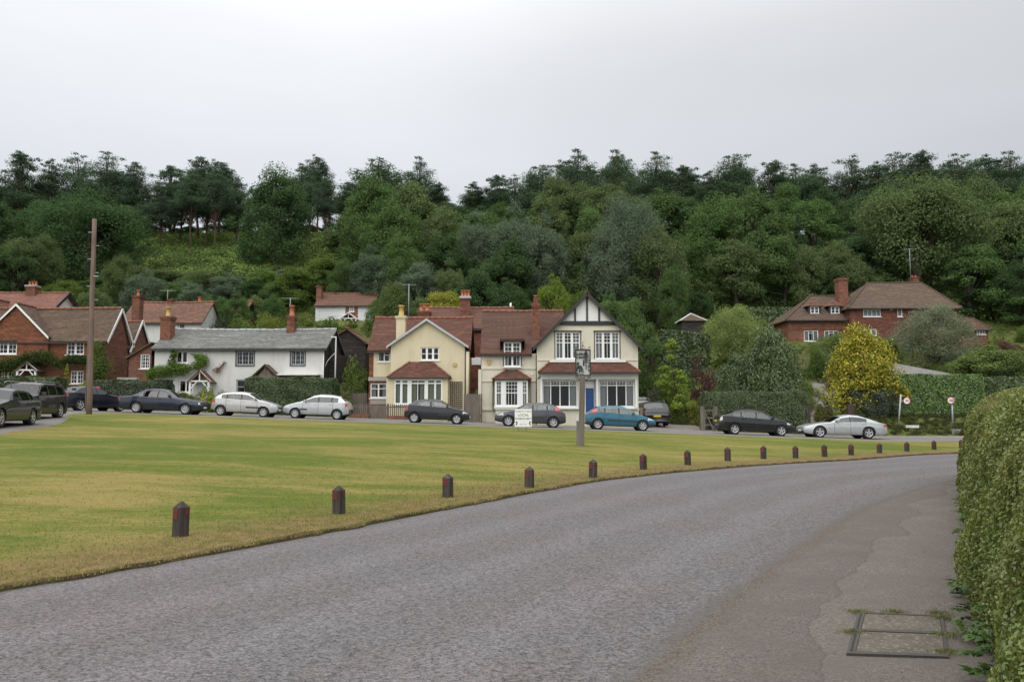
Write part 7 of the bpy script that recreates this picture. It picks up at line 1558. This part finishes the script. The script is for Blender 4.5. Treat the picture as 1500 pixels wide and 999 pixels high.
SP['coupe'] = dict(L=4.91, W=1.87, H=1.40, top=[(0, .54), (.05, .66), (.4, .76), (1.0, .88), (1.45, .93), (2.2, 1.30), (2.7, 1.395), (3.2, 1.37), (3.8, 1.20), (4.35, .98), (4.8, .90), (4.88, .82), (4.91, .58)], belt=[(1.3, .88), (2.2, .94), (3.6, .98), (4.91, .86)], wf=.87, wr=3.72, R=.34, ws=(1.48, 2.16), rw=(3.45, 4.22), dlo=[(1.75, 2.62), (2.70, 3.62)], seams=[1.72, 2.66, 3.55], hl=(.60, .74, .45), tl=(.68, .88, .30), handles=[2.52, 3.4], spokes=5, spw=.075, rf=1.0, nf=.30, rr=.8, nr=.26, tum=.55, trim=None, skirt=False)
pt = lambda n, c, **k: m_paint(n, c, **k)
PT = dict(navy=pt('paint_navy', (.012, .017, .034)), black=pt('paint_black', (.010, .010, .012)), charcoal=pt('paint_charcoal', (.018, .018, .022)), silver=pt('paint_silver', (.46, .46, .45), metal=.45), silver2=pt('paint_silver_cool', (.43, .45, .46), metal=.45), greym=pt('paint_grey', (.055, .058, .068)), blue=pt('paint_blue', (.022, .125, .185)), plum=pt('paint_plum', (.020, .012, .018)), dblue=pt('paint_dark_blue', (.010, .012, .030)), darkgreen=pt('paint_dark', (.018, .024, .024)), white=pt('paint_white', (.6, .6, .58), metal=0))
LY = 48.6
car(SP['saloon'], 'navy blue boxy saloon in front of the dark clipped hedge', 240, 47.7, 0, PT['navy'])
car(SP['supermini'], 'silver five-door hatchback facing right in front of the white cottage', 362, LY - .1, 0, PT['silver'])
car(SP['polo'], 'silver hatchback facing left before the long bushy hedge', 465.5, LY + .5, pi, PT['silver2'])
car(SP['clio'], 'small black three-door hatchback in front of the cream house', 641, LY - .1, 0, PT['charcoal'])
car(SP['hatch'], 'dark grey hatchback behind the white notice board', 776, LY, pi, PT['greym'])
car(SP['hatch'], 'teal blue hatchback behind the village sign post', 906.5, LY + .2, 0, PT['blue'])
car(SP['wedge'], 'black hatchback with sloping back by the roadside hedge', 1102.5, LY - .1, 0, PT['black'])
car(SP['coupe'], 'silver low-roofed coupe in front of the brown gate', 1231, 49.0, pi, PT['silver2'])
car(SP['saloon_new'], 'dark blue saloon seen from behind beside the tall pole', 0, 47.8, radians(66), PT['dblue'], x=-24.6)
car(SP['suv'], 'dark plum four-wheel drive with pale windscreen facing the camera', 0, 37.6, radians(-84), PT['plum'], x=-22.2)
car(SP['saloon_big'], 'black saloon facing the camera in front of the four-wheel drive', 0, 31.6, radians(-80), PT['black'], x=-19.9)
car(SP['saloon_new'], 'dark blue car cut off by the left picture edge', 0, 27.1, radians(-72), PT['dblue'], x=-19.0)
car(SP['suv'], 'dark estate car seen from behind in the drive beside the timbered house', 952, 57.5, radians(93), PT['darkgreen'])
car(SP['supermini'], 'pale car mostly hidden behind the dark estate car', 0, 63.5, radians(93), PT['silver'], x=Xp(938, 62.5))
# ================================================================== STREET FURNITURE
def utility_pole():
    Y = 44.2; x0, _, _ = P(130.3, 609, Y); xt, _, zt = P(138.3, 321, Y); g = gzf(x0, Y); o = thing('utility_pole', (x0, Y, g), 'tall brown wooden pole rising from the far left edge of the green', 'pole')
    n = 9; b = MB(); b.tube([(x0 + (xt - x0) * i / n + .01 * sin(i), Y, g - .3 + (zt - g + .3) * i / n) for i in range(n + 1)], [.152 - .04 * i / n for i in range(n + 1)], 14); b.build('pole', 'pole', o)
    for k, f in enumerate((.93, .86, .79, .72, .65, .58)):
        z = g + (zt - g) * f; xx = x0 + (xt - x0) * f; s = 1 if k % 2 else -1; b = MB(); b.tube([(xx, Y, z), (xx + s * .32, Y, z)], .018, 6); b.build('climbing_step', 'galv', o)
    b = MB(); z = g + (zt - g) * .70; xx = x0 + (xt - x0) * .7; b.tube([(xx + .1, Y - .1, z), (xx + .35, Y - .1, z)], .035, 6); b.build('cable_bracket', 'galv', o)
    b = MB(); b.box(x0 - .185, x0 - .14, Y - .12, Y + .12, g + .2, zt - 2.5); b.build('cable_cover', MT['pole'], o)
utility_pole()
def bollards():
    px = [(264, 785), (496.5, 752), (656, 728), (775.5, 713.5), (868.5, 699.5), (942.5, 687.5), (1007.5, 681), (1066, 675), (1118.5, 672), (1165.5, 671), (1208, 669), (1247, 666.5), (1288.5, 663.5), (1328.5, 661), (1368.5, 658.5), (1408, 656.5)]
    hs = [.46, .455, .45, .45, .45, .45, .45, .45, .45, .45, .45, .43, .41, .4, .4, .4]
    labs = ['nearest wooden bollard with red reflector on the verge at left', 'second nearest wooden bollard, below the silver hatchbacks', 'wooden bollard on the verge below the small black hatchback', 'wooden bollard on the verge directly below the notice board', 'wooden bollard just right of the village sign post foot', 'wooden bollard on the verge below the teal car front', 'wooden bollard on the verge below the island shrub', 'wooden bollard on the verge below the small wooden gate', 'wooden bollard below the front of the black sloping hatchback', 'wooden bollard below the gap between black hatchback and silver coupe', 'wooden bollard below the nose of the silver coupe', 'wooden bollard below the middle of the silver coupe', 'wooden bollard just right of the silver coupe tail', 'wooden bollard below the white street name plate', 'wooden bollard left of the grey roadside cabinet', 'small far bollard at the edge of the foreground hedge']
    for k, (a, c) in enumerate(px):
        x, y = G(a, c, .06)
        for _ in range(3): x, y = G(a, c, gzf(x, y))
        h = hs[k] * random.uniform(.98, 1.03); g = gzf(x, y); o = thing('bollard', (x, y, g), labs[k], 'bollard', 'wooden bollards along the road edge'); o.rotation_euler = (random.uniform(-.02, .02), random.uniform(-.025, .025), radians(52) + random.uniform(-.12, .12))
        w = .083; ch = .018; b = MB(); zt = h - .075; outl = [(-w, -w + ch), (-w + ch, -w), (w - ch, -w), (w, -w + ch), (w, w - ch), (w - ch, w), (-w + ch, w), (-w, w - ch)]
        b.prism([(p, q, -.15) for p, q in outl], (0, 0, zt + .15))
        for i in range(8):
            p, q = outl[i], outl[(i + 1) % 8]; b.face([(p[0], p[1], zt), (q[0], q[1], zt), (q[0] * .12, q[1] * .12, h), (p[0] * .12, p[1] * .12, h)])
        b.face([(p * .12, q * .12, h) for p, q in outl]); p_ = b.build('post', 'bollardwood', o, ) if 0 else None
        me_ = MB(); me_.v, me_.f, me_.m, me_.sm = b.v, b.f, b.m, b.sm; p_ = me_.build('post', 'bollardwood', None, (0, 0, 0)); p_.parent = o
        for sx, wd2 in ((0, 1.), (1, .55)):
            r = MB(); z0, z1 = h * .50, h * .80; hw = .055 * wd2
            if sx == 0: r.box(-w - .008, -w - .001, -hw, hw, z0, z1)
            else: r.box(hw * .2, hw * 1.5, -w - .008, -w - .001, z0 + .05, z1 + .01)
            rr = r.build('reflector', 'reflector_red', None, (0, 0, 0)); rr.parent = o
MT['reflector_red'] = plain('reflector_red', (.12, .018, .018), .6, .3, 30)
bollards()
def text(body, size, loc, rot, mat, parent, name='lettering', align='CENTER', ext=.004, bold=0.0):
    c = bpy.data.curves.new(name, 'FONT'); c.body = body; c.size = size; c.align_x = align; c.align_y = 'CENTER'; c.extrude = ext; c.offset = bold; c.space_character = 1.05
    o = bpy.data.objects.new(name, c); COL.objects.link(o); o.location = loc; o.rotation_euler = rot; c.materials.append(MT[mat] if isinstance(mat, str) else mat)
    bpy.context.view_layer.update(); me = bpy.data.meshes.new_from_object(o); bpy.data.objects.remove(o); o = bpy.data.objects.new(name, me); COL.objects.link(o); o.location = loc; o.rotation_euler = rot; o.parent = parent; return o
def village_sign():
    Y = 31.0; x0, _, _ = P(851.5, 655, Y); xt, _, ztop = P(853, 552, Y); g = gzf(x0, Y); o = thing('village_sign', (x0, Y, g), 'village sign with black metal picture panel on a thick weathered oak post', 'sign')
    b = MB(); b.prism([(x0 - .10, Y - .10, g - .2), (x0 + .10, Y - .10, g - .2), (x0 + .10, Y + .10, g - .2), (x0 - .10, Y + .10, g - .2)], (xt - x0, 0, ztop - g + .2)); b.build('post', 'oak', o)
    b = MB(); b.prism([(x0 - .18, Y - .14, g - .1), (x0 + .0, Y - .14, g - .1), (x0 + .0, Y - .101, g - .1), (x0 - .18, Y - .101, g - .1)], (0, 0, 1.0)); b.box(x0 - .17, x0 - .101, Y - .13, Y + .1, g - .1, g + .92); b.build('post_brace', 'oak', o)
    xa, xb, za, zb = Xp(842.4, Y, 530), Xp(865.2, Y, 530), Zp(550.5, Y), Zp(511.5, Y); f = .038; yp = Y - .02
    b = MB(); b.box(xa, xb, yp - .03, yp + .03, za, za + f); b.box(xa, xb, yp - .03, yp + .03, zb - f, zb); b.box(xa, xa + f, yp - .029, yp + .029, za + f, zb - f); b.box(xb - f, xb, yp - .029, yp + .029, za + f, zb - f); fr = b.build('panel_frame', 'black', o)
    w, h = xb - xa, zb - za; cx, cz = (xa + xb) / 2, (za + zb) / 2; L0 = root_loc(o)
    bar = lambda m, u0, v0, u1, v1, t=.014: m.bar((xa + w * u0, yp, za + h * v0), (xa + w * u1, yp, za + h * v1), t, .02)
    pic = MB()                                               # open ironwork picture: tall pine at right, cottage at left, little church tower and shrubs
    for v in (.785, .665): pic.box(xa + f, xa + w * .64, yp - .012, yp + .012, za + h * v, za + h * v + .010)
    bar(pic, .70, .30, .70, .96, .034)
    for k, (v, l) in enumerate(((.93, .07), (.88, .14), (.82, .17), (.76, .20), (.70, .18), (.63, .22), (.56, .15))):
        for s in (-1, 1): pic.prism([(xa + w * .70, yp - .01, za + h * v), (xa + w * (.70 + s * l), yp - .01, za + h * (v - .03)), (xa + w * (.70 + s * l * .9), yp - .01, za + h * (v - .052)), (xa + w * .70, yp - .01, za + h * (v - .03))], (0, .02, 0))
    pic.prism([(xa + w * .08, yp - .01, za + h * .26), (xa + w * .46, yp - .01, za + h * .26), (xa + w * .46, yp - .01, za + h * .31), (xa + w * .40, yp - .01, za + h * .385), (xa + w * .14, yp - .01, za + h * .385), (xa + w * .08, yp - .01, za + h * .31)], (0, .02, 0))
    for u in (.12, .26, .42): pic.box(xa + w * u - .02, xa + w * u + .02, yp - .01, yp + .01, za + h * .16, za + h * .26)
    pic.box(xa + w * .50, xa + w * .60, yp - .01, yp + .01, za + h * .38, za + h * .50); pic.prism([(xa + w * .49, yp - .01, za + h * .5), (xa + w * .61, yp - .01, za + h * .5), (xa + w * .55, yp - .01, za + h * .58)], (0, .02, 0))
    rr = random.Random(4)
    for i in range(46):
        u, v = rr.uniform(.06, .94), rr.uniform(.05, .30) if i < 34 else rr.uniform(.32, .52)
        if i >= 34: u = rr.uniform(.78, .94)
        a = rr.uniform(0, 6.28); q = .05 + .03 * rr.random(); bar(pic, u, v, min(.95, max(.05, u + q * cos(a))), v + q * .6 * sin(a), rr.uniform(.012, .026))
    for i in range(7): a = .5 + .3 * i; bar(pic, .08 + .02 * i, .40 + .05 * (i % 3), .16 + .02 * i, .46 + .04 * (i % 2), .014)
    pic.build('ironwork_picture', 'black', fr)
    bk_ = MB(); bk_.box(xa + f, xb - f, yp + .012, yp + .02, za + f, zb - f); bk_.build('backing', 'sign_back', fr)
    text('HOLMBURY', .098, (xa + w * .345 - L0.x, yp - .008 - L0.y, za + h * .825 - L0.z), (pi / 2, 0, 0), 'black', o, bold=.002)
    text('ST MARY', .098, (xa + w * .345 - L0.x, yp - .008 - L0.y, za + h * .705 - L0.z), (pi / 2, 0, 0), 'black', o, bold=.002)
    b = MB()                                                 # scrolls above and below
    for s in (-1, 1):
        for zz, dz in ((zb, 1), (za, -1)):
            c = (cx + s * w * .42, zz + dz * .06); b.tube([(c[0] + .045 * cos(t) * (1 - t / 9), yp, c[1] + dz * .045 * sin(t) * (1 - t / 9)) for t in [k * .55 for k in range(11)]], .011, 5)
        b.tube([(cx + s * .02, yp, zb), (cx + s * .10, yp, zb + .05), (cx + s * .02, yp, zb + .13), (cx, yp, zb + .17)], .010, 5); b.tube([(cx + s * .11, Y, ztop - .18), (cx + s * w * .40, yp, za)], .013, 5)
    b.tube([(cx, yp, zb), (cx, yp, zb + .30)], .010, 5); b.build('scrollwork', 'black', o)
MT['sign_back'] = plain('pale_panel', (.42, .43, .40), .7, .1, 4)
village_sign()
def notice():
    Y = 41.0; xa, xb = Xp(754, Y, 612), Xp(779, Y, 612); za, zb = Zp(625, Y), Zp(599, Y); g = gzf((xa + xb) / 2, Y); o = thing('notice_board', ((xa + xb) / 2, Y, g), 'white notice board on two legs in front of the dark grey hatchback', 'sign'); L0 = root_loc(o)
    b = MB(); b.box(xa, xb, Y - .012, Y + .012, za, zb); b.build('panel', 'white', o); cx = (xa + xb) / 2; w = xb - xa; h = zb - za
    for q in (xa + w * .2, xb - w * .33):
        b = MB(); b.box(q - .022, q + .022, Y + .013, Y + .05, g - .15, zb - .1); b.build('leg', 'wood', o)
    for s, v, sz, m in (('HOLMBURY ST MARY', .86, .088, 'ink_grey'), ('LOCAL', .65, .165, 'ink_dark'), ('FARMERS MKT', .45, .125, 'ink_dark'), ('SAT 10-1', .14, .085, 'ink_grey')): text(s, sz, (0 + cx - L0.x, -.0145, za + h * v - L0.z), (pi / 2, 0, 0), m, o, ext=.001, bold=.001)
    for s in (-1, 1):
        for k, (dx, dz, r, m) in enumerate(((0, .26, .045, 'ink_red'), (.03, .20, .035, 'ink_red'), (0, .12, .04, 'ink_dark'))):
            c = MB(); xx = cx + s * (w * .40 - dx * s * s); c.tube([(xx, Y - .0135, za + h * dz), (xx, Y - .0125, za + h * dz)], r, 10); c.build('painted_fruit', m, o)
MT['ink_grey'] = plain('ink_grey', (.16, .17, .18), .8, .05); MT['ink_dark'] = plain('ink_dark', (.05, .06, .06), .8, .05); MT['ink_red'] = plain('ink_red', (.20, .04, .05), .8, .05)
notice()
def speed_sign(px0, pxt, ptop, pbot, Y, discs, label, arm):
    x0 = Xp(px0, Y, pbot); xt, _, zt = P(pxt, ptop, Y); g = gzf(x0, Y); o = thing('speed_sign', (x0, Y, g), label, 'road sign', 'speed limit signs'); L0 = root_loc(o)
    b = MB(); b.tube([(x0, Y, g - .2), (xt, Y, zt)], .052, 10); b.build('post', 'galv', o)
    for (pc, pcy, r, yaw) in discs:
        xc, _, zc = P(pc, pcy, Y - .08); d = MB(); n = 28; ca, sa = cos(yaw), sin(yaw)
        def pt_(u, v, dy): return (xc + u * ca + dy * sa, Y - .08 + u * sa - dy * ca, zc + v)
        for k in range(n):
            a, c = 2 * pi * k / n, 2 * pi * (k + 1) / n; d.face([pt_(r * cos(a), r * sin(a), 0), pt_(r * cos(c), r * sin(c), 0), pt_(r * .80 * cos(c), r * .80 * sin(c), 0), pt_(r * .80 * cos(a), r * .80 * sin(a), 0)], 0); d.face([pt_(0, 0, 0), pt_(r * .80 * cos(a), r * .80 * sin(a), 0), pt_(r * .80 * cos(c), r * .80 * sin(c), 0)], 1)
            d.face([pt_(r * cos(a), r * sin(a), -.01), pt_(0, 0, -.01), pt_(r * cos(c), r * sin(c), -.01)], 2)
        pl = d.build('sign_plate', ['ink_signred', 'white', 'galv'], o); q = Vector(pt_(0, 0, .006)) - L0
        text('30', r * .95, tuple(q), (pi / 2, 0, yaw), 'ink_dark', o, ext=.001, bold=r * .02)
        if arm: a = MB(); a.tube([(xt, Y - .03, zc), (xc, Y - .05, zc)], .02, 6); a.build('arm', 'galv', o)
    return o
MT['ink_signred'] = plain('sign_red', (.40, .03, .03), .5, .05)
speed_sign(1316, 1319.5, 577.5, 632, 54.4, [(1328.3, 587, .24, 0)], 'thirty limit sign on an arm left of the street name plate', True)
speed_sign(1396, 1394.5, 583, 634, 54.4, [(1393, 586.5, .24, -.75), (1397.5, 586.5, .24, .9)], 'thirty limit sign above the grey roadside cabinet', False)
def roadside():
    Y = 53.9; x0, x1 = Xp(1327, Y, 625), Xp(1346, Y, 625); g = gzf((x0 + x1) / 2, Y); o = thing('street_name_plate', ((x0 + x1) / 2, Y, g), 'low white street name plate on two dark legs below the laurel hedge', 'sign'); z0, z1 = Zp(626.5, Y), Zp(622.8, Y)
    b = MB(); b.box(x0, x1, Y - .02, Y + .01, z0, z1); b.build('plate', 'white', o); L0 = root_loc(o)
    for q in (x0 + .14, x1 - .14): b = MB(); b.box(q - .035, q + .035, Y + .011, Y + .08, g - .1, z1 - .02); b.build('leg', 'darkbrown', o)
    text('PITLAND STREET', .105, ((x0 + x1) / 2 - L0.x, -.0215, (z0 + z1) / 2 - L0.z), (pi / 2, 0, 0), 'ink_dark', o, ext=.0005)
    x0, x1 = Xp(1394.5, 53.4, 635), Xp(1407, 53.4, 635); g = gzf(x0, 53.4); o = thing('roadside_cabinet', ((x0 + x1) / 2, 53.6, g), 'squat pale concrete-grey cabinet under the right speed sign', 'cabinet'); zt = Zp(628.8, 53.4)
    b = MB(); b.box(x0, x1, 53.4, 53.85, g - .1, zt - .05); b.build('cabinet_body', 'concrete', o); b = MB(); b.box(x0 - .03, x1 + .03, 53.37, 53.88, zt - .049, zt); b.build('lid', 'concrete', o)
    x0, x1, Y = Xp(139.6, 53.4, 575), Xp(145.2, 53.4, 575), 53.4; g = gzf(x0, Y); o = thing('post_box', ((x0 + x1) / 2, Y, g), 'small red post box against the clipped hedge right of the tall pole', 'post box'); z1 = Zp(566.5, Y); z0 = Zp(578, Y)
    b = MB(); b.box(x0, x1, Y - .12, Y + .15, z0, z1 - .05); b.prism([(x0, Y - .12, z1 - .05), (x1, Y - .12, z1 - .05), ((x0 + x1) / 2, Y - .12, z1 + .02)], (0, .27, 0)); b.build('box', MT['post_red'], o); b = MB(); b.box(x0 + .06, x1 - .06, Y - .13, Y - .121, z0 + .08, z0 + .24); b.build('notice_plate', 'white', o); b = MB(); b.box((x0 + x1) / 2 - .05, (x0 + x1) / 2 + .05, Y - .02, Y + .08, g - .1, z0 - .001); b.build('post', 'wood', o)
    b = MB(); b.box(x0 + .05, x1 - .05, Y - .132, Y - .121, z1 - .16, z1 - .12); b.build('slot', 'black', o)
MT['post_red'] = plain('post_red', (.45, .02, .02), .4, .05)
roadside()
def picket(name, label, p0, p1, Y, ptop, step=.125, w=.07, mat='picket', cat='fence', skip=None, zb=.05, pointed=True, gap=False):
    x0, x1 = Xp(p0, Y, 605), Xp(p1, Y, 605); zt = Zp(ptop, Y); g = gzf((x0 + x1) / 2, Y); o = thing(name, ((x0 + x1) / 2, Y, g), label, cat); b = MB(); n = int((x1 - x0) / step)
    for i in range(n):
        x = x0 + step * (i + .5); gg = gzf(x, Y); k = random.uniform(-.015, .015)
        q = [(x - w / 2, Y - .02, gg + zb), (x + w / 2, Y - .02, gg + zb), (x + w / 2, Y - .02, zt - .05 + k), (x, Y - .02, zt + k), (x - w / 2, Y - .02, zt - .05 + k)] if pointed else [(x - w / 2, Y - .02, gg + zb), (x + w / 2, Y - .02, gg + zb), (x + w / 2, Y - .02, zt + k), (x - w / 2, Y - .02, zt + k)]
        b.prism(q, (0, .02, 0))
    b.build('boards', mat, o)
    for f in (.25, .8): r = MB(); z = g + (zt - g) * f; r.box(x0, x1, Y + .001, Y + .05, z - .04, z + .04); r.build('rail', mat, o)
    for x in np.linspace(x0, x1, max(2, int((x1 - x0) / 1.9) + 1)): p = MB(); p.box(x - .05, x + .05, Y + .051, Y + .15, g - .2, zt + .02); p.build('fence_post', mat, o)
    return o
picket('picket_fence', 'weathered picket fence left of the cream house gate', 513, 541, 53.5, 591.5)
picket('picket_fence', 'short run of picket fence between garden gate and black hatchback', 568, 600, 53.5, 591.5)
picket('picket_gate', 'wooden picket gate with round cut-outs in front of the cream house', 542, 567.5, 53.45, 592.5, .09, .075, cat='gate')
picket('board_fence', 'tall grey board fence between the cream and timbered houses', 680.5, 705, 54.2, 577, .13, .125, pointed=False)
picket('old_fence', 'half-hidden grey fence behind the picket fence', 516, 541, 57.6, 576, .13, .11, pointed=False)
b = MB(); b.box(Xp(512.5, 53.3), Xp(541, 53.3), 53.30, 53.44, gzf(-9.7, 53.4) - .2, Zp(606, 53.3)); b_ = b.build('brick_plinth', 'brick', None, (Xp(527, 53.3), 53.37, gzf(-9.7, 53.4))); tag(b_, 'low brick plinth under the picket fence left of the gate', 'low wall')
b = MB(); b.box(Xp(568, 53.3), Xp(603, 53.3), 53.30, 53.44, gzf(-7.6, 53.4) - .2, Zp(609, 53.3)); b_ = b.build('brick_plinth', 'brick', None, (Xp(585, 53.3), 53.37, gzf(-7.6, 53.4))); tag(b_, 'low brick plinth under the fence beside the black hatchback', 'low wall')
def gate(label, p0, p1, Y, ptop, bars, mat, leaf=True, posts=True, name='field_gate'):
    x0, x1 = Xp(p0, Y, 605), Xp(p1, Y, 605); zt = Zp(ptop, Y); g = gzf((x0 + x1) / 2, Y); o = thing(name, ((x0 + x1) / 2, Y, g), label, 'gate'); h = zt - g
    for i in range(bars):
        b = MB(); z = g + .12 + (h - .17) * (i / (bars - 1)) ** 1.15; b.box(x0 + .06, x1 - .06, Y - .02, Y + .02, z - .035, z + .035); b.build('bar', mat, o)
    for x in (x0 + .03, x1 - .03): b = MB(); b.box(x - .04, x + .04, Y - .03, Y + .03, g + .06, zt + .04); b.build('stile', mat, o)
    xm = (x0 + x1) / 2
    for pa, pb in (((x0 + .06, g + .15), (xm, zt - .06)), ((x1 - .06, g + .15), (xm, zt - .06))) if leaf else (((x0 + .06, zt - .1), (x1 - .06, g + .15)),): b = MB(); b.bar((pa[0], Y - .035, pa[1]), (pb[0], Y - .035, pb[1]), .06, .03, 0, (0, 1, 0)); b.build('brace', mat, o)
    if posts:
        for x in (x0 - .12, x1 + .12): b = MB(); b.box(x - .10, x + .10, Y - .1, Y + .1, g - .2, zt + .22); b.build('gate_post', mat, o)
gate('dark brown five-bar gate across the upper drive behind the silver coupe', 1185.5, 1241, 53.9, 597.5, 5, 'darkbrown')
gate('small weathered wooden gate propped against the roadside hedge', 1031, 1045.5, 53.2, 600, 4, 'picket', leaf=False, name='garden_gate')
b = MB(); b.box(Xp(1243.5, 54.2), Xp(1249.5, 54.2), 54.2, 54.6, gzf(22, 54) - .2, Zp(591, 54.2)); tag(b.build('gate_pier', 'darkbrown', None, (Xp(1246, 54.2), 54.4, gzf(22, 54))), 'thick dark pier between the brown gate and the golden tree', 'post')
b = MB(); x = Xp(938.5, 53.2); b.box(x - .09, x + .09, 53.1, 53.28, gzf(8.4, 53.2) - .1, Zp(597, 53.2)); tag(b.build('wooden_post', 'wood', None, (x, 53.2, gzf(8.4, 53.2))), 'short grey wooden post at the right corner of the timbered house', 'post')
b = MB(); x = Xp(845, 53.6); b.prism([(x - .1, 53.6, gzf(4, 53.6) - .1), (x + .1, 53.6, gzf(4, 53.6) - .1), (x + .06, 53.6, Zp(609, 53.6)), (x - .06, 53.6, Zp(608, 53.6))], (0, .15, 0)); tag(b.build('milestone', 'limewash', None, (x, 53.6, gzf(4, 53.6))), 'whitish stone post against the timbered house left of its door', 'stone')
def lamp_column():
    Y = 58.5; x0, _, _ = P(490.7, 575, Y); zt = Zp(494, Y); g = gzf(x0, Y); o = thing('pale_post', (x0, Y, g), 'slim pale grey upright post beside the dark boarded end of the white cottage', 'post'); b = MB(); b.tube([(x0, Y, g), (x0, Y, zt)], .055, 8); b.build('post', 'galv', o)
    b = MB(); b.box(x0 - .35, x0 + .03, Y - .05, Y + .05, zt - .02, zt + .05); b.build('bracket', 'white', o)
    b = MB(); b.tube([(x0 - .75, Y, Zp(537, Y)), (x0 - .55, Y, Zp(528, Y)), (x0 - .25, Y, Zp(521, Y)), (x0 - .05, Y, Zp(517, Y))], .016, 6); b.build('curved_stay', 'white', o)
lamp_column()
def garden_seat():
    Y = 53.9; x = Xp(291, Y, 590); g = gzf(x, Y); o = thing('garden_bench', (x, Y, g), 'weathered wooden garden seat beside the vivid yellow dwarf conifer', 'bench'); b = MB()
    for z in (.42,): b.box(x - .55, x + .55, Y - .2, Y + .2, g + z, g + z + .04)
    b.build('seat', 'picket', o); b = MB(); b.box(x - .55, x + .55, Y + .2, Y + .24, g + .62, g + .70); b.box(x - .55, x + .55, Y + .2, Y + .24, g + .78, g + .88); b.build('backrest', 'picket', o)
    for sx in (-.5, .5):
        for sy in (-.17, .2): b = MB(); b.box(x + sx - .03, x + sx + .03, Y + sy - .03, Y + sy + .03, g, g + (.42 if sy < 0 else .9)); b.build('leg', 'picket', o)
garden_seat()
